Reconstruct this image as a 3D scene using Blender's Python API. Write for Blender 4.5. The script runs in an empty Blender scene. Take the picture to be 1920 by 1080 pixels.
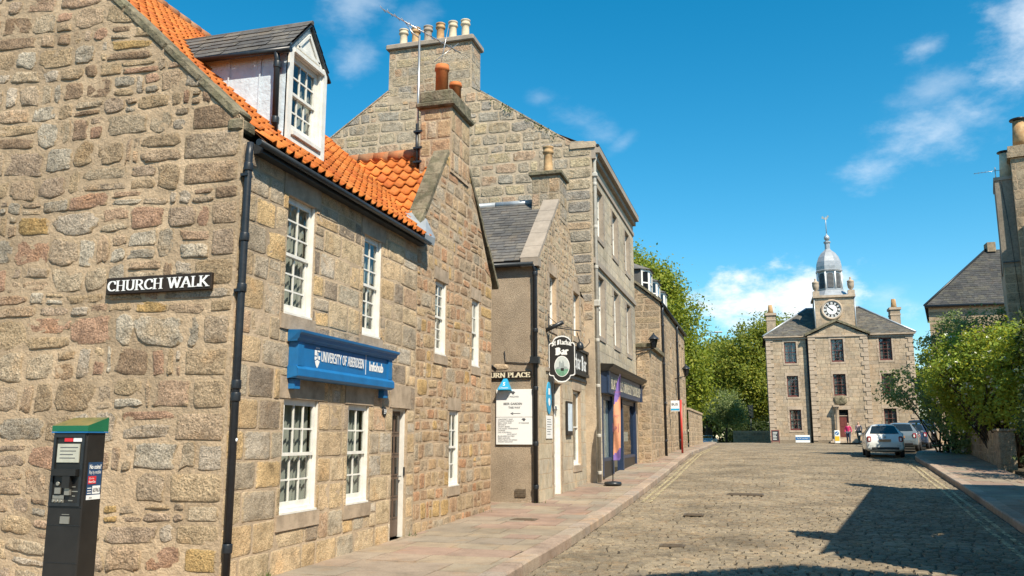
import bpy, math, random
import numpy as np
from mathutils import Vector, Matrix, noise
random.seed(11)
rnd = random.Random(5)
U = rnd.uniform
SC = bpy.context.scene
COL = SC.collection
R = math.radians

# ------------------------------------------------------------------ helpers
def V3(*a): return Vector(a)

class FR:
    """a plane frame: point = O + U*u + V*v + N*n"""
    def __init__(s, O, U_, V_, N): s.O=Vector(O); s.U=Vector(U_); s.V=Vector(V_); s.N=Vector(N)
    def p(s,u,v,n=0.): return s.O+s.U*u+s.V*v+s.N*n

class MB:
    def __init__(s): s.v=[]; s.f=[]; s.m=[]; s.s=[]; s.a={}
    def add(s, vs, fs, mi=0, sm=False):
        o=len(s.v); s.v.extend([tuple(v) for v in vs])
        for f in fs:
            s.f.append(tuple(i+o for i in f)); s.m.append(mi); s.s.append(sm)
    def quad(s,a,b,c,d,mi=0): s.add([a,b,c,d],[(0,1,2,3)],mi)
    def poly(s,pts,mi=0): s.add(pts,[tuple(range(len(pts)))],mi)
    def box(s,x0,y0,z0,x1,y1,z1,mi=0):
        s.add([(x,y,z) for z in (z0,z1) for y in (y0,y1) for x in (x0,x1)],
              [(0,2,3,1),(4,5,7,6),(0,1,5,4),(2,6,7,3),(0,4,6,2),(1,3,7,5)],mi)
    def fbox(s,fr,u0,v0,n0,u1,v1,n1,mi=0):
        vs=[fr.p(u,v,n) for n in (n0,n1) for v in (v0,v1) for u in (u0,u1)]
        s.add(vs,[(0,2,3,1),(4,5,7,6),(0,1,5,4),(2,6,7,3),(0,4,6,2),(1,3,7,5)],mi)
    def cbox(s,c,sz,M=None,mi=0,b=0.):
        """box centred at c with optional rotation and chamfer b"""
        hx,hy,hz=[q/2 for q in sz]; M=M or Matrix.Identity(3); c=Vector(c)
        if b<=0:
            vs=[c+M@Vector((x,y,z)) for z in (-hz,hz) for y in (-hy,hy) for x in (-hx,hx)]
            s.add(vs,[(0,2,3,1),(4,5,7,6),(0,1,5,4),(2,6,7,3),(0,4,6,2),(1,3,7,5)],mi); return
        vs=[];
        for z in (-1,1):
            for zz in (0,1):
                pass
        def ring(z,k):
            x,y=hx-k,hy-k
            return [c+M@Vector(q) for q in ((x-b,-y,z),(x,-y+b,z),(x,y-b,z),(x-b,y,z),(-x+b,y,z),(-x,y-b,z),(-x,-y+b,z),(-x+b,-y,z))]
        rs=ring(-hz,b)+ring(-hz+b,0)+ring(hz-b,0)+ring(hz,b)
        fs=[tuple(range(7,-1,-1)),tuple(range(24,32))]
        for k in range(3):
            for i in range(8):
                j=(i+1)%8; fs.append((k*8+i,k*8+j,k*8+8+j,k*8+8+i))
        s.add(rs,fs,mi)
    def prism(s,fr,poly,n0,n1,mi=0,sm=False):
        k=len(poly)
        vs=[fr.p(u,v,n0) for u,v in poly]+[fr.p(u,v,n1) for u,v in poly]
        fs=[tuple(range(k-1,-1,-1)),tuple(range(k,2*k))]
        s.add(vs,fs,mi); 
        o=len(s.v)-2*k
        for i in range(k):
            j=(i+1)%k; s.f.append((o+i,o+j,o+k+j,o+k+i)); s.m.append(mi); s.s.append(sm)
    def tube(s,pts,r,n=8,mi=0,caps=True):
        pts=[Vector(p) for p in pts]; rs=r if isinstance(r,(list,tuple)) else [r]*len(pts)
        vs=[];fs=[];ref=None
        for i,p in enumerate(pts):
            a=pts[max(i-1,0)]; b=pts[min(i+1,len(pts)-1)]; d=(b-a).normalized()
            if ref is None: ref=d.orthogonal().normalized()
            e=(ref-d*ref.dot(d)); e=e.normalized() if e.length>1e-6 else d.orthogonal().normalized(); ref=e
            w=d.cross(e)
            for k in range(n):
                t=2*math.pi*k/n; vs.append(p+(e*math.cos(t)+w*math.sin(t))*rs[i])
        for i in range(len(pts)-1):
            for k in range(n):
                j=(k+1)%n; fs.append((i*n+k,i*n+j,(i+1)*n+j,(i+1)*n+k))
        s.add(vs,fs,mi,True)
        if caps:
            o=len(s.v)-len(vs); m=len(pts)-1
            s.f.append(tuple(o+k for k in range(n-1,-1,-1))); s.m.append(mi); s.s.append(False)
            s.f.append(tuple(o+m*n+k for k in range(n))); s.m.append(mi); s.s.append(False)
    def lathe(s,prof,c,n=14,mi=0,sm=True,M=None):
        c=Vector(c); vs=[];fs=[]
        for r,z in prof:
            for k in range(n):
                t=2*math.pi*k/n; q=Vector((r*math.cos(t),r*math.sin(t),z)); vs.append(c+(M@q if M else q))
        for i in range(len(prof)-1):
            for k in range(n):
                j=(k+1)%n; fs.append((i*n+k,i*n+j,(i+1)*n+j,(i+1)*n+k))
        s.add(vs,fs,mi,sm); o=len(s.v)-len(vs); L=len(prof)-1
        s.f.append(tuple(o+k for k in range(n-1,-1,-1))); s.m.append(mi); s.s.append(False)
        s.f.append(tuple(o+L*n+k for k in range(n))); s.m.append(mi); s.s.append(False)
    def build(s,name,mats,parent=None,local=False,label=None):
        me=bpy.data.meshes.new(name)
        vs=s.v
        if parent is not None and not local:
            r=parent
            while r.parent: r=r.parent
            L=r.location; vs=[(a-L.x,b-L.y,c-L.z) for a,b,c in vs]
        me.from_pydata(vs,[],s.f)
        if not isinstance(mats,(list,tuple)): mats=[mats]
        for m in mats: me.materials.append(m)
        me.polygons.foreach_set('material_index',s.m); me.polygons.foreach_set('use_smooth',s.s)
        if s.a:
            arr=np.zeros(len(vs),np.float32); arr[list(s.a.keys())]=list(s.a.values()); at=me.attributes.new('edge','FLOAT','POINT'); at.data.foreach_set('value',arr)
        me.update()
        o=bpy.data.objects.new(name,me); COL.objects.link(o)
        if parent is not None: o.parent=parent
        if label: o['label']=label
        return o

def tag(o,label=None,cat=None,group=None,kind=None):
    if label: o['label']=label
    if cat: o['category']=cat
    if group: o['group']=group
    if kind: o['kind']=kind
    return o
def thing(name,loc,label,cat,group=None,rz=0.):
    o=bpy.data.objects.new(name,None); COL.objects.link(o); o.location=loc; o.rotation_euler=(0,0,rz)
    o.empty_display_size=.2
    return tag(o,label,cat,group)
def struct(name,mb,mats):
    o=mb.build(name,mats); o['kind']='structure'; return o
def copy_tree(o,parent=None):
    c=o.copy(); COL.objects.link(c)
    if parent is not None: c.parent=parent
    for ch in list(o.children): copy_tree(ch,c)
    return c
def np_mesh(name,verts,faces_n,mats,mi=None,smooth=False):
    """verts (N,3) array; faces_n (M,4) int array"""
    me=bpy.data.meshes.new(name); n=len(verts); m=len(faces_n); k=faces_n.shape[1]
    me.vertices.add(n); me.vertices.foreach_set('co',np.asarray(verts,np.float32).ravel())
    me.loops.add(m*k); me.loops.foreach_set('vertex_index',np.asarray(faces_n,np.int32).ravel())
    me.polygons.add(m); me.polygons.foreach_set('loop_start',np.arange(0,m*k,k,dtype=np.int32))
    for q in (mats if isinstance(mats,(list,tuple)) else [mats]): me.materials.append(q)
    if mi is not None: me.polygons.foreach_set('material_index',np.asarray(mi,np.int32))
    me.polygons.foreach_set('use_smooth',np.full(m,smooth,dtype=bool))
    me.update(calc_edges=True); me.validate()
    o=bpy.data.objects.new(name,me); COL.objects.link(o); return o

# ------------------------------------------------------------------ materials
def new_mat(name):
    m=bpy.data.materials.new(name); m.use_nodes=True; nt=m.node_tree
    return m,nt,nt.nodes['Principled BSDF']
def N(nt,t,**kw):
    n=nt.nodes.new(t)
    for k,v in kw.items(): setattr(n,k,v)
    return n
def pos(nt): return N(nt,'ShaderNodeNewGeometry').outputs['Position']
def noise_n(nt,scale,detail=4,rough=.6,vec=None):
    n=N(nt,'ShaderNodeTexNoise'); n.inputs['Scale'].default_value=scale; n.inputs['Detail'].default_value=detail; n.inputs['Roughness'].default_value=rough
    nt.links.new(vec or pos(nt),n.inputs['Vector']); return n
def ramp(nt,stops,interp='LINEAR'):
    r=N(nt,'ShaderNodeValToRGB'); r.color_ramp.interpolation=interp; e=r.color_ramp.elements
    while len(e)>1: e.remove(e[-1])
    for i,(p,c) in enumerate(stops):
        x=e[0] if i==0 else e.new(p)
        x.position=p; x.color=(c,c,c,1) if isinstance(c,(int,float)) else (*c,1)
    return r
def mul(nt,a,b,fac=1.):
    m=N(nt,'ShaderNodeMix',data_type='RGBA',blend_type='MULTIPLY'); m.inputs[0].default_value=fac
    nt.links.new(a,m.inputs[6]); nt.links.new(b,m.inputs[7]); return m.outputs[2]
def mixc(nt,f,a,b):
    m=N(nt,'ShaderNodeMix',data_type='RGBA'); 
    if isinstance(f,float): m.inputs[0].default_value=f
    else: nt.links.new(f,m.inputs[0])
    for k,q in ((6,a),(7,b)):
        if isinstance(q,tuple): m.inputs[k].default_value=(*q,1)
        else: nt.links.new(q,m.inputs[k])
    return m.outputs[2]
def bump(nt,b,hs,dist=.02,strength=1.):
    """hs: list of (height socket, weight)"""
    acc=None
    for h,w in hs:
        m=N(nt,'ShaderNodeMath',operation='MULTIPLY'); nt.links.new(h,m.inputs[0]); m.inputs[1].default_value=w
        if acc is None: acc=m.outputs[0]
        else:
            a=N(nt,'ShaderNodeMath',operation='ADD'); nt.links.new(acc,a.inputs[0]); nt.links.new(m.outputs[0],a.inputs[1]); acc=a.outputs[0]
    bn=N(nt,'ShaderNodeBump'); bn.inputs['Distance'].default_value=dist; bn.inputs['Strength'].default_value=strength
    nt.links.new(acc,bn.inputs['Height']); nt.links.new(bn.outputs[0],b.inputs['Normal'])
def island(nt): return N(nt,'ShaderNodeNewGeometry').outputs['Random Per Island']

def stone_mat(name,pal,mottle=.55,grain=.5,stain=.35,bd=.03,s1=5.,s2=45.,rough=.92,lichen=None,mortar=None,mfreq=16.,gain=1.):
    pal=[(min(.85,a*gain*1.02),min(.85,b_*gain*.985),min(.85,c_*gain*.905)) for a,b_,c_ in pal] if gain>1 else pal
    if mortar: mortar=tuple(q*min(gain,1.12)*w for q,w in zip(mortar,(1.02,.985,.94)))
    m,nt,b=new_mat(name); L=nt.links.new
    pal=list(pal); random.Random(3).shuffle(pal); k=len(pal)
    c=ramp(nt,[(i/k,p) for i,p in enumerate(pal)],'CONSTANT'); L(island(nt),c.inputs[0])
    n1=noise_n(nt,s1,5,.65); r1=ramp(nt,[(.25,1-mottle),(.5,1.),(.75,1+mottle*.5)]); L(n1.outputs[0],r1.inputs[0])
    n2=noise_n(nt,s2,3,.7); r2=ramp(nt,[(.3,1-grain),(.55,1.),(.8,1+grain*.5)]); L(n2.outputs[0],r2.inputs[0])
    n3=noise_n(nt,.55,4,.6); r3=ramp(nt,[(.3,1-stain),(.6,1.)]); L(n3.outputs[0],r3.inputs[0])
    o=mul(nt,mul(nt,mul(nt,c.outputs[0],r1.outputs[0]),r2.outputs[0]),r3.outputs[0])
    # warm iron bloom on some of the stone
    nw=noise_n(nt,2.3,4,.6); rw=ramp(nt,[(.55,0.),(.72,.45)]); L(nw.outputs[0],rw.inputs[0])
    hs=N(nt,'ShaderNodeMix',data_type='RGBA',blend_type='MULTIPLY'); L(rw.outputs[0],hs.inputs[0]); L(o,hs.inputs[6]); hs.inputs[7].default_value=(1.15,.9,.62,1)
    o=hs.outputs[2]
    if lichen:
        nl=noise_n(nt,9.,4,.7); rl=ramp(nt,[(.62,0.),(.7,.75)]); L(nl.outputs[0],rl.inputs[0]); o=mixc(nt,rl.outputs[0],o,lichen)
    if mortar:   # pointing smeared raggedly over the stone's edge
        at=N(nt,'ShaderNodeAttribute'); at.attribute_name='edge'; nm=noise_n(nt,mfreq,4,.65)
        ma=N(nt,'ShaderNodeMath',operation='MULTIPLY_ADD'); L(nm.outputs[0],ma.inputs[0]); ma.inputs[1].default_value=1.5; L(at.outputs['Fac'],ma.inputs[2])
        rm=ramp(nt,[(.0,0.),(.60,0.),(.70,1.)]); sc=N(nt,'ShaderNodeMath',operation='MULTIPLY'); L(ma.outputs[0],sc.inputs[0]); sc.inputs[1].default_value=.42; L(sc.outputs[0],rm.inputs[0])
        nv=noise_n(nt,3.,5,.65); rv=ramp(nt,[(.28,.75),(.55,1.),(.8,1.12)]); L(nv.outputs[0],rv.inputs[0]); cm=N(nt,'ShaderNodeRGB'); cm.outputs[0].default_value=(*mortar,1)
        o=mixc(nt,rm.outputs[0],o,mul(nt,mul(nt,cm.outputs[0],rv.outputs[0]),r3.outputs[0]))
    L(o,b.inputs['Base Color']); b.inputs['Roughness'].default_value=rough; b.inputs['Specular IOR Level'].default_value=.25
    n4=noise_n(nt,s1*3.2,6,.7)
    bump(nt,b,[(n4.outputs[0],1.),(n2.outputs[0],.35)],bd)
    return m
def rough_mat(name,col,var=.25,scale=6.,bd=.01,bs=40.,rough=.9,spec=.25,stain=.2,col2=None,sscale=.8):
    """a single weathered colour with mottling"""
    m,nt,b=new_mat(name); L=nt.links.new
    n1=noise_n(nt,scale,5,.65); r1=ramp(nt,[(.28,1-var),(.55,1.),(.8,1+var*.5)]); L(n1.outputs[0],r1.inputs[0])
    n3=noise_n(nt,sscale,4,.6); r3=ramp(nt,[(.3,1-stain),(.62,1.)]); L(n3.outputs[0],r3.inputs[0])
    c=N(nt,'ShaderNodeRGB'); c.outputs[0].default_value=(*col,1); src=c.outputs[0]
    if col2:
        n5=noise_n(nt,scale*.6,5,.6); r5=ramp(nt,[(.42,0.),(.6,1.)]); L(n5.outputs[0],r5.inputs[0]); src=mixc(nt,r5.outputs[0],col,col2)
    o=mul(nt,mul(nt,src,r1.outputs[0]),r3.outputs[0]); L(o,b.inputs['Base Color'])
    b.inputs['Roughness'].default_value=rough; b.inputs['Specular IOR Level'].default_value=spec
    if bd>0:
        n2=noise_n(nt,bs,5,.7); bump(nt,b,[(n2.outputs[0],1.)],bd)
    return m
def plain_mat(name,col,rough=.5,spec=.5,metal=0.,coat=0.,var=.08,scale=9.):
    m,nt,b=new_mat(name); L=nt.links.new
    n1=noise_n(nt,scale,4,.6); r1=ramp(nt,[(.3,1-var),(.7,1+var*.4)]); L(n1.outputs[0],r1.inputs[0])
    c=N(nt,'ShaderNodeRGB'); c.outputs[0].default_value=(*col,1)
    L(mul(nt,c.outputs[0],r1.outputs[0]),b.inputs['Base Color'])
    b.inputs['Roughness'].default_value=rough; b.inputs['Specular IOR Level'].default_value=spec; b.inputs['Metallic'].default_value=metal
    b.inputs['Coat Weight'].default_value=coat; b.inputs['Coat Roughness'].default_value=.04
    return m
def leaf_mat(name,cols,trans=.35,tcol=(.25,.42,.03)):
    m,nt,b=new_mat(name); L=nt.links.new; k=len(cols)
    c=ramp(nt,[(i/k,p) for i,p in enumerate(cols)],'CONSTANT'); L(island(nt),c.inputs[0])
    n1=noise_n(nt,.7,3,.6); r1=ramp(nt,[(.3,.75),(.7,1.2)]); L(n1.outputs[0],r1.inputs[0])
    L(mul(nt,c.outputs[0],r1.outputs[0]),b.inputs['Base Color']); b.inputs['Roughness'].default_value=.6; b.inputs['Specular IOR Level'].default_value=.3
    t=N(nt,'ShaderNodeBsdfTranslucent'); t.inputs[0].default_value=(*tcol,1)
    mx=N(nt,'ShaderNodeMixShader'); mx.inputs[0].default_value=trans
    L(b.outputs[0],mx.inputs[1]); L(t.outputs[0],mx.inputs[2]); L(mx.outputs[0],nt.nodes['Material Output'].inputs[0]); return m
def glass_mat(name,tint=(.84,.88,.85),refl=.10):
    m,nt,b=new_mat(name); L=nt.links.new; nt.nodes.remove(b)
    tr=N(nt,'ShaderNodeBsdfTransparent'); tr.inputs[0].default_value=(*tint,1)
    gl=N(nt,'ShaderNodeBsdfGlossy'); gl.inputs['Roughness'].default_value=.015
    n=noise_n(nt,2.5,2,.5); bn=N(nt,'ShaderNodeBump'); bn.inputs['Distance'].default_value=.012; L(n.outputs[0],bn.inputs['Height']); L(bn.outputs[0],gl.inputs['Normal'])
    lw=N(nt,'ShaderNodeLayerWeight'); lw.inputs[0].default_value=.5
    pw=N(nt,'ShaderNodeMath',operation='POWER'); L(lw.outputs['Facing'],pw.inputs[0]); pw.inputs[1].default_value=4.; ml=N(nt,'ShaderNodeMath',operation='MULTIPLY'); L(pw.outputs[0],ml.inputs[0]); ml.inputs[1].default_value=.8
    ma=N(nt,'ShaderNodeMath',operation='ADD'); ma.use_clamp=True; L(ml.outputs[0],ma.inputs[0]); ma.inputs[1].default_value=refl
    mx=N(nt,'ShaderNodeMixShader'); L(ma.outputs[0],mx.inputs[0]); L(tr.outputs[0],mx.inputs[1]); L(gl.outputs[0],mx.inputs[2])
    L(mx.outputs[0],nt.nodes['Material Output'].inputs[0]); return m

M={}
M['rubble']=stone_mat('gable_rubble_stone',[(.42,.32,.215),(.45,.35,.24),(.39,.30,.21),(.44,.335,.245),(.40,.32,.245),(.40,.26,.19),(.47,.33,.16),(.36,.32,.27),(.48,.43,.365),(.29,.21,.15),(.43,.32,.23),(.41,.32,.25),(.45,.37,.28),(.42,.30,.22),(.44,.38,.32)],bd=.075,mottle=.55,grain=.6,mortar=(.47,.365,.24),gain=1.5)
M['rubble_mortar']=rough_mat('tan_lime_mortar',(0.564,0.421,0.278),var=.28,scale=3.,bd=.035,bs=14.,stain=.35)
M['block']=stone_mat('front_granite_block',[(.48,.385,.265),(.52,.40,.26),(.43,.35,.26),(.49,.38,.26),(.38,.325,.26),(.56,.41,.235),(.35,.285,.225),(.52,.42,.30),(.45,.385,.31),(.55,.42,.28),(.42,.37,.30),(.48,.345,.245),(.27,.225,.185),(.52,.415,.29),(.47,.42,.36),(.50,.37,.23)],bd=.035,mottle=.5,grain=.6,s2=60.,mortar=(.48,.385,.26),mfreq=22.,gain=1.4)
M['block_mortar']=rough_mat('front_pointing',(0.575,0.443,0.308),var=.22,scale=4.,bd=.02,bs=25.,stain=.3)
M['wing']=stone_mat('wing_rubble_stone',[(.43,.31,.20),(.45,.34,.22),(.41,.28,.19),(.45,.27,.17),(.38,.30,.22),(.40,.34,.27),(.46,.32,.16),(.43,.33,.22),(.35,.24,.16),(.44,.30,.20)],bd=.045,mottle=.5,grain=.5,mortar=(.47,.37,.25),mfreq=18.,gain=1.45)
M['wing_mortar']=rough_mat('wing_pointing',(0.540,0.403,0.272),var=.2,scale=4.,bd=.02,bs=22.,stain=.25)
M['dressed']=rough_mat('dressed_granite',(0.484,0.380,0.276),var=.35,scale=5.,bd=.012,bs=45.,stain=.3)
M['coping']=rough_mat('mossy_coping_stone',(.33,.28,.19),var=.5,scale=7.,bd=.05,bs=12.,stain=.45,col2=(.21,.19,.12))
M['harl']=rough_mat('brown_harling',(.48,.38,.275),var=.3,scale=34.,bd=.03,bs=55.,stain=.38,sscale=.9)
M['bar_rubble']=stone_mat('bar_rubble_stone',[(.46,.39,.29),(.50,.43,.32),(.43,.35,.26),(.40,.36,.29),(.48,.36,.24),(.45,.40,.33),(.36,.29,.22)],bd=.03,s1=7.,mortar=(.47,.385,.27),mfreq=18.,gain=1.2)
M['ashlar']=stone_mat('granite_ashlar',[(.44,.39,.315),(.47,.415,.335),(.42,.375,.30),(.455,.40,.315),(.43,.385,.32),(.395,.355,.295),(.46,.40,.31)],bd=.006,mottle=.3,grain=.3,stain=.35,gain=1.22)
M['ashlar_joint']=rough_mat('ashlar_joint',(0.370,0.313,0.254),var=.2,scale=5.,bd=.005,stain=.2)
M['dgable']=stone_mat('gable_squared_granite',[(.40,.34,.26),(.43,.36,.27),(.36,.32,.27),(.39,.33,.25),(.34,.31,.27),(.42,.31,.23),(.38,.33,.27),(.33,.30,.27),(.44,.37,.26),(.45,.34,.24)],bd=.065,mottle=.6,grain=.6,mortar=(.45,.375,.27),mfreq=11.,gain=1.42)
M['dgable_mortar']=rough_mat('gable_pointing',(0.542,0.432,0.310),var=.25,scale=4.,bd=.02,bs=20.,stain=.3)
M['erubble']=stone_mat('terrace_granite',[(.38,.29,.20),(.34,.27,.20),(.40,.32,.23),(.31,.25,.19),(.37,.27,.19),(.42,.33,.23),(.33,.26,.19),(.44,.345,.25)],bd=.05,mortar=(.43,.34,.235),mfreq=11.,gain=1.36)
M['th_stone']=stone_mat('town_house_ashlar',[(.45,.365,.28),(.42,.345,.27),(.47,.39,.30),(.40,.33,.255),(.45,.355,.265),(.38,.32,.26),(.46,.37,.285)],bd=.012,mottle=.35,grain=.35,stain=.35,gain=1.2)
M['th_joint']=rough_mat('town_house_joint',(.30,.24,.17),var=.2,scale=5.,bd=.004,stain=.2)
M['th_trim']=rough_mat('town_house_quoin',(0.537,0.428,0.320),var=.25,scale=4.,bd=.01,stain=.25)
M['slate']=stone_mat('grey_slate',[(.145,.135,.125),(.165,.155,.14),(.12,.115,.11),(.18,.165,.145),(.15,.14,.125),(.135,.13,.125)],bd=.006,rough=.7,mottle=.35,grain=.3,lichen=(.21,.19,.13))
M['tile']=stone_mat('orange_pantile',[(.66,.19,.035),(.70,.22,.045),(.60,.16,.03),(.68,.20,.04),(.73,.245,.06),(.55,.14,.03),(.64,.18,.04),(.71,.225,.045)],bd=.008,mottle=.26,grain=.22,stain=.34,rough=.7,s1=4.,lichen=(.36,.19,.09))
M['ridge_tile']=rough_mat('terracotta_ridge',(.50,.19,.08),var=.35,scale=6.,bd=.01,col2=(.40,.22,.12))
M['pot_orange']=rough_mat('terracotta_pot',(.60,.19,.06),var=.2,scale=5.,bd=.004,rough=.75,stain=.25)
M['pot_buff']=rough_mat('buff_clay_pot',(.55,.37,.19),var=.35,scale=5.,bd=.004,rough=.75,col2=(.42,.24,.11))
M['pot_cream']=rough_mat('cream_clay_pot',(.62,.53,.38),var=.25,scale=5.,bd=.004,rough=.75)
M['white']=plain_mat('white_paint',(.78,.76,.70),rough=.5,var=.16,scale=7.)
M['cheek']=rough_mat('white_lead_cheek',(.64,.73,.80),var=.16,scale=4.,bd=.02,bs=7.,rough=.6,stain=.15)
M['glass']=glass_mat('window_glass')
M['glass_dark']=glass_mat('shop_glass',tint=(.65,.72,.72),refl=.10)
M['curtain']=plain_mat('net_curtain',(.34,.345,.32),rough=.9,var=.15,scale=3.)
M['room']=plain_mat('dim_room',(.40,.38,.33),rough=.95,var=.4,scale=2.)
M['iron']=plain_mat('black_iron_paint',(.022,.026,.030),rough=.38,var=.3,scale=14.)
M['iron_worn']=rough_mat('worn_black_pipe',(.022,.026,.032),var=.4,scale=10.,bd=.002,rough=.4,spec=.5,stain=.2)
M['grey_pipe']=plain_mat('grey_painted_pipe',(.50,.47,.41),rough=.55,var=.2)
M['lead']=plain_mat('lead_sheet',(.42,.45,.47),rough=.42,metal=.35,var=.25,scale=4.)
M['cupola']=plain_mat('cupola_lead',(.40,.42,.44),rough=.4,metal=.25,var=.2,scale=3.)
M['alu']=plain_mat('aerial_aluminium',(.55,.55,.53),rough=.35,metal=.8)
M['blue']=plain_mat('bright_blue_paint',(.010,.15,.385),rough=.5,var=.16,scale=5.)
M['navy']=plain_mat('navy_paint',(.025,.045,.095),rough=.4,var=.15)
M['signwhite']=plain_mat('sign_white',(.84,.84,.82),rough=.5,var=.02)
M['cream']=plain_mat('cream_lettering',(.74,.66,.48),rough=.5,var=.05)
M['signblack']=plain_mat('sign_black',(.022,.02,.018),rough=.45,var=.2)
M['signbrown']=rough_mat('street_sign_brown',(.035,.026,.020),var=.4,scale=12.,bd=.002,rough=.55)
M['door']=plain_mat('brown_door',(.13,.085,.06),rough=.45,var=.25)
M['reddoor']=plain_mat('red_door',(.17,.045,.035),rough=.5,var=.2)
M['redframe']=plain_mat('red_brown_sash',(.16,.05,.04),rough=.5,var=.2)
M['darkglass']=plain_mat('dark_glazing',(.012,.014,.017),rough=.05,spec=.8,var=.5,scale=1.5)
# ------------------------------------------------------------------ masonry, windows, roofs, lettering
def interp(pts,u):
    if u<=pts[0][0]: return pts[0][1]
    for (a,b),(c,d) in zip(pts,pts[1:]):
        if u<=c: return b+(d-b)*(u-a)/(c-a) if c>a else d
    return pts[-1][1]
def wall(mb,fr,u0,u1,v0,v1,holes=(),top=None,rev=.2,mi=0,n=0.):
    us=sorted(set([u0,u1]+[h[0] for h in holes]+[h[2] for h in holes]+([p[0] for p in top if u0<p[0]<u1] if top else [])))
    vs=sorted(set([v0]+[h[1] for h in holes]+[h[3] for h in holes]+[v1]))
    T=lambda u: interp(top,u) if top else v1
    for a,b in zip(us,us[1:]):
        ta,tb=T(a+1e-5),T(b-1e-5)
        for j,(c,d) in enumerate(zip(vs,vs[1:])):
            uc,vc=(a+b)/2,(c+d)/2
            if any(h[0]<uc<h[2] and h[1]<vc<h[3] for h in holes): continue
            last=j==len(vs)-2
            if last: mb.quad(fr.p(a,c,n),fr.p(b,c,n),fr.p(b,tb,n),fr.p(a,ta,n),mi)
            elif c<min(ta,tb): mb.quad(fr.p(a,c,n),fr.p(b,c,n),fr.p(b,min(d,tb),n),fr.p(a,min(d,ta),n),mi)
    for h in holes:
        a,c,b,d=h[:4]
        for (p,q) in (((a,c),(b,c)),((b,c),(b,d)),((b,d),(a,d)),((a,d),(a,c))):
            mb.quad(fr.p(*p,n),fr.p(*q,n),fr.p(*q,n-rev),fr.p(*p,n-rev),mi)

def stone(mb,fr,u0,v0,u1,v1,h,e,n,rings,jit,rough,warp,clip,mi,base=-.012):
    cu,cv=(u0+u1)/2,(v0+v1)/2; a,b=(u1-u0)/2,(v1-v0)/2
    sd=rnd.random()*100; out=[]
    for k in range(n):
        t=2*math.pi*(k+.5)/n; c,s=math.cos(t),math.sin(t)
        x=math.copysign(abs(c)**(2/e),c); y=math.copysign(abs(s)**(2/e),s)
        j=1+jit*(noise.noise((c*1.3+sd,s*1.3,sd))+.5*noise.noise((c*3.3+sd,s*3.3,sd+9))) if jit else 1
        out.append((x*a*j,y*b*j))
    vs=[];fs=[]
    for sc,dh in rings:
        for x,y in out:
            u,v=cu+x*sc,cv+y*sc
            if warp: v+=warp*noise.noise((u*.9,v*.9,3.3)); u+=warp*.6*noise.noise((u*.9,v*.9,7.7))
            if clip: u,v=clip(u,v)
            q=base if dh<=0 else h*dh
            if dh>0 and rough: q+=rough*noise.noise((u*7+sd,v*7,sd))+rough*.6*noise.noise((u*19,v*19,sd))
            vs.append(fr.p(u,v,q))
    m=len(rings)
    for r in range(m-1):
        for k in range(n):
            j=(k+1)%n; fs.append((r*n+k,r*n+j,(r+1)*n+j,(r+1)*n+k))
    fs.append(tuple((m-1)*n+k for k in range(n)))
    o_=len(mb.v); mb.add(vs,fs,mi,m>3)
    for r in range(m):
        ev=max(0.,(rings[r][0]-.62)/.38)
        if ev>0:
            for k in range(n): mb.a[o_+r*n+k]=ev
R_ROCK=[(1,0),(.955,.3),(.86,.75),(.6,1.0),(.28,1.05)]
R_FLAT=[(1,0),(.975,.45),(.92,.9),(.55,1.),(.22,1.)]
R_LOW=[(1,0),(.97,.8),(.5,1.1)]
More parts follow.
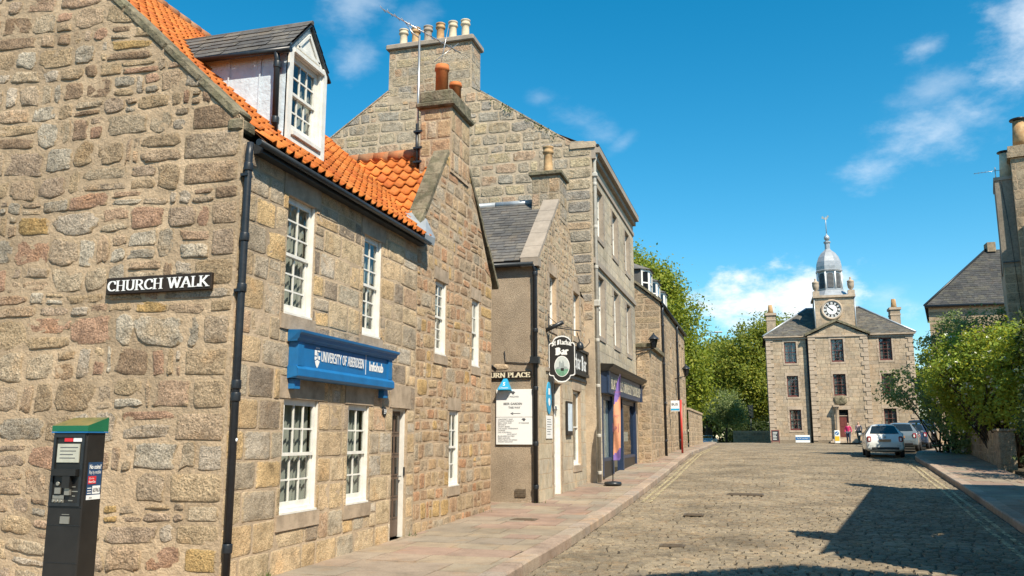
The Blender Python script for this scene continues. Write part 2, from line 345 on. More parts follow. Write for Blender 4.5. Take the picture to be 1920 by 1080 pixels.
def masonry(mb,fr,u0,u1,v0,v1,holes=(),hr=(.16,.3),wr=(.2,.6),gap=(.02,.045),h=(.012,.03),e=(3,6),n=16,rings=R_ROCK,jit=.2,rough=.012,warp=.05,top=None,mi=1,split=.2,quoin=None,miss=0.,mingap=.012,dress=None):
    """courses of separate stones; holes are cut out of the stones that meet them"""
    T=(lambda u: interp(top,u)) if top else None
    clip=(lambda u,v:(u,min(v,T(u)-.015))) if top else None
    v=v0; row=0
    while v<v1-.04:
        ch=min(U(*hr),v1-v)
        if v1-(v+ch)<hr[0]*.6: ch=v1-v
        u=u0-(U(0,wr[0]) if quoin!='l' else 0)
        while u<u1-.02:
            w=U(*wr)*(1 if rnd.random()<.8 else .6)
            if quoin=='l' and u<=u0+1e-6: w=(.62 if row%2 else .36)
            a=max(u,u0); b=min(u+w,u1)
            if quoin=='r' and u1-b<wr[0]*1.6: b=u1
            if u1-b<wr[0]*.5: b=u1
            isq=(quoin=='r' and b==u1) or (quoin=='l' and a==u0)
            u=b if b==u1 else u+w
            if b-a<.05: continue
            pieces=[(a,v,b,v+ch)]
            if not isq and rnd.random()<split and ch>.16:
                f=U(.4,.6)*ch
                if rnd.random()<.5: pieces=[(a,v,b,v+f),(a,v+f,b,v+ch)]
                else:
                    q=a+(b-a)*U(.35,.65); pieces=[(a,v,q,v+ch)]; pieces+= [(q,v,b,v+f),(q,v+f,b,v+ch)]
            for hl in holes:
                nx=[]
                for (p0,q0,p1,q1) in pieces:
                    h0,k0,h1,k1=hl[:4]
                    if p1<=h0 or p0>=h1 or q1<=k0 or q0>=k1: nx.append((p0,q0,p1,q1)); continue
                    if p0<h0: nx.append((p0,q0,h0,q1))
                    if p1>h1: nx.append((h1,q0,p1,q1))
                    if q0<k0: nx.append((max(p0,h0),q0,min(p1,h1),k0))
                    if q1>k1: nx.append((max(p0,h0),k1,min(p1,h1),q1))
                pieces=nx
            for (p0,q0,p1,q1) in pieces:
                g=U(*gap)/2
                if p1-p0<.05+2*g or q1-q0<.035+2*g: continue
                if T and q0>T((p0+p1)/2)-.06: continue
                if rnd.random()<miss: continue
                ee=U(*e) if not isq else 9
                stone(mb,fr,p0+g,q0+g,p1-g,q1-g,U(*h),ee,n,rings,jit if not isq else jit*.3,rough if not isq else rough*.5,warp if not isq else warp*.2,clip,mi)
        v+=ch; row+=1

def sash(parent,fr,h,rec=.14,nx=3,ny=(2,2),mat='white',curt=(.42,.25),label=None,lod=0,glass='glass',room=True,lin=None):
    u0,v0,u1,v1=h[:4]; mb=MB(); ft=.04; n0=-rec
    nl=n0 if lin is None else lin; mb.fbox(fr,u0+.004,v0+.03,n0-.08,u0+(ft if lin is None else .022),v1-.004,n0); mb.fbox(fr,u1-(ft if lin is None else .022),v0+.03,n0-.08,u1-.004,v1-.004,nl)
    mb.fbox(fr,u0+ft,v1-ft,n0-.08,u1-ft,v1-.004,n0)
    a,b=u0+ft,u1-ft; c,d=v0+.075,v1-ft; mid=c+(d-c)*(.5 if ny[0]==ny[1] else ny[1]/sum(ny))
    pv=MB()
    for (q0,q1,nn,k) in ((mid-.02,d,n0-.038,ny[0]),(c,mid+.02,n0-.068,ny[1])):
        r=.042
        mb.fbox(fr,a,q0,nn,a+r,q1,nn+.035); mb.fbox(fr,b-r,q0,nn,b,q1,nn+.035)
        mb.fbox(fr,a+r,q1-r,nn,b-r,q1,nn+.035); mb.fbox(fr,a+r,q0,nn,b-r,q0+r+(.03 if q0==c else 0),nn+.035)
        for i in range(1,nx):
            x=a+r+(b-a-2*r)*i/nx; mb.fbox(fr,x-.011,q0+r,nn+.006,x+.011,q1-r,nn+.029)
        for i in range(1,k):
            y=q0+r+(q1-q0-2*r)*i/k; mb.fbox(fr,a+r,y-.011,nn+.008,b-r,y+.011,nn+.027)
        pv.quad(fr.p(a+.01,q0+.01,nn+.016),fr.p(b-.01,q0+.01,nn+.016),fr.p(b-.01,q1-.01,nn+.016),fr.p(a+.01,q1-.01,nn+.016))
    w=mb.build('window',M[mat],parent,label=label)
    sl=MB(); sl.fbox(fr,u0+.003,v0+.003,n0-.08,u1-.003,v0+.03,n0+.06); sl.fbox(fr,u0+ft,v0+.03,n0-.08,u1-ft,v0+.075,n0+.005); sl.build('sill',M[mat],w)
    pv.build('pane',M[glass],w)
    if curt:
        cm=MB(); K=14 if lod==0 else 6; off=U(0,6)
        for (s0,s1) in ((0,curt[0]),(1-curt[1],1)):
            if s1-s0<.02: continue
            for i in range(K):
                p=a+(b-a)*(s0+(s1-s0)*i/K); q=a+(b-a)*(s0+(s1-s0)*(i+1)/K)
                f=lambda x:n0-.125+.022*math.sin(x*60+off)
                cm.add([fr.p(p,c,f(p)),fr.p(q,c,f(q)),fr.p(q,d,f(q)),fr.p(p,d,f(p))],[(0,1,2,3)],0,True)
        cm.build('curtain',M['curtain'],w)
    if room:
        rm=MB(); e=-rec-.11; z=e-.75
        P=lambda u,v,n:fr.p(u,v,n)
        rm.quad(P(u0,v0,z),P(u1,v0,z),P(u1,v1,z),P(u0,v1,z))
        for (p,q) in (((u0,v0),(u1,v0)),((u1,v0),(u1,v1)),((u1,v1),(u0,v1)),((u0,v1),(u0,v0))):
            rm.quad(P(*p,e),P(*q,e),P(*q,z),P(*p,z))
        rm.build('inner_recess',M['room'],w)
    return w
def margins(mb,fr,h,lint=.28,sill=.2,jw=.0,pr=.018,over=.16,mi=0,bk=.001):
    """dressed lintel and sill stones; returns the zone they occupy"""
    u0,v0,u1,v1=h[:4]
    if lint: mb.fbox(fr,u0-over,v1,bk,u1+over,v1+lint,pr,mi)
    if sill: mb.fbox(fr,u0-over*.7,v0-sill,bk,u1+over*.7,v0,pr+.012,mi)
    z=[(u0-over,v1,u1+over,v1+lint),(u0,v0,u1,v1)]
    if sill: z.append((u0-over*.7,v0-sill,u1+over*.7,v0))
    if jw:
        for s in (0,1):
            v=v0;k=0
            while v<v1-.05:
                t=min(.34,v1-v); ww=jw*(1.35 if k%2 else .8)
                p,q=((u0-ww,u0) if s==0 else (u1,u1+ww))
                mb.fbox(fr,p,v+.006,bk,q,v+t-.006,pr,mi); z.append((p,v,q,v+t)); v+=t;k+=1
    return z

def pantiles(mb,O,Ud,Vd,Nn,LU,LV,tw=.235,tl=.30,clip=None,mi=0):
    """S-profile pantiles in courses; each tile is its own island"""
    O,Ud,Vd,Nn=[Vector(q) for q in (O,Ud,Vd,Nn)]
    nU=int(math.ceil(LU/tw)); nV=int(math.ceil(LV/tl)); S=8
    def prof(t): # height across one tile 0..1
        return .038*math.cos(2*math.pi*(t-.22))+.012*math.cos(4*math.pi*(t-.22))
    for j in range(nV):
        v0=j*tl; v1=min(v0+tl+.05,LV)
        for i in range(nU):
            if clip and not clip((i+.5)*tw,v0+tl/2): continue
            du=U(-.006,.006); dn=U(-.004,.004); dv=U(-.012,.012); vs=[];fs=[]
            for k in range(S+1):
                t=k/S*1.06; u=i*tw+t*tw+du; hh=prof(t)+dn
                vs+= [O+Ud*u+Vd*(v0+dv)+Nn*(hh+.045),O+Ud*u+Vd*(v1+dv)+Nn*(hh+.004),O+Ud*u+Vd*(v0+dv)+Nn*(hh+.025)]
            for k in range(S):
                a=k*3;b=a+3; fs+=[(a,b,b+1,a+1),(a+2,b+2,b,a)]
            mb.add(vs,fs,mi,True)
def slates(mb,O,Ud,Vd,Nn,LV,u_lo,u_hi,sw=(.22,.4),sl=.22,mi=0,th=.012):
    """slates in courses between u_lo(v) and u_hi(v); each slate an island"""
    O,Ud,Vd,Nn=[Vector(q) for q in (O,Ud,Vd,Nn)]
    n=int(math.ceil(LV/sl))
    for j in range(n):
        v0=j*sl; v1=min(v0+sl*1.18,LV); 
        if v1-v0<.03: continue
        a0,b0=u_lo(v0),u_hi(v0); a1,b1=u_lo(v1),u_hi(v1)
        u=a0-U(0,sw[0])
        while u<b0:
            w=U(*sw); p,q=max(u,a0),min(u+w-.006,b0); u+=w
            if q-p<.02: continue
            pt,qt=min(max(p,a1),b1),max(min(q,b1),a1)
            if qt<pt: pt=qt=(pt+qt)/2
            d=U(-.01,.01); t=th*U(.8,1.5)
            P=lambda x,y,z:O+Ud*x+Vd*y+Nn*z
            mb.add([P(p,v0+d,t),P(q,v0+d+U(-.006,.006),t),P(qt,v1,t*.2),P(pt,v1,t*.2),P(p,v0+d,-.01),P(q,v0+d,-.01)],[(0,1,2,3),(4,5,1,0)],mi)

# lettering: broad-nib strokes
def arc(cx,cy,rx,ry,a,b,n=10): return [(cx+rx*math.cos(R(a+(b-a)*i/n)),cy+ry*math.sin(R(a+(b-a)*i/n))) for i in range(n+1)]
SERIF={ # width, strokes, serif points (x,y)
'A':(.78,[[(.08,0),(.38,1)],[(.40,1),(.70,0)],[(.2,.34),(.56,.34)]],[(.08,0),(.70,0)]),
'B':(.66,[[(.14,0),(.14,1)],[(.14,1)]+arc(.32,.765,.22,.235,90,-90,8)+[(.14,.53)],[(.14,.53)]+arc(.34,.265,.25,.265,90,-90,8)+[(.14,0)]],[(.12,0),(.12,1)]),
'C':(.7,[arc(.40,.5,.32,.48,48,312,14),[(.62,.86),(.63,.68)]],[]),
'D':(.74,[[(.14,0),(.14,1)],[(.14,.98)]+arc(.3,.5,.35,.48,90,-90,12)+[(.14,.02)]],[(.12,0),(.12,1)]),
'E':(.62,[[(.14,0),(.14,1)],[(.14,.98),(.54,.98),(.55,.82)],[(.14,.52),(.44,.52),(.44,.62),(.44,.42)],[(.14,.02),(.56,.02),(.58,.2)]],[(.12,0),(.12,1)]),
'F':(.58,[[(.14,0),(.14,1)],[(.14,.98),(.54,.98),(.55,.82)],[(.14,.52),(.44,.52),(.44,.62),(.44,.42)]],[(.14,0),(.12,1)]),
'H':(.78,[[(.14,0),(.14,1)],[(.62,0),(.62,1)],[(.14,.52),(.62,.52)]],[(.14,0),(.14,1),(.62,0),(.62,1)]),
'I':(.32,[[(.16,0),(.16,1)]],[(.16,0),(.16,1)]),
'K':(.76,[[(.14,0),(.14,1)],[(.62,1),(.18,.42)],[(.28,.55),(.66,0)]],[(.14,0),(.14,1),(.62,1),(.66,0)]),
'L':(.6,[[(.14,0),(.14,1)],[(.14,.02),(.54,.02),(.56,.24)]],[(.14,0),(.14,1)]),
'N':(.8,[[(.12,0),(.12,1)],[(.12,1),(.66,0)],[(.66,0),(.66,1)]],[(.12,0),(.1,1),(.66,1)]),
'O':(.78,[arc(.39,.5,.31,.48,0,360,20)],[]),
'P':(.62,[[(.14,0),(.14,1)],[(.14,.98)]+arc(.32,.72,.24,.26,90,-90,8)+[(.14,.46)]],[(.14,0),(.12,1)]),
'R':(.74,[[(.14,0),(.14,1)],[(.14,.98)]+arc(.32,.74,.23,.24,90,-90,8)+[(.14,.5)],[(.34,.5),(.66,0)]],[(.14,0),(.12,1),(.67,0)]),
'S':(.58,[arc(.29,.74,.2,.24,35,250,8)+arc(.29,.26,.22,.25,90,-145,8)],[]),
'T':(.66,[[(.33,0),(.33,1)],[(.06,.82),(.06,.98),(.6,.98),(.6,.82)]],[(.33,0)]),
'U':(.76,[[(.14,1)]+arc(.38,.3,.24,.28,180,360,8)+[(.62,1)]],[(.14,1),(.62,1)]),
'V':(.74,[[(.1,1),(.38,0)],[(.38,0),(.66,1)]],[(.1,1),(.66,1)]),
'W':(1.06,[[(.1,1),(.32,0)],[(.32,0),(.54,.96)],[(.52,.96),(.76,0)],[(.76,0),(.98,1)]],[(.1,1),(.54,1),(.98,1)]),
'Y':(.72,[[(.08,1),(.36,.48)],[(.64,1),(.36,.48)],[(.36,.5),(.36,0)]],[(.08,1),(.64,1),(.36,0)]),
"'":(.22,[[(.11,1),(.09,.8)]],[]),' ':(.36,[],[]),
}
def bl(*s): return list(s)
BLACK={ # blackletter pen paths, x-height .66
'S':(.62,[arc(.32,.74,.2,.22,30,255,8)+arc(.3,.28,.22,.24,80,-150,8),[(.12,.5),(.52,.56)],[(.34,1.0),(.34,.05)]],[]),
't':(.36,[[(.16,.95),(.16,.12),(.26,.02),(.36,.1)],[(.04,.66),(.34,.66)]],[]),
'M':(1.0,[[(.1,.0),(.14,.8),(.06,.9)],[(.14,.86),(.32,1.0),(.42,.86),(.42,.06)],[(.42,.86),(.6,1.0),(.8,.88),(.8,.12),(.92,.02)],[(.28,.9),(.28,.1)]],[]),
'a':(.5,[[(.1,.6),(.22,.68),(.36,.58),(.36,.1),(.46,.02)],[(.36,.4),(.14,.32),(.1,.14),(.2,.02),(.36,.14)]],[]),
'c':(.42,[[(.38,.58),(.24,.68),(.1,.54),(.1,.14),(.22,.02),(.38,.12)]],[]),
'h':(.52,[[(.12,1.0),(.12,.02)],[(.12,.52),(.28,.68),(.4,.56),(.4,.12),(.34,-.06)]],[]),
'r':(.42,[[(.12,.68),(.12,.08),(.2,.0)],[(.12,.52),(.26,.68),(.38,.58)]],[]),
'B':(.72,[[(.16,0),(.16,1)],[(.06,.94),(.4,1.0),(.54,.84),(.46,.6),(.2,.54)],[(.3,.55),(.52,.5),(.62,.32),(.56,.1),(.36,.0),(.08,.04)],[(.32,.95),(.32,.08)]],[]),
' ':(.3,[],[]),
}
def hull(pts):
    pts=sorted(set((round(x,6),round(y,6)) for x,y in pts))
    def half(ps):
        o=[]
        for p in ps:
            while len(o)>=2 and (o[-1][0]-o[-2][0])*(p[1]-o[-2][1])-(o[-1][1]-o[-2][1])*(p[0]-o[-2][0])<=0: o.pop()
            o.append(p)
        return o
    a=half(pts); b=half(pts[::-1]); return a[:-1]+b[:-1]
def letters(mb,fr,txt,u0,u1,v,hgt,n=.004,font=None,nib=(.17,.06,0.),mi=0,srf=(.34,.055),place=None):
    font=font or SERIF
    tot=sum(font[c][0] for c in txt); sx=(u1-u0)/tot; x=u0; dn=0
    th,tn,ang=nib; ca,sa=math.cos(R(ang)),math.sin(R(ang))
    nb=[(s*th/2*ca-t*tn/2*sa, s*th/2*sa+t*tn/2*ca) for s in (-1,1) for t in (-1,1)]
    P=place or (lambda a,b,c:fr.p(a,b,c))
    for c in txt:
        w,st,sf=font[c]
        polys=[]
        for s in st:
            for p,q in zip(s,s[1:]): polys.append(hull([(p[0]+dx,p[1]+dy) for dx,dy in nb]+[(q[0]+dx,q[1]+dy) for dx,dy in nb]))
        for (a,b) in sf: polys.append([(a-srf[0]/2,b-srf[1]/2),(a+srf[0]/2,b-srf[1]/2),(a+srf[0]/2,b+srf[1]/2),(a-srf[0]/2,b+srf[1]/2)])
        for pl in polys:
            dn+=.00006
            mb.poly([P(x+a*sx,v+b*hgt,n+dn) for a,b in pl],mi)
        x+=w*sx
def ftext(mb,fr,txt,u,v,size,n=.004,mi=0,bold=0.,width=None,align='LEFT',shear=0.):
    cu=bpy.data.curves.new('t','FONT'); cu.body=txt; cu.size=1.; cu.offset=bold; cu.shear=shear; cu.align_x=align; cu.resolution_u=3
    ob=bpy.data.objects.new('t',cu); COL.objects.link(ob); bpy.context.view_layer.update()
    me=bpy.data.meshes.new_from_object(ob.evaluated_get(bpy.context.evaluated_depsgraph_get()))
    xs=[p.co.x for p in me.vertices] or [0]; W=max(xs)-min(xs); sx=size if width is None else width/max(W,1e-6)
    x0=min(xs) if width is not None and align=='LEFT' else 0
    mb.add([fr.p(u+(p.co.x-x0)*sx,v+p.co.y*size,n) for p in me.vertices],[tuple(f.vertices) for f in me.polygons],mi)
    bpy.data.objects.remove(ob); bpy.data.meshes.remove(me); bpy.data.curves.remove(cu)

FX=lambda x:FR((x,0,0),(0,1,0),(0,0,1),(1,0,0))      # a face that looks towards the street (+X)
FY=lambda y:FR((0,y,0),(1,0,0),(0,0,1),(0,-1,0))     # a face that looks back down the street (-Y)
def gutter(mb,p0,p1,r=.06):
    """half-round gutter run"""
    p0,p1=Vector(p0),Vector(p1); mb.tube([p0,p1],r,8)
def pipe(mb,pts,r=.045,collars=(),cr=1.3):
    mb.tube(pts,r,10)
    for c in collars:
        c=Vector(c); mb.lathe([(r*cr*.95,-.05),(r*cr,-.04),(r*cr,.04),(r*cr*.95,.05)],c,10)
def pot(parent,name,x,y,z,h,r,mat,style='roll'):
    mb=MB()
    if style=='roll':
        pr=[(r*1.12,0),(r*1.12,.06*h),(r*.92,.1*h),(r*.82,.72*h),(r*.86,.74*h),(r*1.1,.78*h),(r*1.12,.83*h),(r*.98,.86*h),(r*.98,.94*h),(r*1.1,.96*h),(r*1.08,1*h),(r*.85,1*h),(r*.8,.9*h)]
    elif style=='plain':
        pr=[(r,0),(r*.96,.8*h),(r*1.12,.82*h),(r*1.15,.9*h),(r*1.05,.93*h),(r*1.05,h),(r*.85,h),(r*.8,.85*h)]
    else:
        pr=[(r*1.1,0),(r*.95,.5*h),(r*.8,h),(r*.65,h)]
    mb.lathe(pr,(x,y,z),16); 
    return mb.build(name,mat,parent)

# ------------------------------------------------------------------ camera, sun, sky
cam=bpy.data.objects.new('camera',bpy.data.cameras.new('camera')); COL.objects.link(cam); SC.camera=cam
cam.location=(0,0,1.65); cam.rotation_euler=(R(90)+math.atan(280/1600),0,R(15.98)); cam.data.sensor_width=36; cam.data.lens=30.; cam.data.clip_end=3000; cam.data.clip_start=.1
AZ,EL=47.,49.
sd=Vector((math.cos(R(EL))*math.cos(R(AZ)),-math.cos(R(EL))*math.sin(R(AZ)),math.sin(R(EL))))
sl=bpy.data.lights.new('sun','SUN'); sl.energy=4.6; sl.angle=R(.5); sl.color=(1,.905,.745)
so=bpy.data.objects.new('sun',sl); COL.objects.link(so); so.rotation_euler=sd.to_track_quat('Z','Y').to_euler(); so.location=(20,-30,40)
w=bpy.data.worlds.new('World'); SC.world=w; w.use_nodes=True; nt=w.node_tree; L=nt.links.new
bg=nt.nodes['Background']; sky=N(nt,'ShaderNodeTexSky',sky_type='NISHITA'); sky.sun_disc=False; sky.sun_elevation=R(EL)
sky.sun_rotation=math.atan2(sd.x,sd.y); sky.air_density=1.0; sky.dust_density=.2; sky.ozone_density=3.; sky.altitude=50
hs=N(nt,'ShaderNodeHueSaturation'); hs.inputs['Saturation'].default_value=1.42; hs.inputs['Hue'].default_value=.480; hs.inputs['Value'].default_value=1.0; L(sky.outputs[0],hs.inputs['Color'])
bg.inputs[1].default_value=.107
tc=N(nt,'ShaderNodeTexCoord')
def sdir(az,el): return Vector((math.cos(R(el))*math.sin(R(az)),math.cos(R(el))*math.cos(R(az)),math.sin(R(el))))
def mth(op,a,b=None,c=None):
    m=N(nt,'ShaderNodeMath',operation=op)
    for i,q in enumerate((a,b,c)):
        if q is None: continue
        if isinstance(q,(int,float)): m.inputs[i].default_value=q
        else: L(q,m.inputs[i])
    return m.outputs[0]
# clouds: (azimuth, elevation, half width, half height in degrees, tilt, density)
CLOUDS=[]
CLOUDS=[(2.2,8.5,8.2,2.9,0,1.0),(7.8,8.4,2.8,1.6,0,.45),(11.0,17.8,5.6,2.3,22,.55),(11.5,20.6,3.0,1.5,10,.3),(11.5,23.2,2.0,.9,12,.45),(16.8,22.9,3.0,4.0,-30,.8),
        (-27.4,27.8,2.4,2.6,70,.35),(-27.0,24.4,2.0,2.2,-40,.32),(-23.5,26.8,3.0,1.2,30,.2),(-11.,20.8,3.2,1.2,-25,.24),(-8.2,19.4,1.6,.7,35,.2),(-14.,22.4,1.2,.7,0,.16)]
def vdot(v):
    d=N(nt,'ShaderNodeVectorMath',operation='DOT_PRODUCT'); L(tc.outputs['Generated'],d.inputs[0]); d.inputs[1].default_value=v; return d.outputs['Value']
mp=N(nt,'ShaderNodeMapping'); L(tc.outputs['Generated'],mp.inputs[0]); mp.inputs['Scale'].default_value=(1,1,1.9)
cn=noise_n(nt,15,8,.62,mp.outputs[0]); cn2=noise_n(nt,5.,3,.5,mp.outputs[0])
nz=mth('ADD',mth('MULTIPLY',cn.outputs[0],.75),mth('MULTIPLY',cn2.outputs[0],.35))
acc=None
for az,el,hw,hh,tl,den in CLOUDS:
    c=sdir(az,el); a=Vector((c.y,-c.x,0)).normalized(); b=c.cross(a)*-1
    if b.z<0: b=-b
    t=R(tl); a2=a*math.cos(t)+b*math.sin(t); b2=b*math.cos(t)-a*math.sin(t)
    x=vdot(a2/math.sin(R(hw))); y=vdot(b2/math.sin(R(hh))); f=vdot(c)
    ox=c.dot(a2)/math.sin(R(hw)); oy=c.dot(b2)/math.sin(R(hh))
    x=mth('SUBTRACT',x,ox); y=mth('SUBTRACT',y,oy)
    d=mth('SQRT',mth('ADD',mth('MULTIPLY',x,x),mth('MULTIPLY',y,y)))
    k=mth('ADD',mth('SUBTRACT',.95,d),mth('MULTIPLY',mth('SUBTRACT',nz,.55),3.2))
    s=N(nt,'ShaderNodeMapRange',interpolation_type='SMOOTHSTEP'); L(k,s.inputs[0]); s.inputs[1].default_value=0.; s.inputs[2].default_value=.8 if den>.9 else 1.5; s.inputs[3].default_value=0; s.inputs[4].default_value=den
    fm=mth('MULTIPLY',s.outputs[0],mth('GREATER_THAN',f,.2))
    acc=fm if acc is None else mth('MAXIMUM',acc,fm)
cc=N(nt,'ShaderNodeMix',data_type='RGBA'); L(acc,cc.inputs[0]); L(hs.outputs[0],cc.inputs[6]); cc.inputs[7].default_value=(6.6,6.9,7.2,1)
L(cc.outputs[2],bg.inputs[0])
SC.view_settings.view_transform='Standard'; SC.view_settings.look='None'; SC.view_settings.exposure=.70; SC.view_settings.gamma=1.
SC.cycles.max_bounces=6; SC.cycles.transparent_max_bounces=12; SC.cycles.caustics_reflective=False; SC.cycles.caustics_refractive=False

# ------------------------------------------------------------------ the lie of the street
GP_=[(-60,-.1),(9,0),(14,.03),(18,.09),(22,.19),(29,.42),(37,.72),(44,.95),(58,1.15),(70,1.27),(90,1.27),(104,.62),(112,.35),(140,0),(300,0.)]
def gp(y): return interp(GP_,y)
KL=[(-10,-3.0),(8,-3.05),(16,-3.12),(22,-3.16),(30,-3.2),(44,-3.3),(56,-3.2),(70,-3.3),(85,-4.6),(110,-8),(145,-12)]
KR=[(-10,2.9),(8,3.45),(17,4.42),(27,5.35),(35,5.95),(41,6.4),(46,7.3),(50,8.6),(55,10.0),(60,11.1),(70,11.5),(75,11.8),(78,15),(79.5,17),(79.6,0.2),(110,-2.5),(145,-6)]
gy=np.array([p[0] for p in GP_]); gz=np.array([p[1] for p in GP_])
npgp=lambda y: np.interp(y,gy,gz)
nkl=lambda y: np.interp(y,[p[0] for p in KL],[p[1] for p in KL]); nkr=lambda y: np.interp(y,[p[0] for p in KR],[p[1] for p in KR])
rs=np.random.RandomState(4)
# ground sheet
ys=np.concatenate([np.linspace(-60,140,101),[180,260,400,700,1200]]); xs=np.concatenate([[-900,-300],np.linspace(-60,60,41),[300,900]])
gx,gyy=np.meshgrid(xs,ys); gv=np.stack([gx,gyy,npgp(gyy)-.17],-1).reshape(-1,3)
nX=len(xs); ii=np.arange(len(ys)-1)[:,None]*nX+np.arange(nX-1)[None,:]
gf=np.stack([ii,ii+1,ii+nX+1,ii+nX],-1).reshape(-1,4)
M['earth']=rough_mat('dusty_earth',(.10,.085,.06),var=.35,scale=1.2,bd=.03,bs=6.)
gr=np_mesh('ground',gv,gf,M['earth']); gr['kind']='structure'

def blocks(cells,z,bev,depth,tilt=.0,zj=.0):
    """cells: (N,4) x0,x1,y0,y1 ; each becomes a bevelled block top (8 verts, 5 quads)"""
    c=np.array(cells); n=len(c); x0,x1,y0,y1=c.T
    tx=rs.uniform(-tilt,tilt,n); ty=rs.uniform(-tilt,tilt,n); dz=rs.uniform(-zj,zj,n)
    v=np.zeros((n,8,3)); 
    for k,(sx,sy) in enumerate(((0,0),(1,0),(1,1),(0,1))):
        X=np.where(sx,x1,x0); Y=np.where(sy,y1,y0)
        jx=rs.uniform(-.006,.006,n); jy=rs.uniform(-.004,.004,n)
        v[:,k,0]=X+jx; v[:,k,1]=Y+jy; v[:,k,2]=z(X,Y)-depth
        bx=bev*rs.uniform(.6,1.5,n); by=bev*rs.uniform(.6,1.5,n)
        X2=X+jx+np.where(sx,-bx,bx); Y2=Y+jy+np.where(sy,-by,by)
        v[:,4+k,0]=X2; v[:,4+k,1]=Y2; v[:,4+k,2]=z(X2,Y2)+dz+(sx-.5)*tx+(sy-.5)*ty
    f=np.array([(4,5,6,7),(0,1,5,4),(1,2,6,5),(2,3,7,6),(3,0,4,7)])
    return v.reshape(-1,3),(np.arange(n)[:,None,None]*8+f[None]).reshape(-1,4)
# cobbled road: setts in courses across the street
cells=[]; y=2.0; 
while y<140:
    big=1. if y<45 else (1.5 if y<65 else 2.6)
    rw=rs.uniform(.115,.135)*big; a=float(nkl(y))+.02; b=float(nkr(y))-.02
    x=a-rs.uniform(0,.2)
    ws=rs.uniform(.15,.25,int((b-a)/.2/big)+8)*big
    for q in ws:
        if x>b: break
        p0,p1=max(x,a),min(x+q,b); x+=q
        if p1-p0>.05: cells.append((p0+.008,p1-.008,y+.009,y+rw-.009))
    y+=rw
roadz=lambda X,Y: npgp(Y)-.115+.018*np.sin(X*1.1+.4*np.sin(Y*.3))*np.sin(Y*.45+X*.2)-.0015*(X-.8)**2
v,f=blocks(cells,roadz,.021,.045,tilt=.008,zj=.0035)
M['sett']=stone_mat('street_sett',[(0.296,0.240,0.166),(0.322,0.260,0.179),(0.276,0.225,0.161),(0.343,0.275,0.189),(0.302,0.245,0.170),(0.250,0.205,0.147),(0.359,0.290,0.198),(0.312,0.240,0.161),(0.286,0.235,0.166)],bd=.008,mottle=.4,grain=.4,stain=.45,s1=9.,s2=80.,rough=.74)
rd=np_mesh('road',v,f,M['sett']); rd['kind']='structure'
M['joint']=rough_mat('sett_joint_dirt',(.07,.055,.038),var=.4,scale=5.,bd=.01,col2=(.12,.095,.06))
yy=np.linspace(0,140,201); xx=np.linspace(0,1,13); jx=nkl(yy)[:,None]*(1-xx)+nkr(yy)[:,None]*xx; jy=np.repeat(yy[:,None],13,1)
jv=np.stack([jx,jy,roadz(jx,jy)-.026],-1).reshape(-1,3); ii=np.arange(200)[:,None]*13+np.arange(12)[None]; jf=np.stack([ii,ii+1,ii+14,ii+13],-1).reshape(-1,4)
jo=np_mesh('road_bed',jv,jf,M['joint']); jo['kind']='structure'
# pavements
M['flag']=stone_mat('paving_flag',[(.335,.265,.20),(.36,.275,.205),(.35,.25,.19),(.32,.265,.205),(.355,.285,.215),(.335,.24,.185),(.31,.26,.20),(.34,.28,.205),(.375,.295,.21),(.36,.25,.19)],bd=.006,mottle=.25,grain=.22,stain=.3,s1=3.,rough=.85)
M['kerbst']=stone_mat('kerb_granite',[(.42,.33,.25),(.45,.34,.26),(.40,.30,.23),(.43,.35,.27),(.38,.31,.25),(.46,.35,.26)],bd=.008,mottle=.3,grain=.35,stain=.3,s1=4.,rough=.8)
def pavement(name,inner,outer,y0,y1,rows,zoff=.0,bed=True):
    """inner(y)/outer(y): the two long edges, flags laid across in rows"""
    cells=[]; y=y0
    while y<y1:
        h=rs.uniform(.5,.85); a,b=float(min(inner(y),outer(y))),float(max(inner(y),outer(y)))
        x=a-rs.uniform(0,.4)
        while x<b:
            q=rs.uniform(.5,1.15); p0,p1=max(x,a),min(x+q,b); x+=q
            if p1-p0>.04: cells.append((p0+.005,p1-.005,y+.005,y+h-.005))
        y+=h
    z=lambda X,Y: npgp(Y)+zoff
    v,f=blocks(cells,z,.006,.03,tilt=.006,zj=.003)
    o=np_mesh(name,v,f,M['flag']); o['kind']='structure'
    yy=np.linspace(y0,y1,121); A=inner(yy); B=outer(yy); bv=np.concatenate([np.stack([A,yy,npgp(yy)+zoff-.012],-1),np.stack([B,yy,npgp(yy)+zoff-.012],-1)])
    i=np.arange(120); bf=np.stack([i,i+1,i+122,i+121],-1); o=np_mesh(name+'_bed',bv,bf,M['joint']); o['kind']='structure'
def kerb(name,line,side,y0,y1):
    """kerb stones: real 0.115 m step, side=+1 when the pavement lies at larger x"""
    mb=MB(); y=y0
    while y<y1:
        l=U(.75,1.25); e=min(y+l,y1); a=y+.006; b=e-.006
        xa,xb=interp(line,a),interp(line,b); w=.28*side; dz=U(-.004,.004); za,zb=gp(a)+.004+dz,gp(b)+.004+dz; c=.022*side
        sec=lambda x,z,yy:[(x,yy,z-.2),(x,yy,z-.03),(x+c,yy,z),(x+w,yy,z),(x+w,yy,z-.2)]
        vs=sec(xa,za,a)+sec(xb,zb,b); fs=[(i,(i+1)%5,5+(i+1)%5,5+i) for i in range(5)]+[(4,3,2,1,0),(5,6,7,8,9)]
        mb.add(vs,fs,0); y=e
    return struct(name,mb,[M['kerbst']])
kerb('kerb',KL,-1,2,75); kerb('kerb',KR,1,2,74)
pavement('pavement',lambda y:nkl(y)-.288,lambda y:np.interp(y,[2,18.8,19,25.7,25.8,34.9,35,75],[-6.5,-6.5,-9,-9,-4.9,-4.9,-4.4,-4.4]),2,75,3)
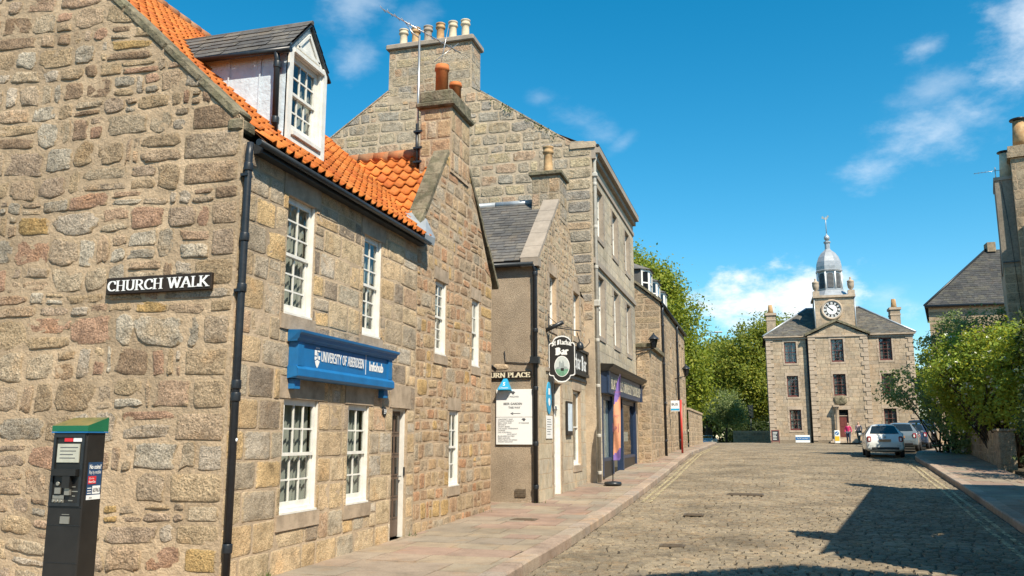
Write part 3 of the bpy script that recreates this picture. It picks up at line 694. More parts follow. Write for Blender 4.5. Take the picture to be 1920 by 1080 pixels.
RW=[(-20,4.0),(8,4.72),(23.3,7.03),(33,7.95),(47,9.4),(52,11.2),(60,13.2),(75,14)]
nrw=lambda y: np.interp(y,[p[0] for p in RW],[p[1] for p in RW])
pavement('pavement',lambda y:nkr(y)+.288,nrw,2,74,3)
# lane beside the first house
pavement('lane',lambda y:-16+0*y,lambda y:-6.51+0*y,3.,8.6,4,zoff=-.03)
# double yellow lines, worn
m,nt2,b=new_mat('worn_yellow_paint'); n=noise_n(nt2,9.,6,.75); r_=ramp(nt2,[(.42,0.),(.56,1.)]); nt2.links.new(n.outputs[0],r_.inputs[0]); b.inputs['Base Color'].default_value=(.52,.43,.25,1); b.inputs['Roughness'].default_value=.8; nt2.links.new(r_.outputs[0],b.inputs['Alpha']); M['yline']=m
def yline(line,side,offs,y0,y1):
    mb=MB()
    for o in offs:
        y=y0
        while y<y1:
            e=min(y+1.,y1); P=lambda q,d:(interp(line,q)+side*(o+d),q,float(roadz(np.array(interp(line,q)+side*(o+d)),np.array(q)))+.013)
            mb.quad(P(y,0),P(y,.085),P(e,.085),P(e,0)); y=e
    struct('yellow_line',mb,[M['yline']])
yline(KL,1,(.22,.40),22,62); yline(KR,-1,(.3,.5),14,38)
# iron covers in the road and pavement
M['cover']=rough_mat('rusted_iron_cover',(.15,.115,.08),var=.4,scale=20.,bd=.006,bs=60.,rough=.6)
def cover(x,y,w,l,z,label,pattern=True):
    mb=MB(); mb.box(x-w/2,y-l/2,z-.02,x+w/2,y+l/2,z)
    k=int(l/.09)
    for i in range(k): mb.box(x-w/2+.05,y-l/2+.05+i*.09,z,x+w/2-.05,y-l/2+.09+i*.09,z+.006)
    o=mb.build('manhole_cover',M['cover']); tag(o,label,'manhole cover','iron covers set in the road and pavement')
cover(-.45,24.2,.95,.7,gp(24.2)-.104,'wide rusty double cover in the cobbles, farthest along the road')
cover(-1.45,19.3,.42,.4,gp(19.3)-.104,'small dark iron cover in the cobbles, middle one of three')
cover(-1.45,14.5,.40,.30,gp(14.5)-.104,'small rusty cover in the cobbles nearest the bottom of the photo')
cover(-4.5,16.6,.5,.4,gp(16.6)+.006,'rusty iron cover in the paving before the brown harled wall')
# ------------------------------------------------------------------ stone house with the orange pantiled roof
XA=-5.74; YA=8.43
A=thing('stone_house',(XA,YA,0),'two storey rubble stone house with an orange pantiled roof and blue sign','house')
ff=FX(XA); gf_=FY(YA)
# openings on the street front (y0,z0,y1,z1)
W1=(9.51,3.20,10.22,4.76); W2=(11.76,3.18,12.40,4.76); G1=(9.62,.70,10.52,2.14); G2=(11.40,.69,12.10,2.13)
DR=(12.97,.03,13.58,2.13); W3=(14.82,3.18,15.40,4.60); W4=(16.97,3.12,17.47,4.56); G3=(15.65,.72,16.20,2.17)
HA=[W1,W2,G1,G2,DR]; HW=[W3,W4,G3]
mb=MB(); z=[]
for h in HA: z+=margins(mb,ff,h,lint=.27 if h is not DR else .38,sill=.19 if h is not DR else 0,over=.12,pr=.012)
wall(mb,ff,YA,13.9,-.25,5.16,HA,rev=.17,mi=1)
masonry(mb,ff,YA,13.9,-.05,5.12,z,hr=(.29,.41),wr=(.4,.85),gap=(.012,.026),h=(.002,.010),e=(9,16),n=16,rings=R_FLAT,jit=.05,rough=.009,warp=.02,split=.12,mi=2,quoin='l')
fw=mb.build('front_wall',[M['dressed'],M['block_mortar'],M['block']],A)
# cross wing: gable to the street
WT=[(13.9,5.25),(15.12,6.86),(15.45,7.25),(16.65,7.25),(17.0,6.88),(18.36,5.1)]
mb=MB(); z=[]
for h in HW: z+=margins(mb,ff,h,lint=.24,sill=.17,over=.1,pr=.012)
wall(mb,ff,13.9,18.36,-.25,9,HW,top=WT,rev=.17,mi=1)
masonry(mb,ff,13.9,18.36,-.02,7.25,z,hr=(.18,.34),wr=(.22,.6),gap=(.018,.045),h=(.003,.012),e=(4,9),n=16,rings=R_ROCK,jit=.14,rough=.010,warp=.05,top=WT,mi=2,split=.22,quoin='r')
mb.quad((XA,18.36,-.25),(-15,18.36,-.25),(-15,18.36,5.1),(XA,18.36,5.1),1)
mb.build('wing_gable',[M['dressed'],M['wing_mortar'],M['wing']],A)
# gable to the lane
SK=[(-16,3.7),(-9.4,8.95),(-5.74,5.40)]
SK=[(-15.6,5.40),(-10.67,9.99),(-5.74,5.40)]
mb=MB()
wall(mb,gf_,-15.6,XA,-.3,14,(),top=SK,mi=0)
masonry(mb,gf_,-12.6,XA-.01,-.08,8.8,(),hr=(.15,.40),wr=(.18,.74),gap=(.022,.055),h=(.003,.020),e=(2.6,6.5),n=18,rings=R_ROCK,jit=.30,rough=.016,warp=.09,top=SK,mi=1,split=.32,quoin='r',miss=.01)
for v in mb.v[:4]: pass
mb.quad((-15.6,YA,-.3),(-15.6,18.36,-.3),(-15.6,18.36,5.3),(-15.6,YA,5.3),0)
mb.build('gable_wall',[M['rubble_mortar'],M['rubble']],A)
# coping (skew) stones on the lane gable
mb=MB(); SL=.931; ang=math.atan(SL); d=Vector((-math.cos(ang),0,math.sin(ang))); nn=Vector((math.sin(ang),0,math.cos(ang)))
t=.10; Lk=6.0
while t<Lk:
    l=U(.55,.95); 
    c=Vector((XA,YA+.12,5.40))+d*(t+l/2)-nn*.02; mb.cbox(c,(l-.004,.30+U(-.02,.02),.12+U(-.012,.016)),Matrix((d,Vector((0,1,0)),nn)).transposed(),b=.025); t+=l
mb.cbox((XA-.11,YA+.12,5.33),(.20,.32,.16),b=.03)
cp=mb.build('coping',M['coping'],A)
# main roof: front slope, plane from the eaves
ME=.905; E0=Vector((-5.56,YA+.3,5.14)); vd=Vector((-1,0,ME)).normalized(); nr=Vector((ME,0,1)).normalized()
RX=-10.67; LV=(E0.x-RX)/abs(vd.x)
mb=MB(); pantiles(mb,E0+nr*.02,(0,1,0),vd,nr,6.9,LV,tw=.205,tl=.262,
    clip=lambda u,v: not (1.2<u<1.95 and .7<v<2.5) and (YA+.3+u)<13.80+(v*.665-.06)/.985+.14)
mb.quad(E0,E0+Vector((0,5.05,0)),E0+Vector((0,8.2,0))+vd*LV,E0+vd*LV,1)
b0=Vector((RX,YA,E0.z+LV*vd.z)); mb.quad(b0,b0+Vector((0,9.9,0)),Vector((-15.7,18.36,5.1)),Vector((-15.7,YA,5.1)),1)
rf=mb.build('roof',[M['tile'],M['ridge_tile']],A)
mb=MB(); y=YA+.25
while y<15.1:
    mb.tube([(RX,y,b0.z+.03),(RX,y+.36,b0.z+.045)],.13,10); y+=.345
mb.build('ridge_tiles',M['ridge_tile'],rf)
# wing roof: near slope (faces -Y) and far slope
YW=16.05; ZW=7.47; S2=(ZW-5.2)/(YW-13.75); u2=Vector((0,1,S2)).normalized(); n2=Vector((0,-S2,1)).normalized()
LW=(YW-13.75)/u2.y
mb=MB(); O=Vector((-9.2,13.75,5.2)); pantiles(mb,O+n2*.02,(1,0,0),u2,n2,9.2-5.98,LW,tw=.242,tl=.31)
mb.quad(O,O+Vector((3.22,0,0)),O+Vector((3.22,0,0))+u2*LW,O+u2*LW,1)
mb.quad((-5.9,YW,ZW),(-9.2,YW,ZW),(-9.2,18.7,5.1),(-5.9,18.7,5.1),1)
wr_=mb.build('wing_roof',[M['tile'],M['ridge_tile']],A)
mb=MB(); x=-8.35
while x<-6.3: mb.tube([(x,YW,ZW+.05),(x+.36,YW,ZW+.06)],.13,10); x+=.35
mb.build('ridge_tiles',M['ridge_tile'],wr_)
# mortar fillet and lead at the valley foot
mb=MB(); mb.tube([(-8.14,16.0,7.52),(-6.97,14.95,6.47),(-5.78,13.9,5.42)],.032,6); mb.build('valley_lead',M['lead'],wr_)
mb=MB(); mb.add([(-5.98,13.62,5.55),(-5.50,13.66,5.18),(-5.48,14.1,5.2),(-5.72,14.25,5.62),(-5.98,14.2,5.75)],[(0,1,2,3,4)]); mb.add([(-5.50,13.66,5.18),(-5.48,14.1,5.2),(-5.50,14.1,5.06),(-5.52,13.66,5.04)],[(0,1,2,3)]); mb.build('lead_flashing',M['lead'],A)
# wing copings
mb=MB()
def skew(mb,fr,pa,pb,w0,w1,th,l=(.5,.8)):
    a=Vector(pa);b=Vector(pb); D=(b-a); Ln=D.length; D.normalize(); t=0
    Nn=Vector((-D.y,D.x)); 
    if Nn.y<0: Nn=-Nn
    while t<Ln-.02:
        k=min(U(*l),Ln-t); k=Ln-t if Ln-t-k<.25 else k
        q=[a+D*(t+.005),a+D*(t+k-.005),a+D*(t+k-.005)+Nn*th,a+D*(t+.005)+Nn*th]
        mb.prism(fr,[(p.x,p.y) for p in q],w0,w1+U(-.008,.008)); t+=k
skew(mb,ff,(13.88,5.22),(15.45,7.28),-.30,.015,.09); mb.build('coping',M['coping'],A); mb=MB(); skew(mb,ff,(18.78,5.05),(16.62,7.28),-.34,.03,.10)
mb.build('coping',M['coping'],A)
# wing chimney
mb=MB(); cx0,cx1,cy0,cy1=-6.38,-5.71,15.48,16.62
for (fr,a,b) in ((FY(cy0),cx0,cx1),(FX(cx1),cy0,cy1)):
    wall(mb,fr,a,b,6.9,8.28,(),mi=0); masonry(mb,fr,a,b,6.95,8.26,(),hr=(.3,.42),wr=(.28,.5),gap=(.015,.03),h=(.006,.014),e=(7,12),n=12,rings=R_FLAT,jit=.06,rough=.008,warp=.01,mi=1,split=.0)
mb.box(cx0,cy1-.01,6.8,cx1-.01,cy1,8.28,0); mb.box(cx0-.01,cy0+.01,6.8,cx0,cy1,8.28,0)
ch=mb.build('chimney',[M['wing_mortar'],M['wing']],A)
mb=MB(); mb.cbox(((cx0+cx1)/2,(cy0+cy1)/2,8.34),(cx1-cx0+.16,cy1-cy0+.2,.12),b=.03); mb.cbox(((cx0+cx1)/2,(cy0+cy1)/2,8.53),(cx1-cx0+.05,cy1-cy0+.06,.26),b=.03); mb.build('cap',M['coping'],ch)
pot(ch,'chimney_pot',-6.02,15.72,8.64,.66,.135,M['pot_orange'],'plain'); pot(ch,'chimney_pot',-5.93,16.3,8.64,.50,.125,M['pot_orange'],'plain')
# eaves board and gutter
mb=MB(); mb.box(-5.76,YA+.22,5.03,-5.60,13.95,5.15); mb.build('eaves_board',M['iron'],A)
mb=MB(); mb.tube([(-5.56,YA+.06,5.11),(-5.54,13.98,5.08)],.042,10); gt=mb.build('gutter',M['iron'],A)
mb=MB(); pipe(mb,[(-5.66,YA+.04,5.10),(-5.662,YA+.03,4.95),(-5.665,YA+.03,3.),(-5.665,YA+.03,-.02)],.043,[(-5.665,YA+.03,zz) for zz in (4.8,3.95,3.35,2.24,2.1,.45)])
mb.box(-5.73,YA-.03,3.3,-5.64,YA+.09,3.33); mb.box(-5.73,YA-.03,4.68,-5.64,YA+.09,4.71)
mb.build('drainpipe',M['iron_worn'],A)
mb=MB(); mb.lathe([(.0,.0),(.022,.0),(.022,.004),(.0,.004)],(XA+.075+.043,YA+.03,1.62),10,M=Matrix(((0,0,1),(0,1,0),(-1,0,0)))); mb.build('sticker',M['signwhite'],A)
# windows, door
for h,nx,ny,cu in ((W1,2,(3,3),(.5,.45)),(W2,2,(3,3),(.44,.5)),(G1,3,(2,2),(.5,.44)),(G2,2,(2,2),(.5,.5)),(W3,2,(3,3),(.5,.46)),(W4,2,(2,2),(.5,.5)),(G3,2,(2,2),(.5,.5))):
    sash(A,ff,h,rec=.035 if h[1]<2 else .05,nx=nx,ny=ny,curt=cu,lin=-.012)
mb=MB(); y0,z0,y1,z1=DR; 
mb.fbox(ff,y0+.004,z0,-.16,y0+.05,z1-.004,-.06); mb.fbox(ff,y1-.05,z0,-.16,y1-.004,z1-.004,-.04); mb.fbox(ff,y0+.05,z1-.05,-.16,y1-.05,z1-.004,-.06)
dw=mb.build('door_frame',M['white'],A)
mb=MB(); mb.fbox(ff,y0+.05,z0+.02,-.14,y1-.05,z1-.05,-.11)
for i in range(2):
    for k in range(5):
        a=y0+.09+i*.24; c=z0+.32+k*.345; mb.fbox(ff,a-.012,c-.012,-.11,a+.20,c+.302,-.098)
dr=mb.build('door',M['door'],A)
mb=MB()
for i in range(2):
    for k in range(5):
        a=y0+.09+i*.24; c=z0+.32+k*.345; mb.quad(ff.p(a+.015,c+.015,-.096),ff.p(a+.175,c+.015,-.096),ff.p(a+.175,c+.275,-.096),ff.p(a+.015,c+.275,-.096))
mb.build('pane',M['darkglass'],dr)
mb=MB(); mb.tube([ff.p(y1-.10,z0+.98,-.11),ff.p(y1-.10,z0+.98,-.05),ff.p(y1-.2,z0+.98,-.045)],.012,6); mb.fbox(ff,y1-.12,z0+.9,-.11,y1-.08,z0+1.08,-.1); mb.build('handle',M['alu'],dr)
mb=MB(); mb.fbox(ff,y0-.05,-.02,-.2,y1+.08,z0,.10); mb.build('doorstep',M['dressed'],A)
mb=MB(); mb.fbox(ff,y1-.04,1.02,-.035,y1-.012,1.16,-.015); mb.build('bell_box',M['iron'],A)
# dormer
DX=-6.03; D0,D1,DM=9.80,10.86,10.33; ZE,ZA_=7.0,7.56
fd=FX(DX)
zr=lambda x: E0.z+(E0.x-x)*ME
D=MB(); fw_=(D0+.16,5.82,D1-.15,6.96)
wall(D,fd,D0,D1,5.56,9,[fw_],top=[(D0,ZE),(DM,ZA_),(D1,ZE)],rev=.06)
D.fbox(fd,D0,5.5,-.02,D0+.11,ZE+.06,.03); D.fbox(fd,D1-.11,5.5,-.02,D1,ZE+.06,.03)
D.fbox(fd,D0+.11,5.52,-.02,D1-.11,5.72,.02); D.fbox(fd,fw_[0]-.05,fw_[3],-.01,fw_[2]+.05,fw_[3]+.06,.05); D.fbox(fd,fw_[0]-.02,5.765,-.01,fw_[2]+.02,5.82,.05)
for (a,b) in (((DM-.3,ZE+.09),(DM,ZE+.40)),((DM+.3,ZE+.09),(DM,ZE+.40)),((DM-.32,ZE+.09),(DM+.32,ZE+.09))):
    p=Vector(a);q=Vector(b);d_=(q-p).normalized();n_=Vector((-d_.y,d_.x))*.022
    D.prism(fd,[tuple(p-n_),tuple(q-n_),tuple(q+n_),tuple(p+n_)],-.005,.025)
dm=D.build('dormer',M['white'],A)
mb=MB()
for yy_,s in ((D0,1),(D1,-1)):
    mb=MB()
    xb=E0.x-(ZE-E0.z)/ME
    mb.add([(DX,yy_,zr(DX)-.15),(xb-.1,yy_,ZE),(DX,yy_,ZE)],[(0,1,2)])
    for xx in (-6.45,-6.95): mb.add([(xx-.012,yy_-s*.02,zr(xx)),(xx+.012,yy_-s*.02,zr(xx)),(xx+.012,yy_-s*.02,ZE),(xx-.012,yy_-s*.02,ZE)],[(0,1,2,3)])
    mb.build('cheek',M['cheek'],dm)
mb=MB(); k=(ZA_-ZE)/(DM-D0); xb=-8.25
for s in (-1,1):
    ud=Vector((-1,0,0)); vd_=Vector((0,-s,k)).normalized(); nd=Vector((0,s*k,1)).normalized()
    Lr=(DM-D0+.09)/abs(vd_.y); o=Vector((DX+.05,DM,ZA_+.015))-vd_*Lr
    ln=-xb+o.x
    slates(mb,o+nd*.03,ud,vd_,nd,Lr,lambda v:0,lambda v:ln,sw=(.2,.32),sl=.15,mi=0,th=.015)
    mb.add([o,o+ud*ln,o+ud*ln+vd_*Lr,o+vd_*Lr,o-nd*.02,o+ud*ln-nd*.02,o+ud*ln+vd_*Lr-nd*.02,o+vd_*Lr-nd*.02],[(0,1,2,3),(7,6,5,4),(0,4,5,1),(0,3,7,4)],1)
dr_=mb.build('roof',[M['slate'],M['iron']],dm)
mb=MB(); mb.tube([(DX+.06,DM,ZA_+.035),(xb,DM,ZA_+.035)],.034,8); mb.build('ridge',M['slate'],dm)
mb=MB(); mb.tube([(DX+.12,D0-.13,ZE-.12),(xb+.9,D0-.13,ZE-.10)],.045,8); pipe(mb,[(DX-.1,D0-.13,ZE-.12),(DX-.11,D0-.09,ZE-.24),(DX-.11,D0-.07,5.72)],.042,[(DX-.11,D0-.08,ZE-.3),(DX-.11,D0-.07,5.9)])
mb.build('dormer_pipe',M['iron'],dm)
sash(dm,fd,fw_,rec=.05,nx=3,ny=(2,2),curt=(.0,.4),room=True)
# television aerial on its mast beside the wing chimney
T=thing('television_aerial',(-6.47,15.55,7.4),'tall metal television aerial mast strapped beside the orange chimney pots','aerial')
mb=MB(); mb.tube([(-6.47,15.55,7.15),(-6.47,15.55,9.95)],.024,8); mb.build('mast',M['alu'],T)
mb=MB(); mb.tube([(-6.47,15.52,7.0),(-6.47,15.52,8.0)],.034,8)
for zz in (7.15,7.45,7.8): mb.box(-6.53,15.46,zz,-6.34,15.58,zz+.04)
mb.build('bracket',M['iron'],T)
mb=MB(); a=Vector((-7.12,15.1,10.42)); b=Vector((-5.75,16.1,9.72)); mb.tube([a,b],.012,6)
for i in range(11):
    p=a.lerp(b,i/10*.9); mb.tube([p-Vector((.02,.10,-.03)),p+Vector((.02,.10,-.03))],.007,5)
mb.tube([(-6.47,15.55,9.9),(-6.6,15.48,10.0),(-6.72,15.42,10.2)],.012,6); mb.tube([(-6.1,15.8,9.3),(-5.95,15.9,10.3)],.008,5); mb.tube([(-6.2,15.7,9.4),(-5.8,16.1,9.95)],.008,5)
mb.build('antenna',M['alu'],T)
# house number plaque
mb=MB(); c=ff.p(12.62,2.05,.0); mb.lathe([(.075,0),(.08,.01),(.08,.02),(.07,.025)],(0,0,0),16,M=None)
vs=[(c.x+z_,c.y+x_,c.z+y_) for x_,y_,z_ in mb.v]; mb.v=vs
pl=mb.build('number_plaque',M['signblack'],A); mb=MB(); ftext(mb,ff,'59',12.575,2.02,.10,.028,bold=.02); mb.build('numerals',M['signwhite'],pl)
# street name sign on the lane gable
S=thing('street_sign',(-6.74,YA-.03,3.43),'dark sign reading CHURCH WALK on the big rubble gable','street sign')
mb=MB(); mb.cbox((-6.735,YA-.045,3.435),(1.46,.05,.20),b=.006); mb.build('board',M['signbrown'],S)
mb=MB(); letters(mb,FY(YA-.072),'CHURCH WALK',-7.44,-6.03,3.372,.122,nib=(.165,.06,0)); mb.build('lettering',M['signwhite'],S)
# blue fascia sign
B=thing('fascia_sign',(XA,11.1,2.7),'bright blue wall sign with white lettering over the ground floor windows','sign')
mb=MB(); mb.fbox(ff,9.66,2.40,0.012,12.58,2.92,.13); 
mb.fbox(ff,9.66,2.55,.13,9.80,2.86,.15); mb.fbox(ff,12.44,2.55,.13,12.58,2.86,.15)
mb.build('panel',M['blue'],B)
mb=MB()
prof=[(.012,2.86),(.155,2.86),(.165,2.885),(.19,2.90),(.205,2.94),(.235,2.965),(.24,2.995),(.012,3.01)]
def mould(mb,prof,ya,yb,x0):
    k=len(prof); vs=[(x0+a,ya-(a-.13)*.5 if a>.13 else ya,b) for a,b in prof]+[(x0+a,yb+(a-.13)*.5 if a>.13 else yb,b) for a,b in prof]
    mb.add(vs,[tuple(range(k-1,-1,-1)),tuple(range(k,2*k))]+[(i,(i+1)%k,k+(i+1)%k,k+i) for i in range(k)])
mould(mb,prof,9.62,12.62,XA); mb.build('cornice',M['blue'],B)
mb=MB(); mould(mb,[(.012,2.39),(.14,2.39),(.175,2.42),(.175,2.51),(.14,2.55),(.012,2.55)],9.64,12.60,XA); mb.build('lower_moulding',M['blue'],B)
mb=MB()
for y in (9.68,12.4): mb.fbox(ff,y,2.26,.0,y+.14,2.38,.10)
mb.build('bracket',M['blue'],B)
mb=MB(); fl=FX(XA+.132); letters(mb,fl,'UNIVERSITY OF ABERDEEN',10.28,11.56,2.655,.128,nib=(.17,.085,0),srf=(.18,.05))
ftext(mb,fl,'Infohub',11.77,2.645,.18,.003,bold=.045,width=.5)
mb.fbox(fl,11.645,2.57,.0,11.655,2.86,.004)
# shield emblem: three crown points above a quartered shield
sh=lambda u,v:(10.105+u*.15,2.585+v*.215)
def pg(*pts): mb.poly([fl.p(*sh(*p),.003) for p in pts])
pg((0,.95),(.42,.95),(.42,.62),(0,.62)); pg((.5,.95),(1,.95),(1,.86),(.5,.86)); pg((.5,.80),(.62,.80),(.62,.45),(.5,.45)); pg((.68,.62),(1,.62),(1,.38),(.68,.38)); pg((0,.55),(.44,.55),(.44,.45),(.1,.30),(0,.4)); pg((.08,.25),(.5,.38),(.95,.28),(.72,.02),(.5,-.15),(.25,.02))
for i in range(4): pg((.18+i*.2,1.04),(.28+i*.2,1.04),(.28+i*.2,1.14),(.18+i*.2,1.14))
mb.build('lettering',M['signwhite'],B)
# ------------------------------------------------------------------ harled pub with the hanging sign
XB=-5.05; YB=19.95
H=thing('pub_house',(XB,YB,.1),'brown harled pub with a slate roof and pale rubble gable to the street','pub')
fb=FX(XB); fy=FY(YB)
BW1=(21.12,4.48,21.92,5.85); BW2=(24.1,4.55,24.95,5.87); BD=(21.5,.16,22.35,3.05); BG=(23.9,.86,25.0,2.98)
BT=[(YB,6.02),(22.25,7.98),(23.25,7.98),(25.8,5.2)]
mb=MB(); z=[]
for h in (BW1,BW2): z+=margins(mb,fb,h,lint=.3,sill=.16,jw=.2,pr=.012,over=.1)
z+=margins(mb,fb,BG,lint=.35,sill=.17,over=.1,pr=.012); z+=margins(mb,fb,BD,lint=.3,sill=0,jw=.16,over=.16,pr=.014)
wall(mb,fb,YB,25.8,-.2,9,(BW1,BW2,BD,BG),top=BT,rev=.2,mi=1)
masonry(mb,fb,YB,25.8,.05,3.36,z,hr=(.34,.42),wr=(.5,1.0),gap=(.006,.010),h=(.002,.006),e=(18,30),n=12,rings=R_LOW,jit=.0,rough=.003,warp=0,mi=3,split=0)
masonry(mb,fb,YB,25.8,3.37,8.0,z,hr=(.13,.26),wr=(.14,.42),gap=(.03,.06),h=(.004,.012),e=(2.6,5),n=10,rings=[(1,0),(.9,.8),(.5,1.05)],jit=.25,rough=.01,warp=.06,top=BT,mi=2,split=.2,quoin='l')
mb.build('street_gable',[M['dressed'],M['wing_mortar'],M['bar_rubble'],M['ashlar']],H)
mb=MB(); wall(mb,fy,-11,XB,-.2,6.02); mb.quad((-11,YB,-.2),(-11,25.8,-.2),(-11,25.8,6),(-11,YB,6)); mb.build('side_wall',M['harl'],H)
mb=MB(); sB=(8.2-6.02)/(22.75-YB); ub=Vector((0,1,sB)).normalized(); nb_=Vector((0,-sB,1)).normalized(); o=Vector((-11,YB-.14,5.93)); Lb=(22.75-o.y)/ub.y
slates(mb,o,(1,0,0),ub,nb_,Lb,lambda v:0,lambda v:11-5.38,sw=(.2,.36),sl=.17,th=.014)
q=o-nb_*.012; mb.quad(q,q+Vector((5.62,0,0)),q+Vector((5.62,0,0))+ub*Lb,q+ub*Lb,1); e=o+ub*Lb
mb.quad(e,e+Vector((5.62,0,0)),(-5.38,25.8,5.6),(-11,25.8,5.6),1)
rb=mb.build('roof',[M['slate'],M['iron']],H)
mb=MB(); mb.tube([(-11,22.75,e.z+.0),(-7.0,22.75,e.z+.0)],.10,8); mb.tube([(-6.98,22.75,e.z),(-5.85,22.75,e.z)],.10,8); mb.build('ridge',M['lead'],rb)
mb=MB(); skew(mb,fb,(YB-.10,5.92),(22.32,8.06),-.42,.03,.10,l=(.5,.75)); mb.fbox(fb,YB-.16,5.78,-.40,YB+.12,5.99,.05); mb.build('coping',M['ashlar_joint'],H)
mb=MB()
for fr,a,b in ((FY(22.35),-5.82,-5.03),(FX(-5.03),22.35,23.25)):
    wall(mb,fr,a,b,7.6,8.88); masonry(mb,fr,a,b,7.7,8.87,(),hr=(.3,.4),wr=(.25,.45),gap=(.012,.02),h=(.006,.014),e=(7,12),n=10,rings=R_LOW,jit=.06,rough=.008,warp=.01,mi=1,split=0)
mb.quad((-5.82,22.35,7.6),(-5.82,23.25,7.6),(-5.82,23.25,8.88),(-5.82,22.35,8.88)); mb.quad((-5.82,23.25,7.6),(-5.03,23.25,7.6),(-5.03,23.25,8.88),(-5.82,23.25,8.88))
cb=mb.build('chimney',[M['dgable_mortar'],M['dgable']],H)
mb=MB(); mb.cbox((-5.425,22.8,8.93),(.95,1.08,.12),b=.02); mb.build('cap',M['coping'],cb)
pot(cb,'chimney_pot',-5.44,22.75,8.98,.85,.145,M['pot_buff'])
mb=MB(); mb.tube([(-11,YB-.13,5.86),(-5.13,YB-.13,5.84)],.06,8); mb.build('gutter',M['iron'],H)
mb=MB(); px=-5.13; pipe(mb,[(px,YB-.13,5.83),(px+.02,YB-.07,5.7),(px+.02,YB-.06,.1)],.052,[(px+.02,YB-.06,q) for q in (5.6,4.2,2.8,1.5,.5)]); mb.build('drainpipe',M['iron_worn'],H)
mb=MB(); mb.tube([(-5.90,YB-.02,3.72),(-5.87,YB-.02,3.46),(-5.45,YB-.02,3.42),(-5.15,YB-.02,3.42)],.012,5); mb.tube([(-6.42,YB-.02,3.55),(-6.1,YB-.02,3.28)],.02,5); mb.box(-5.22,YB-.17,3.4,-5.0,YB-.02,3.56)
mb.build('cable',M['iron'],H)
mb=MB(); mb.cbox((-5.50,YB-.01,.36),(.26,.04,.17)); 
for i in range(3): mb.box(-5.61,YB-.036,.31+i*.04,-5.39,YB-.03,.33+i*.04)
mb.build('vent',M['cover'],H)
mb=MB(); stone(mb,fy,-6.22,3.26,-5.80,3.42,.02,2.5,14,R_ROCK,.35,.01,.0,None,0); mb.build('patch',M['wing'],H)
for h,ny in ((BW1,(2,2)),(BW2,(2,2))): sash(H,fb,h,rec=.11,nx=2,ny=ny,curt=(.5,.5),lod=1)
sash(H,fb,BG,rec=.09,nx=1,ny=(1,1),curt=(.5,.5),lod=1)
mb=MB(); y0,z0,y1,z1=BD; mb.fbox(fb,y0+.004,z0,-.2,y0+.06,z1-.004,-.06); mb.fbox(fb,y1-.06,z0,-.2,y1-.004,z1-.004,-.02); mb.fbox(fb,y0+.06,2.38,-.2,y1-.06,2.46,-.08); df=mb.build('door_frame',M['white'],H)
mb=MB(); mb.fbox(fb,y0+.06,z0+.01,-.18,y1-.06,2.38,-.13); 
for a,c in ((.35,1.1),(1.2,2.2)): mb.fbox(fb,y0+.14,z0+a-.1,-.13,y1-.14,z0+c-.1,-.118)
mb.build('door',M['white'],H)
mb=MB(); mb.quad(fb.p(y0+.06,2.46,-.15),fb.p(y1-.06,2.46,-.15),fb.p(y1-.06,z1,-.15),fb.p(y0+.06,z1,-.15)); mb.build('fanlight',M['darkglass'],H)
mb=MB(); mb.fbox(fb,y0-.05,.0,-.2,y1+.05,z0,.12); mb.build('doorstep',M['dressed'],H)
mb=MB(); mb.fbox(fb,YB+.7,3.28,.001,25.7,3.37,.05); mb.build('string_course',M['ashlar_joint'],H)
# black name board on the pub front
S=thing('name_board',(XB,24,3.8),'black pub name board with white blackletter on the wall behind the hanging sign','sign')
mb=MB(); mb.fbox(fb,22.3,3.48,.01,25.6,4.16,.09); mb.fbox(fb,22.2,4.12,.01,25.7,4.2,.14); mb.fbox(fb,22.2,3.42,.01,25.7,3.5,.14); mb.fbox(fb,25.54,3.5,.01,25.7,4.12,.12); mb.build('board',M['signblack'],S)
mb=MB(); letters(mb,FX(XB+.092),'St Machar Bar',22.5,25.45,3.6,.40,font=BLACK,nib=(.17,.05,40)); mb.build('lettering',M['signwhite'],S)
# hanging sign
YS=20.95; S=thing('hanging_sign',(-4.7,YS,3.0),'black shield shaped hanging pub sign with oval picture on an iron bracket','hanging sign')
cx=-4.69; hw=.335; fs=FY(YS)
half=[(0,3.0),(.10,3.015),(.17,3.07),(.20,3.10),(.22,3.16),(.30,3.17),(.335,3.20),(.335,3.95),(.30,4.0),(.24,4.0),(.225,4.07),(.17,4.13),(.08,4.17),(0,4.18)]
out=[(cx+a,b) for a,b in half]+[(cx-a,b) for a,b in half[::-1][1:-1]]
mb=MB(); mb.prism(fs,out,-.02,.02); bd_=mb.build('board',M['signblack'],S)
ins=lambda k:[(cx+(a-cx)*k,3.59+(b-3.59)*k) for a,b in out]
mb=MB(); o1,o2=ins(1.0),ins(.945)
for i in range(len(o1)):
    j=(i+1)%len(o1); a,b,c,d=o1[i],o1[j],o2[j],o2[i]
    mb.add([fs.p(*a,.028),fs.p(*b,.028),fs.p(*c,.028),fs.p(*d,.028),fs.p(*a,-.028),fs.p(*b,-.028)],[(0,1,2,3),(4,5,1,0)])
mb.build('border',M['signwhite'],S)
mb=MB()
letters(mb,fs,'Bar',cx-.165,cx+.165,3.70,.165,n=.024,font=BLACK,nib=(.24,.08,35))
def bend(u,v,n):
    t=(u-cx)/.27; return fs.p(u,v-.05*t*t,n)
letters(mb,fs,'St Machar',cx-.265,cx+.265,3.955,.12,n=.024,font=BLACK,nib=(.19,.06,38),place=bend)
mb.build('lettering',M['signwhite'],S)
ov=lambda rx,rz,n=28:[(cx+rx*math.cos(2*math.pi*i/n),3.405+rz*math.sin(2*math.pi*i/n)) for i in range(n)]
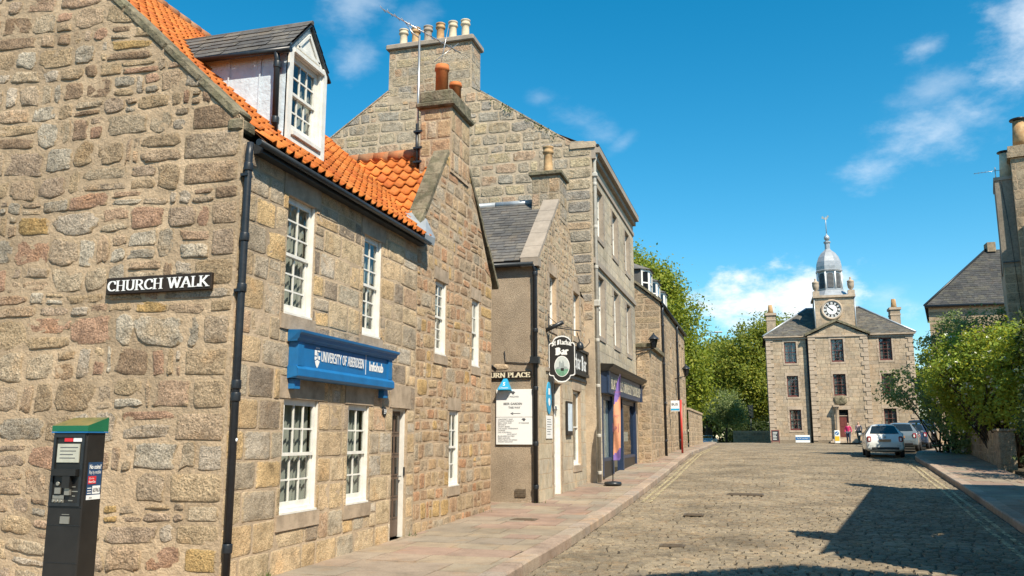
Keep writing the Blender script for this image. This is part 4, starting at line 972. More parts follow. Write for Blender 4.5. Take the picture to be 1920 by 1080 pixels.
M['ov_sky']=plain_mat('picture_pale_sky',(.55,.60,.58),rough=.5); M['ov_green']=plain_mat('picture_green',(.17,.36,.24),rough=.5,var=.4); M['ov_grey']=plain_mat('picture_grey',(.33,.38,.38),rough=.5,var=.3)
mb=MB(); mb.prism(fs,ov(.195,.262),.02,.026,0); mb.prism(fs,ov(.180,.246),.026,.028,1)
mb.poly([fs.p(cx+.18*math.cos(t),3.405+.246*math.sin(t),.0286) for t in [R(a) for a in range(195,346,10)]],2)
mb.poly([fs.p(cx+a,3.33+b,.0292) for a,b in ((-.17,0),(-.13,.05),(-.08,.06),(-.075,.17),(-.05,.22),(-.03,.16),(.01,.16),(.02,.23),(.045,.18),(.06,.07),(.12,.06),(.17,0))],3)
mb.poly([fs.p(cx+a,3.29+b,.0296) for a,b in ((-.03,0),(.05,0),(.05,.07),(-.03,.07))],4)
mb.build('picture',[M['signwhite'],M['ov_sky'],M['ov_green'],M['ov_grey'],M['signblack']],S)
mb=MB(); mb.tube([(XB,YS,4.42),(-4.2,YS,4.28)],.014,6); mb.tube([(XB+.01,YS,2.95),(XB+.01,YS,4.75)],.014,6); mb.tube([(XB,YS,4.7),(-4.75,YS,4.42),(-4.45,YS,4.36)],.010,6)
for xx in (-4.95,-4.45): mb.tube([(xx,YS,4.38),(xx,YS,3.98)],.009,5)
mb.tube([(XB,YS,4.34)]+[(-4.92+.10*math.cos(R(a)),YS,4.40+.08*math.sin(R(a))) for a in range(200,-60,-30)],.009,5); mb.tube([(XB,YS,3.2),(-5.0,YS,3.2)],.012,5)
mb.tube([(-4.33,YS,4.0),(-4.22,YS,3.86),(-4.1,YS,3.86),(-3.98,YS,3.98),(-4.0,YS,4.08)],.01,5)
mb.build('bracket',M['iron'],S)
mb=MB(); a=Vector((-5.06,YS-.2,4.30)); b=Vector((-4.62,YS-.16,4.50)); mb.tube([a,b],.055,10); mb.tube([a.lerp(b,.5),(a.lerp(b,.5))+Vector((0,.18,-.02))],.012,5); mb.build('strip_light',M['iron'],S)
mb=MB(); mb.lathe([(.02,-.10),(.09,-.09),(.10,0),(.07,.08),(.03,.12)],(-4.28,YS+.25,3.92),10); mb.tube([(-4.28,YS+.25,4.03),(-4.3,YS,4.24)],.012,5); mb.build('flood_light',M['iron'],S)
# street sign and boards on the harled wall
S=thing('street_sign',(-5.85,YB-.03,3.1),'small dark sign ending PLACE on the brown harled pub wall','street sign')
mb=MB(); mb.cbox((-5.86,YB-.03,3.135),(1.28,.04,.175),b=.005); mb.build('board',M['signbrown'],S)
mb=MB(); letters(mb,FY(YB-.052),'URN PLACE',-6.25,-5.25,3.08,.112,nib=(.2,.08,0)); mb.build('lettering',M['cream'],S)
M['inkgrey']=plain_mat('printed_ink',(.09,.09,.10),rough=.6)
def notice(x0,x1,z0,z1,label):
    o=thing('notice_board',((x0+x1)/2,YB-.03,z0),label,'notice board'); mb=MB(); mb.cbox(((x0+x1)/2,YB-.025,(z0+z1)/2),(x1-x0,.035,z1-z0),b=.004); mb.build('board',M['signwhite'],o); return o
n1=notice(-6.10,-5.20,2.13,2.79,'upper white board with beer garden arrow below the PLACE sign'); n2=notice(-6.10,-5.20,1.48,2.12,'lower white board listing drinks below the beer garden arrow')
fn=FY(YB-.043); mb=MB()
def leaflogo(mb,u,v,s): mb.poly([fn.p(u+a*s,v+b*s,.003) for a,b in ((-.07,.01),(-.03,.05),(.03,.05),(.07,.015),(.04,.0),(.035,-.03),(-.01,-.035),(-.03,-.0))])
leaflogo(mb,-5.68,2.70,.9); ftext(mb,fn,'ST MACHAR',-5.83,2.595,.06,width=.30); ftext(mb,fn,'BEER GARDEN',-5.91,2.42,.075,width=.46,bold=.012); ftext(mb,fn,'THIS WAY',-5.79,2.33,.07,width=.30,bold=.012)
mb.fbox(fn,-5.73,2.208,.0,-5.49,2.22,.003); mb.poly([fn.p(-5.74,2.214,.0031),fn.p(-5.68,2.245,.0031),fn.p(-5.665,2.24,.0031),fn.p(-5.71,2.214,.0031),fn.p(-5.665,2.188,.0031),fn.p(-5.68,2.183,.0031)])
mb.build('lettering',M['inkgrey'],n1)
mb=MB(); leaflogo(mb,-5.41,2.06,.8); ftext(mb,fn,'ST MACHAR',-5.53,1.97,.05,width=.25)
for i,(t,wd) in enumerate((('UNIVERSITY BAR',.37),('STUDENT FRIENDLY',.40),('REAL CASK ALES',.34),('SPORT',.2),('CRAFT BEERS',.30),('LIVE MUSIC WEEKENDS',.50),('COFFEE',.18),('LIVE FOOTBALL',.34),('QUIZ NIGHT',.24),('BURGERS & PIES',.41),('BEER GARDEN',.30),('GREAT DEALS ON DRINKS',.48),('STUDENT DISCOUNT',.37))):
    ftext(mb,fn,t,-6.05 if i!=8 else -5.82,2.065-i*.0445,.042,width=wd)
mb.build('lettering',M['inkgrey'],n2)
M['cyan']=plain_mat('sky_blue_plastic',(.03,.36,.62),rough=.4)
S=thing('pub_award_sign',(-5.87,YB-.1,2.78),'small blue triangular bracket sign above the white notice boards','sign')
mb=MB(); a=[(-6.03,YB-.02,2.75),(-5.70,YB-.02,2.75),(-5.70,YB-.2,2.78),(-6.03,YB-.2,2.78),(-5.91,YB-.02,3.05),(-5.82,YB-.02,3.05),(-5.82,YB-.06,3.05),(-5.91,YB-.06,3.05)]
mb.add(a,[(0,3,2,1),(4,5,6,7),(0,1,5,4),(1,2,6,5),(2,3,7,6),(3,0,4,7)]); mb.build('board',M['cyan'],S)
mb=MB(); ft_=FR((-5.865,YB-.2,2.78),(1,0,0),Vector((0,.14,.27)).normalized(),Vector((0,-.27,.14)).normalized()); ftext(mb,ft_,'S',-.04,.11,.13,bold=.02); ftext(mb,ft_,'Classic',-.11,.03,.06,width=.22); mb.build('lettering',M['signwhite'],S)
# blue plaque and paper notice beside the pub door
S=thing('door_banner',(XB,20.9,2.6),'narrow rounded blue and white banner on the wall left of the white pub door','banner')
mb=MB(); pts=[(20.92+.24*math.cos(2*math.pi*i/20),2.62+.40*math.sin(2*math.pi*i/20)) for i in range(20)]; mb.prism(fb,pts,.005,.03); mb.build('board',M['cyan'],S)
mb=MB(); mb.prism(fb,[(20.92+.10*math.cos(2*math.pi*i/12),2.52+.10*math.sin(2*math.pi*i/12)) for i in range(12)],.03,.034); mb.fbox(fb,20.83,2.7,.03,21.0,2.86,.034); mb.build('print',M['signwhite'],S)
S=thing('paper_notice',(XB,20.95,1.6),'white paper notice on the pub wall below the blue banner','notice')
mb=MB(); mb.fbox(fb,20.62,1.62,.016,21.28,2.18,.024); mb.build('sheet',M['signwhite'],S)
mb=MB(); 
for i in range(7): mb.fbox(fb,20.70,2.08-i*.06,.024,20.70+U(.3,.5),2.095-i*.06,.0255)
mb.build('print',M['inkgrey'],S)
S=thing('menu_case',(XB,23.1,1.8),'black framed glazed menu case between the pub door and window','menu case')
mb=MB(); mb.fbox(fb,22.86,1.70,.014,23.52,2.62,.07); mb.build('case',M['signblack'],S)
mb=MB(); mb.fbox(fb,22.92,1.82,.07,23.46,2.56,.074); mb.build('menu',M['cheek'],S)

# ------------------------------------------------------------------ tall granite building with the bookshop
XD=-4.75; YD=25.8; YE=35.1
G=thing('granite_building',(XD,YD,.3),'three storey grey granite building with a tall gable and a bookshop below','building')
fD=FX(XD); fG=FY(YD)
cols=((26.55,27.7),(29.6,30.8),(32.65,33.85)); top=[(a,8.05,b,9.72) for a,b in cols]; first=[(a,4.82,b,6.80) for a,b in cols]
S1=(27.0,.98,28.9,2.98); S2=(29.2,.98,31.0,2.98); S3=(31.5,.98,34.4,2.98)
DWN=top+first
mb=MB(); z=[]
for h in DWN: z+=margins(mb,fD,h,lint=.0,sill=.14,jw=.22,over=.12,pr=.022)
SHOP=(26.85,.2,34.65,3.02)
wall(mb,fD,YD,YE,-.1,10.75,DWN+[SHOP],rev=.22,mi=1)
masonry(mb,fD,YD,YE,.1,10.4,z+[SHOP],hr=(.345,.36),wr=(.7,1.2),gap=(.005,.008),h=(.002,.006),e=(30,40),n=12,rings=R_LOW,jit=0,rough=.002,warp=0,mi=2,split=0,quoin='l')
mb.fbox(fD,YD+.02,7.02,.001,YE,7.2,.07,0); mb.fbox(fD,YD+.02,9.98,.001,YE,10.12,.05,0)
mb.fbox(fD,YD,10.42,.001,YE+.0,10.6,.13,0); mb.fbox(fD,YD,10.6,.001,YE+.0,10.8,.26,0)
mb.quad((XD,YE,-.1),(-16,YE,-.1),(-16,YE,10.8),(XD,YE,10.8),1)
mb.build('front_wall',[M['ashlar_joint'],M['ashlar_joint'],M['ashlar']],G)
TD=[(-16.2,10.5),(-11.9,13.45),(-8.8,13.32),(-5.42,11.02),(-4.75,11.0)]
mb=MB(); wall(mb,fG,-16.2,XD,-.1,16,(),top=TD,mi=0)
masonry(mb,fG,-16.2,XD-.01,5.2,13.5,(),hr=(.27,.42),wr=(.35,.95),gap=(.025,.055),h=(.004,.014),e=(4.5,9),n=12,rings=[(1,0),(.96,.7),(.8,1.),(.4,1.05)],jit=.14,rough=.014,warp=.04,top=TD,mi=1,split=.22,quoin='r')
mb.build('gable_wall',[M['dgable_mortar'],M['dgable']],G)
mb=MB()
for a,b in (((-16.3,10.45),(-11.85,13.5)),((-4.98,10.98),(-5.42,11.0)),((-5.42,11.0),(-8.8,13.32))):
    mb=MB(); skew(mb,fG,a if a[0]<b[0] else b,b if a[0]<b[0] else a,-.3,.012,.045,l=(.3,.7)); mb.build('coping',M['dgable'],G)
mb=MB(); mb.fbox(fG,-5.45,10.78,-.3,-4.62,10.975,.05)
mb.build('skew_corner',M['dgable_mortar'],G)
# tufts of weed on the coping
M['moss']=leaf_mat('wall_weed',[(.07,.10,.03),(.05,.07,.02),(.10,.11,.04)],.2)
mb=MB()
for i in range(16):
    x=U(-8.6,-5.9); zz=interp(TD,x)-U(.02,.14)
    for k in range(10):
        p=Vector((x+U(-.07,.07),YD-.04-U(0,.04),zz+U(-.06,.06))); q=Vector((U(-1,1),U(-1,1),U(-1,1)))*.05; mb.add([p,p+q,p+Vector((q.y,-.02,q.x))],[(0,1,2)])
mb.build('weed_tufts',M['moss'],G)['kind']='stuff'
mb=MB(); rx=-10.35; rz=13.6; mb.quad((XD+.05,YD+.2,10.85),(XD+.05,YE,10.85),(rx,YE,rz),(rx,YD+.2,rz)); mb.quad((rx,YD+.2,rz),(rx,YE,rz),(-16.1,YE,10.5),(-16.1,YD+.2,10.5)); mb.poly([(-16.2,YE,10.5),(XD,YE,10.8),(rx,YE,rz)]); mb.build('roof',M['slate'],G)
mb=MB(); sx0,sx1=-11.85,-8.82
for fr,a,b in ((FY(YD-.01),sx0,sx1),(FX(sx1),YD-.01,YD+.95)):
    wall(mb,fr,a,b,13.0,15.0); masonry(mb,fr,a,b,13.3,14.98,(),hr=(.27,.36),wr=(.35,.7),gap=(.02,.03),h=(.004,.010),e=(6,10),n=10,rings=R_LOW,jit=.08,rough=.01,warp=.02,mi=1,split=.1,quoin='r')
mb.quad((sx0,YD-.01,12.6),(sx0,YD+.95,12.6),(sx0,YD+.95,15),(sx0,YD-.01,15)); mb.quad((sx0,YD+.95,13),(sx1,YD+.95,13),(sx1,YD+.95,15),(sx0,YD+.95,15))
c_=mb.build('chimney',[M['dgable_mortar'],M['dgable']],G)
mb=MB(); mb.cbox(((sx0+sx1)/2,YD+.47,15.09),(sx1-sx0+.2,1.2,.19),b=.03); mb.build('cap',M['ashlar_joint'],c_)
for i,mt in enumerate(('pot_cream','pot_buff','ashlar_joint','pot_buff','pot_cream','pot_cream')):
    pot(c_,'chimney_pot',sx0+.32+i*.465,YD+.45,15.18,.78+(.04 if i>2 else 0),.155,M[mt])
for h in top+first: sash(G,fD,h,rec=.13,nx=2,ny=(2,2),curt=(.5,.5),lod=1)
mb=MB(); px=XD+.07; py=YD+.12; pipe(mb,[(px+.1,py,10.7),(px,py,10.35),(px,py,.32)],.055,[(px,py,q) for q in (9.6,8.2,6.9,4.6,3.2,1.7,.6)]); mb.cbox((px,py,5.75),(.2,.2,.22),b=.03); mb.cbox((px,py,9.9),(.18,.18,.16),b=.03); mb.build('drainpipe',M['grey_pipe'],G)
mb=MB(); mb.tube([(XD+.2,YD+.0,10.83),(XD+.2,YE,10.83)],.06,8); mb.build('gutter',M['iron'],G)
# shopfront
sf=MB()
for a,b in ((26.86,27.05),(28.85,29.0),(31.0,31.2),(34.42,34.64)): sf.fbox(fD,a,.45,-.2,b,3.01,.02)
sf.fbox(fD,27.05,.9,-.19,28.85,1.0,-.02); sf.fbox(fD,31.2,.9,-.19,34.42,1.0,-.02)
for a,b in ((27.05,28.85),(31.2,34.42)): sf.fbox(fD,a,2.86,-.19,b,3.01,-.04)
sf.fbox(fD,29.0,2.5,-.19,31.0,2.58,-.06)
s_=sf.build('shopfront',M['navy'],G)
for a,b in ((27.05,28.85),(31.2,34.42)): mb=MB(); mb.fbox(fD,a,.2,-.18,b,.9,-.03); mb.build('stallriser',M['signblack'],s_)
mb=MB(); mb.fbox(fD,26.86,.2,-.18,27.05,.45,.03); mb.build('plinth',M['signblack'],s_)
for a,b in ((27.05,28.85),(31.2,34.42)):
    mb=MB(); mb.quad(fD.p(a,1.,-.1),fD.p(b,1.,-.1),fD.p(b,2.86,-.1),fD.p(a,2.86,-.1)); mb.build('pane',M['glass_dark'],s_)
mb=MB(); mb.fbox(fD,29.02,.22,-.5,30.98,2.5,-.45); mb.build('door',M['navy'],s_)
mb=MB(); 
for a,b in ((26.86,34.64),): 
    mb.quad(fD.p(a,.2,-1.6),fD.p(b,.2,-1.6),fD.p(b,3.,-1.6),fD.p(a,3.,-1.6)); mb.quad(fD.p(a,.3,-.2),fD.p(b,.3,-.2),fD.p(b,.3,-1.6),fD.p(a,.3,-1.6)); mb.quad(fD.p(a,3.,-.2),fD.p(b,3.,-.2),fD.p(b,3.,-1.6),fD.p(a,3.,-1.6))
mb.build('shop_interior',M['room'],s_)
M['paper']=plain_mat('window_poster_white',(.74,.76,.72),rough=.7)
mb=MB(); mb.fbox(fD,27.95,1.0,-.16,28.8,2.86,-.14,0); mb.fbox(fD,27.15,2.2,-.15,27.9,2.75,-.13,1); mb.fbox(fD,27.15,1.5,-.15,27.9,1.95,-.13,1); mb.fbox(fD,27.15,1.15,-.24,27.9,1.4,-.22,0); mb.fbox(fD,32.0,1.5,-.15,33.2,1.85,-.13,0)
mb.build('window_display',[M['paper'],M['cyan']],s_)
S=thing('shop_fascia',(XD,30.7,3.4),'navy bookshop fascia with cream capitals above the shop windows','shop sign')
mb=MB(); mb.fbox(fD,26.75,3.03,.012,34.75,3.72,.22); mb.fbox(fD,26.72,3.03,.22,27.0,3.72,.27); mb.fbox(fD,34.5,3.03,.22,34.78,3.72,.27); mb.build('board',M['navy'],S)
mb=MB(); mould(mb,[(.012,3.72),(.28,3.72),(.33,3.79),(.42,3.83),(.46,3.92),(.012,3.96)],26.7,34.8,XD); mb.build('cornice',M['signblack'],S)
mb=MB(); letters(mb,FX(XD+.222),"BLACKWELL'S UNIVERSITY BOOKSHOP",27.4,34.35,3.2,.36,nib=(.15,.07,0),srf=(.26,.06)); mb.build('lettering',M['cream'],S)
# feather flag on a weighted base
F0=thing('feather_flag',(-4.12,24.9,.34),'purple and orange feather flag on a black weighted base outside the bookshop','flag')
M['fl_purple']=plain_mat('flag_purple',(.22,.14,.42),rough=.8); M['fl_orange']=plain_mat('flag_orange',(.74,.33,.19),rough=.8); M['fl_print']=plain_mat('flag_print',(.36,.10,.16),rough=.8)
mb=MB(); mb.lathe([(.0,0),(.24,0),(.26,.03),(.24,.09),(.06,.11),(.0,.11)],(-4.12,24.9,.30),16); mb.build('weight_base',M['iron'],F0)
mb=MB(); mb.tube([(-4.12,24.9,.38),(-4.10,24.9,1.2),(-4.06,24.9,2.4),(-3.96,24.9,3.2),(-3.84,24.9,3.5)],[.016,.014,.012,.008,.006],6); mb.build('pole',M['iron'],F0)
ffl=FY(24.9); prof=[(1.00,.015,.20),(1.06,.012,.235),(1.35,.016,.245),(1.9,.03,.25),(2.4,.055,.255),(2.8,.09,.265),(3.1,.14,.27),(3.3,.19,.275),(3.46,.255,.285)]
mb=MB(); mc=MB()
for i in range(len(prof)-1):
    (a,l0,r0),(b,l1,r1)=prof[i],prof[i+1]
    K=6
    for s in range(6):
        za=a+(b-a)*s/6; zb=a+(b-a)*(s+1)/6
        le=lambda z_:l0+(l1-l0)*(z_-a)/(b-a); re=lambda z_:r0+(r1-r0)*(z_-a)/(b-a)
        for k in range(K):
            t0,t1=k/K,(k+1)/K; P=lambda t,z_:ffl.p(-4.115+le(z_)+(re(z_)-le(z_))*t,z_,.03*math.sin(t*4+z_*3))
            zc=(za+zb)/2; tc_=(t0+t1)/2
            mi=0 if (zc>2.55+.35*tc_ or zc<1.12+.25*tc_) else 1
            mb.add([P(t0,za),P(t1,za),P(t1,zb),P(t0,zb)],[(0,1,2,3)],mi,True)
mb.build('banner',[M['fl_purple'],M['fl_orange']],F0)
mb=MB(); fp=FR((-4.02,24.9,1.75),(1,0,0),(0,0,1),(0,-1,0)); ftext(mb,fp,'P',-.02,.10,.16,.04); mb.fbox(fp,-.06,.05,.04,-.05,.3,.042); mb.fbox(fp,.10,.05,.04,.11,.3,.042); ftext(mb,fp,'books',-.05,.5,.07,.045); ftext(mb,fp,'STUDENT',-.02,1.18,.05,.045)
mb.build('print',M['fl_print'],F0)

# ------------------------------------------------------------------ rubble terrace beyond
XE=-4.2
E_=thing('rubble_terrace',(XE,40,.6),'long brown rubble terrace with white dormers beyond the bookshop','terrace')
fE=FX(XE)
ew=[(49.3,5.1,50.2,6.9),(51.0,5.1,51.9,6.9),(49.3,2.0,50.2,3.6),(51.0,2.0,51.9,3.6),(44.0,5.6,44.5,6.2),(41.2,2.7,41.6,3.2),(45.5,2.9,46.0,3.6)]
mb=MB(); z=[]
for h in ew: z+=margins(mb,fE,h,lint=.25,sill=.14,over=.1,pr=.012)
wall(mb,fE,39.7,53,.2,7.85,ew,rev=.2,mi=1); masonry(mb,fE,39.7,53,.6,7.8,z,hr=(.24,.36),wr=(.35,.8),gap=(.02,.04),h=(.004,.012),e=(4,8),n=10,rings=R_LOW,jit=.12,rough=.01,warp=.04,mi=2,split=.15,quoin='l')
fe=FY(39.7); tE=[(-12,7.85),(-8.1,11.0),(-4.2,7.85)]
wall(mb,fe,-12,XE,.2,12,(),top=tE,mi=1); masonry(mb,fe,-6.6,XE-.01,4.8,10,(),hr=(.22,.36),wr=(.3,.7),gap=(.02,.04),h=(.004,.012),e=(4,8),n=10,rings=R_LOW,jit=.12,rough=.01,warp=.04,top=tE,mi=2,split=.15,quoin='r')
mb.poly([(-12,53,.2),(XE,53,.2),(XE,53,7.85),(-8.1,53,11),(-12,53,7.85)],1)
mb.build('wall',[M['dressed'],M['wing_mortar'],M['erubble']],E_)
mb=MB(); o=Vector((XE+.12,39.6,7.8)); ve=Vector((-3.9,0,3.15)).normalized(); ne=Vector((3.15,0,3.9)).normalized(); slates(mb,o,(0,1,0),ve,ne,5.1,lambda v:0,lambda v:13.5,sw=(.3,.5),sl=.25)
q=o-ne*.015; mb.quad(q,q+Vector((0,13.5,0)),q+Vector((0,13.5,0))+ve*5.1,q+ve*5.1,0); mb.quad((-8.1,39.6,11),(-8.1,53.1,11),(-12,53.1,7.85),(-12,39.6,7.85),0)
mb.build('roof',M['slate'],E_)
mb=MB(); skew(mb,fe,(-8.0,11.0),(-4.15,7.9),-.2,.04,.1) if False else skew(mb,fe,(-4.15,7.88),(-8.0,11.0),-.2,.04,.1); mb.build('coping',M['coping'],E_)
mb=MB(); mb.tube([(XE+.12,39.8,7.78),(XE+.12,53,7.78)],.07,8); mb.build('gutter',M['iron'],E_)
for y in (39.95,47.3):
    mb=MB(); pipe(mb,[(XE+.1,y,7.75),(XE+.07,y,7.4),(XE+.07,y,gp(y))],.06,[(XE+.07,y,q) for q in (6.8,5,3.2,1.5)]); mb.build('drainpipe',M['iron_worn'],E_)
for h in ew[:4]: sash(E_,fE,h,rec=.13,nx=2,ny=(2,2),curt=(.3,.3),lod=1)
mb=MB()
for h in ew[4:]: mb.quad(fE.p(h[0],h[1],-.19),fE.p(h[2],h[1],-.19),fE.p(h[2],h[3],-.19),fE.p(h[0],h[3],-.19))
mb.build('dark_opening',M['room'],E_)['kind']='stuff'
for i,(a,b) in enumerate(((40.0,41.7),(43.2,45.2),(46.8,48.6))):
    mb=MB(); xf=-4.75; z0,z1=8.25,9.55; fd2=FX(xf); d=.35
    # canted bay dormer: three faces
    pl=[(xf-1.9,a),(xf-d,a),(xf,a+d),(xf,b-d),(xf-d,b),(xf-1.9,b)]
    for (p,q) in zip(pl,pl[1:]): mb.quad((*p,z0-.1),(*q,z0-.1),(*q,z1),(*p,z1),0)
    dmr=mb.build('dormer',M['slate'],E_)
    fm=MB(); pn=MB()
    for (p,q) in zip(pl[1:-1],pl[2:]):
        p=Vector((*p,0));q=Vector((*q,0)); u=(q-p); ln=u.length; u.normalize(); n_=Vector((u.y,-u.x,0)); fr=FR(p,u,(0,0,1),n_)
        for (c0,c1,v0,v1) in ((0,.09,z0,z1),(ln-.09,ln,z0,z1),(.09,ln-.09,z0,z0+.12),(.09,ln-.09,z1-.12,z1),(.09,ln-.09,(z0+z1)/2-.03,(z0+z1)/2+.03)): fm.fbox(fr,c0,v0,.004,c1,v1,.05)
        pn.quad(fr.p(.09,z0+.12,.02),fr.p(ln-.09,z0+.12,.02),fr.p(ln-.09,z1-.12,.02),fr.p(.09,z1-.12,.02))
    fm.build('window',M['white'],dmr); pn.build('pane',M['darkglass'],dmr)
    rm=MB(); c=Vector((xf-1.0,(a+b)/2,z1+.55)); ov_=[(p[0]+(.14 if k in (2,3) else 0),p[1]+(-.14 if p[1]<(a+b)/2 else .14),z1) for k,p in enumerate(pl)]
    for p,q in zip(ov_,ov_[1:]): rm.add([p,q,c],[(0,1,2)])
    rm.poly([tuple(p) for p in ov_][::-1]); rm.build('roof',M['slate'],dmr)
# low annexe in front of the terrace end
A2=thing('low_annexe',(XE,35.1,.6),'low rubble annexe with a dark stone ledge between bookshop and terrace','annexe')
mb=MB(); wall(mb,fE,YE,39.7,.2,5.3,(),mi=0); masonry(mb,fE,YE,39.69,.45,5.28,(),hr=(.24,.36),wr=(.3,.75),gap=(.02,.04),h=(.004,.012),e=(4,8),n=10,rings=R_LOW,jit=.12,rough=.01,warp=.04,mi=1,split=.2,quoin='l')
fa=FY(YE-.02); wall(mb,fa,XD+.02,XE,.2,5.3); masonry(mb,fa,XD+.02,XE-.01,.45,5.28,(),hr=(.24,.36),wr=(.25,.5),gap=(.02,.04),h=(.004,.012),e=(4,8),n=10,rings=R_LOW,jit=.12,rough=.01,warp=.04,mi=1,split=.2)
mb.build('wall',[M['wing_mortar'],M['erubble']],A2)
mb=MB(); mb.box(-8,YE-.1,5.3,XE+.14,39.69,5.46); mb.build('ledge',M['coping'],A2)
# garden wall past the terrace
W_=thing('garden_wall',(-4.3,58,1.1),'low stone garden wall past the far end of the rubble terrace','wall')
mb=MB(); fw2=FX(-4.1); wall(mb,fw2,53.02,66,.6,3.3); masonry(mb,fw2,53.03,66,.9,3.28,(),hr=(.24,.34),wr=(.35,.8),gap=(.02,.04),h=(.004,.010),e=(4,8),n=8,rings=R_LOW,jit=.1,rough=.0,warp=.03,mi=1,split=.1); mb.box(-4.6,53.02,3.3,-4.04,66,3.42); mb.quad((-4.1,66,.6),(-4.55,66,.6),(-4.55,66,3.3),(-4.1,66,3.3)); mb.build('coursed_face',[M['wing_mortar'],M['erubble']],W_)
# wall lanterns
def lantern(x,y,z,label,reach=.55):
    o=thing('wall_lantern',(x,y,z),label,'wall lantern','black lanterns on wall brackets')
    mb=MB(); mb.tube([(x,y,z-.05),(x+reach*.6,y,z+.03),(x+reach,y,z+.08)],.022,6); mb.tube([(x,y,z-.35),(x+.2,y,z-.1),(x+reach*.7,y,z+.04)],.012,5); mb.build('bracket',M['iron'],o)
    c=(x+reach,y,z+.08); mb=MB(); mb.lathe([(.05,0),(.10,.03),(.17,.34),(.15,.36)],c,6,sm=False); mb.build('lamp_glass',M['darkglass'],o)
    mb=MB(); mb.lathe([(.23,.36),(.22,.39),(.12,.5),(.05,.56),(.02,.64)],c,8); mb.build('lamp_cap',M['iron'],o)
lantern(XD,35.0,5.15,'black wall lantern on the corner between bookshop and annexe',.75)
lantern(XE,45.9,4.75,'black wall lantern halfway along the rubble terrace',.6)
# bus stop
S=thing('bus_stop',(-3.62,42.4,.9),'red bus stop pole with a white flag sign','bus stop')
M['red']=plain_mat('red_paint',(.55,.05,.035),rough=.45)
z0=gp(42.4); mb=MB(); mb.tube([(-3.62,42.4,z0),(-3.62,42.4,z0+2.55)],.05,10); mb.build('pole',M['red'],S)
mb=MB(); mb.cbox((-3.90,42.4,z0+2.25),(.42,.04,.52),b=.01); fl_=mb.build('flag',M['signwhite'],S); mb=MB(); f_=FY(42.377); mb.fbox(f_,-4.1,z0+2.04,.0,-3.7,z0+2.13,.004,0); mb.build('stripe',M['cyan'],fl_); mb=MB(); ftext(mb,f_,'BUS',-4.06,z0+2.28,.16,.004,width=.3,bold=.02); mb.build('lettering',M['inkgrey'],fl_)
# ------------------------------------------------------------------ the town house with clock and cupola
YT=80.; KX=1.111
tx=lambda x:x*KX
tz=lambda z:1.65+(z-1.65)*KX
TH=thing('town_house',(tx(6.2),YT,1.25),'grey stone town house with clock pediment and leaded cupola closing the street','town house')
ft=FY(YT); fbay=FY(YT-.42)
xL,xR=tx(.82),tx(11.76); bL,bR=tx(4.03),tx(8.44); zg=1.1; ze=tz(9.60)
def win(x0,x1,z0,z1): return (tx(x0),tz(z0),tx(x1),tz(z1))
wl=[win(2.2,3.12,7.5,9.22),win(2.28,3.14,4.82,6.5),win(2.35,3.22,2.2,3.82)]
wr=[win(9.3,10.22,7.58,9.34),win(9.3,10.2,4.9,6.55),win(9.3,10.2,2.3,3.85)]
wb=[win(5.72,6.64,7.5,9.3),win(5.74,6.66,4.85,6.55)]; dor=(tx(6.0),tz(1.62),tx(6.68),tz(3.78))
mb=MB(); z=[]
for h in wl+wr: z+=margins(mb,ft,h,lint=.3,sill=.16,jw=.14,over=.16,pr=.02)
wall(mb,ft,xL,bL,zg,ze,wl,rev=.2,mi=1); wall(mb,ft,bR,xR,zg,ze,wr,rev=.2,mi=1)
kw=dict(hr=(.30,.36),wr=(.5,1.0),gap=(.012,.022),h=(.002,.007),e=(14,24),n=8,rings=[(1,0),(.97,1.)],jit=0,rough=0,warp=0,mi=2,split=0)
masonry(mb,ft,xL,bL,1.4,ze-.02,z,**kw); masonry(mb,ft,bR,xR,1.4,ze-.02,z,**kw)
mb.quad((xL,YT,zg),(xL,YT+9,zg),(xL,YT+9,ze),(xL,YT,ze),1); mb.quad((xR,YT,zg),(xR,YT+9,zg),(xR,YT+9,ze),(xR,YT,ze),1); mb.quad((xL,YT+9,zg),(xR,YT+9,zg),(xR,YT+9,ze),(xL,YT+9,ze),1)
mb.build('wall',[M['th_trim'],M['th_joint'],M['th_stone']],TH)
mb=MB(); z=[]
for h in wb: z+=margins(mb,fbay,h,lint=.3,sill=.16,jw=.14,over=.16,pr=.02)
z+=margins(mb,fbay,dor,lint=.34,sill=0,jw=.2,over=.24,pr=.04)
ap=tz(10.72); PT=[(bL,ze),(tx(6.22),ap),(bR,ze)]
wall(mb,fbay,bL,bR,zg,20,wb+[dor],top=[(bL,ze),(tx(6.22),ap-.1),(bR,ze)],rev=.22,mi=1); masonry(mb,fbay,bL,bR,1.4,ap,z,top=PT,**kw)
for x in (bL,bR): mb.quad((x,YT-.42,zg),(x,YT,zg),(x,YT,ze),(x,YT-.42,ze),1)
mb.build('centre_bay',[M['th_trim'],M['th_joint'],M['th_stone']],TH)
# rusticated quoins
def quoins(fr,x,side,name='quoins'):
    mb=MB(); v=1.35;k=0
    while v<ze-.2:
        w_=.62 if k%2 else .40; a,b=(x,x+w_) if side>0 else (x-w_,x)
        mb.fbox(fr,a,v+.02,.012,b,v+.36,.06); v+=.38;k+=1
    mb.build(name,M['th_trim'],TH)
quoins(ft,xL-.02,1); quoins(ft,xR+.02,-1); quoins(fbay,bL-.01,1); quoins(fbay,bR+.01,-1)
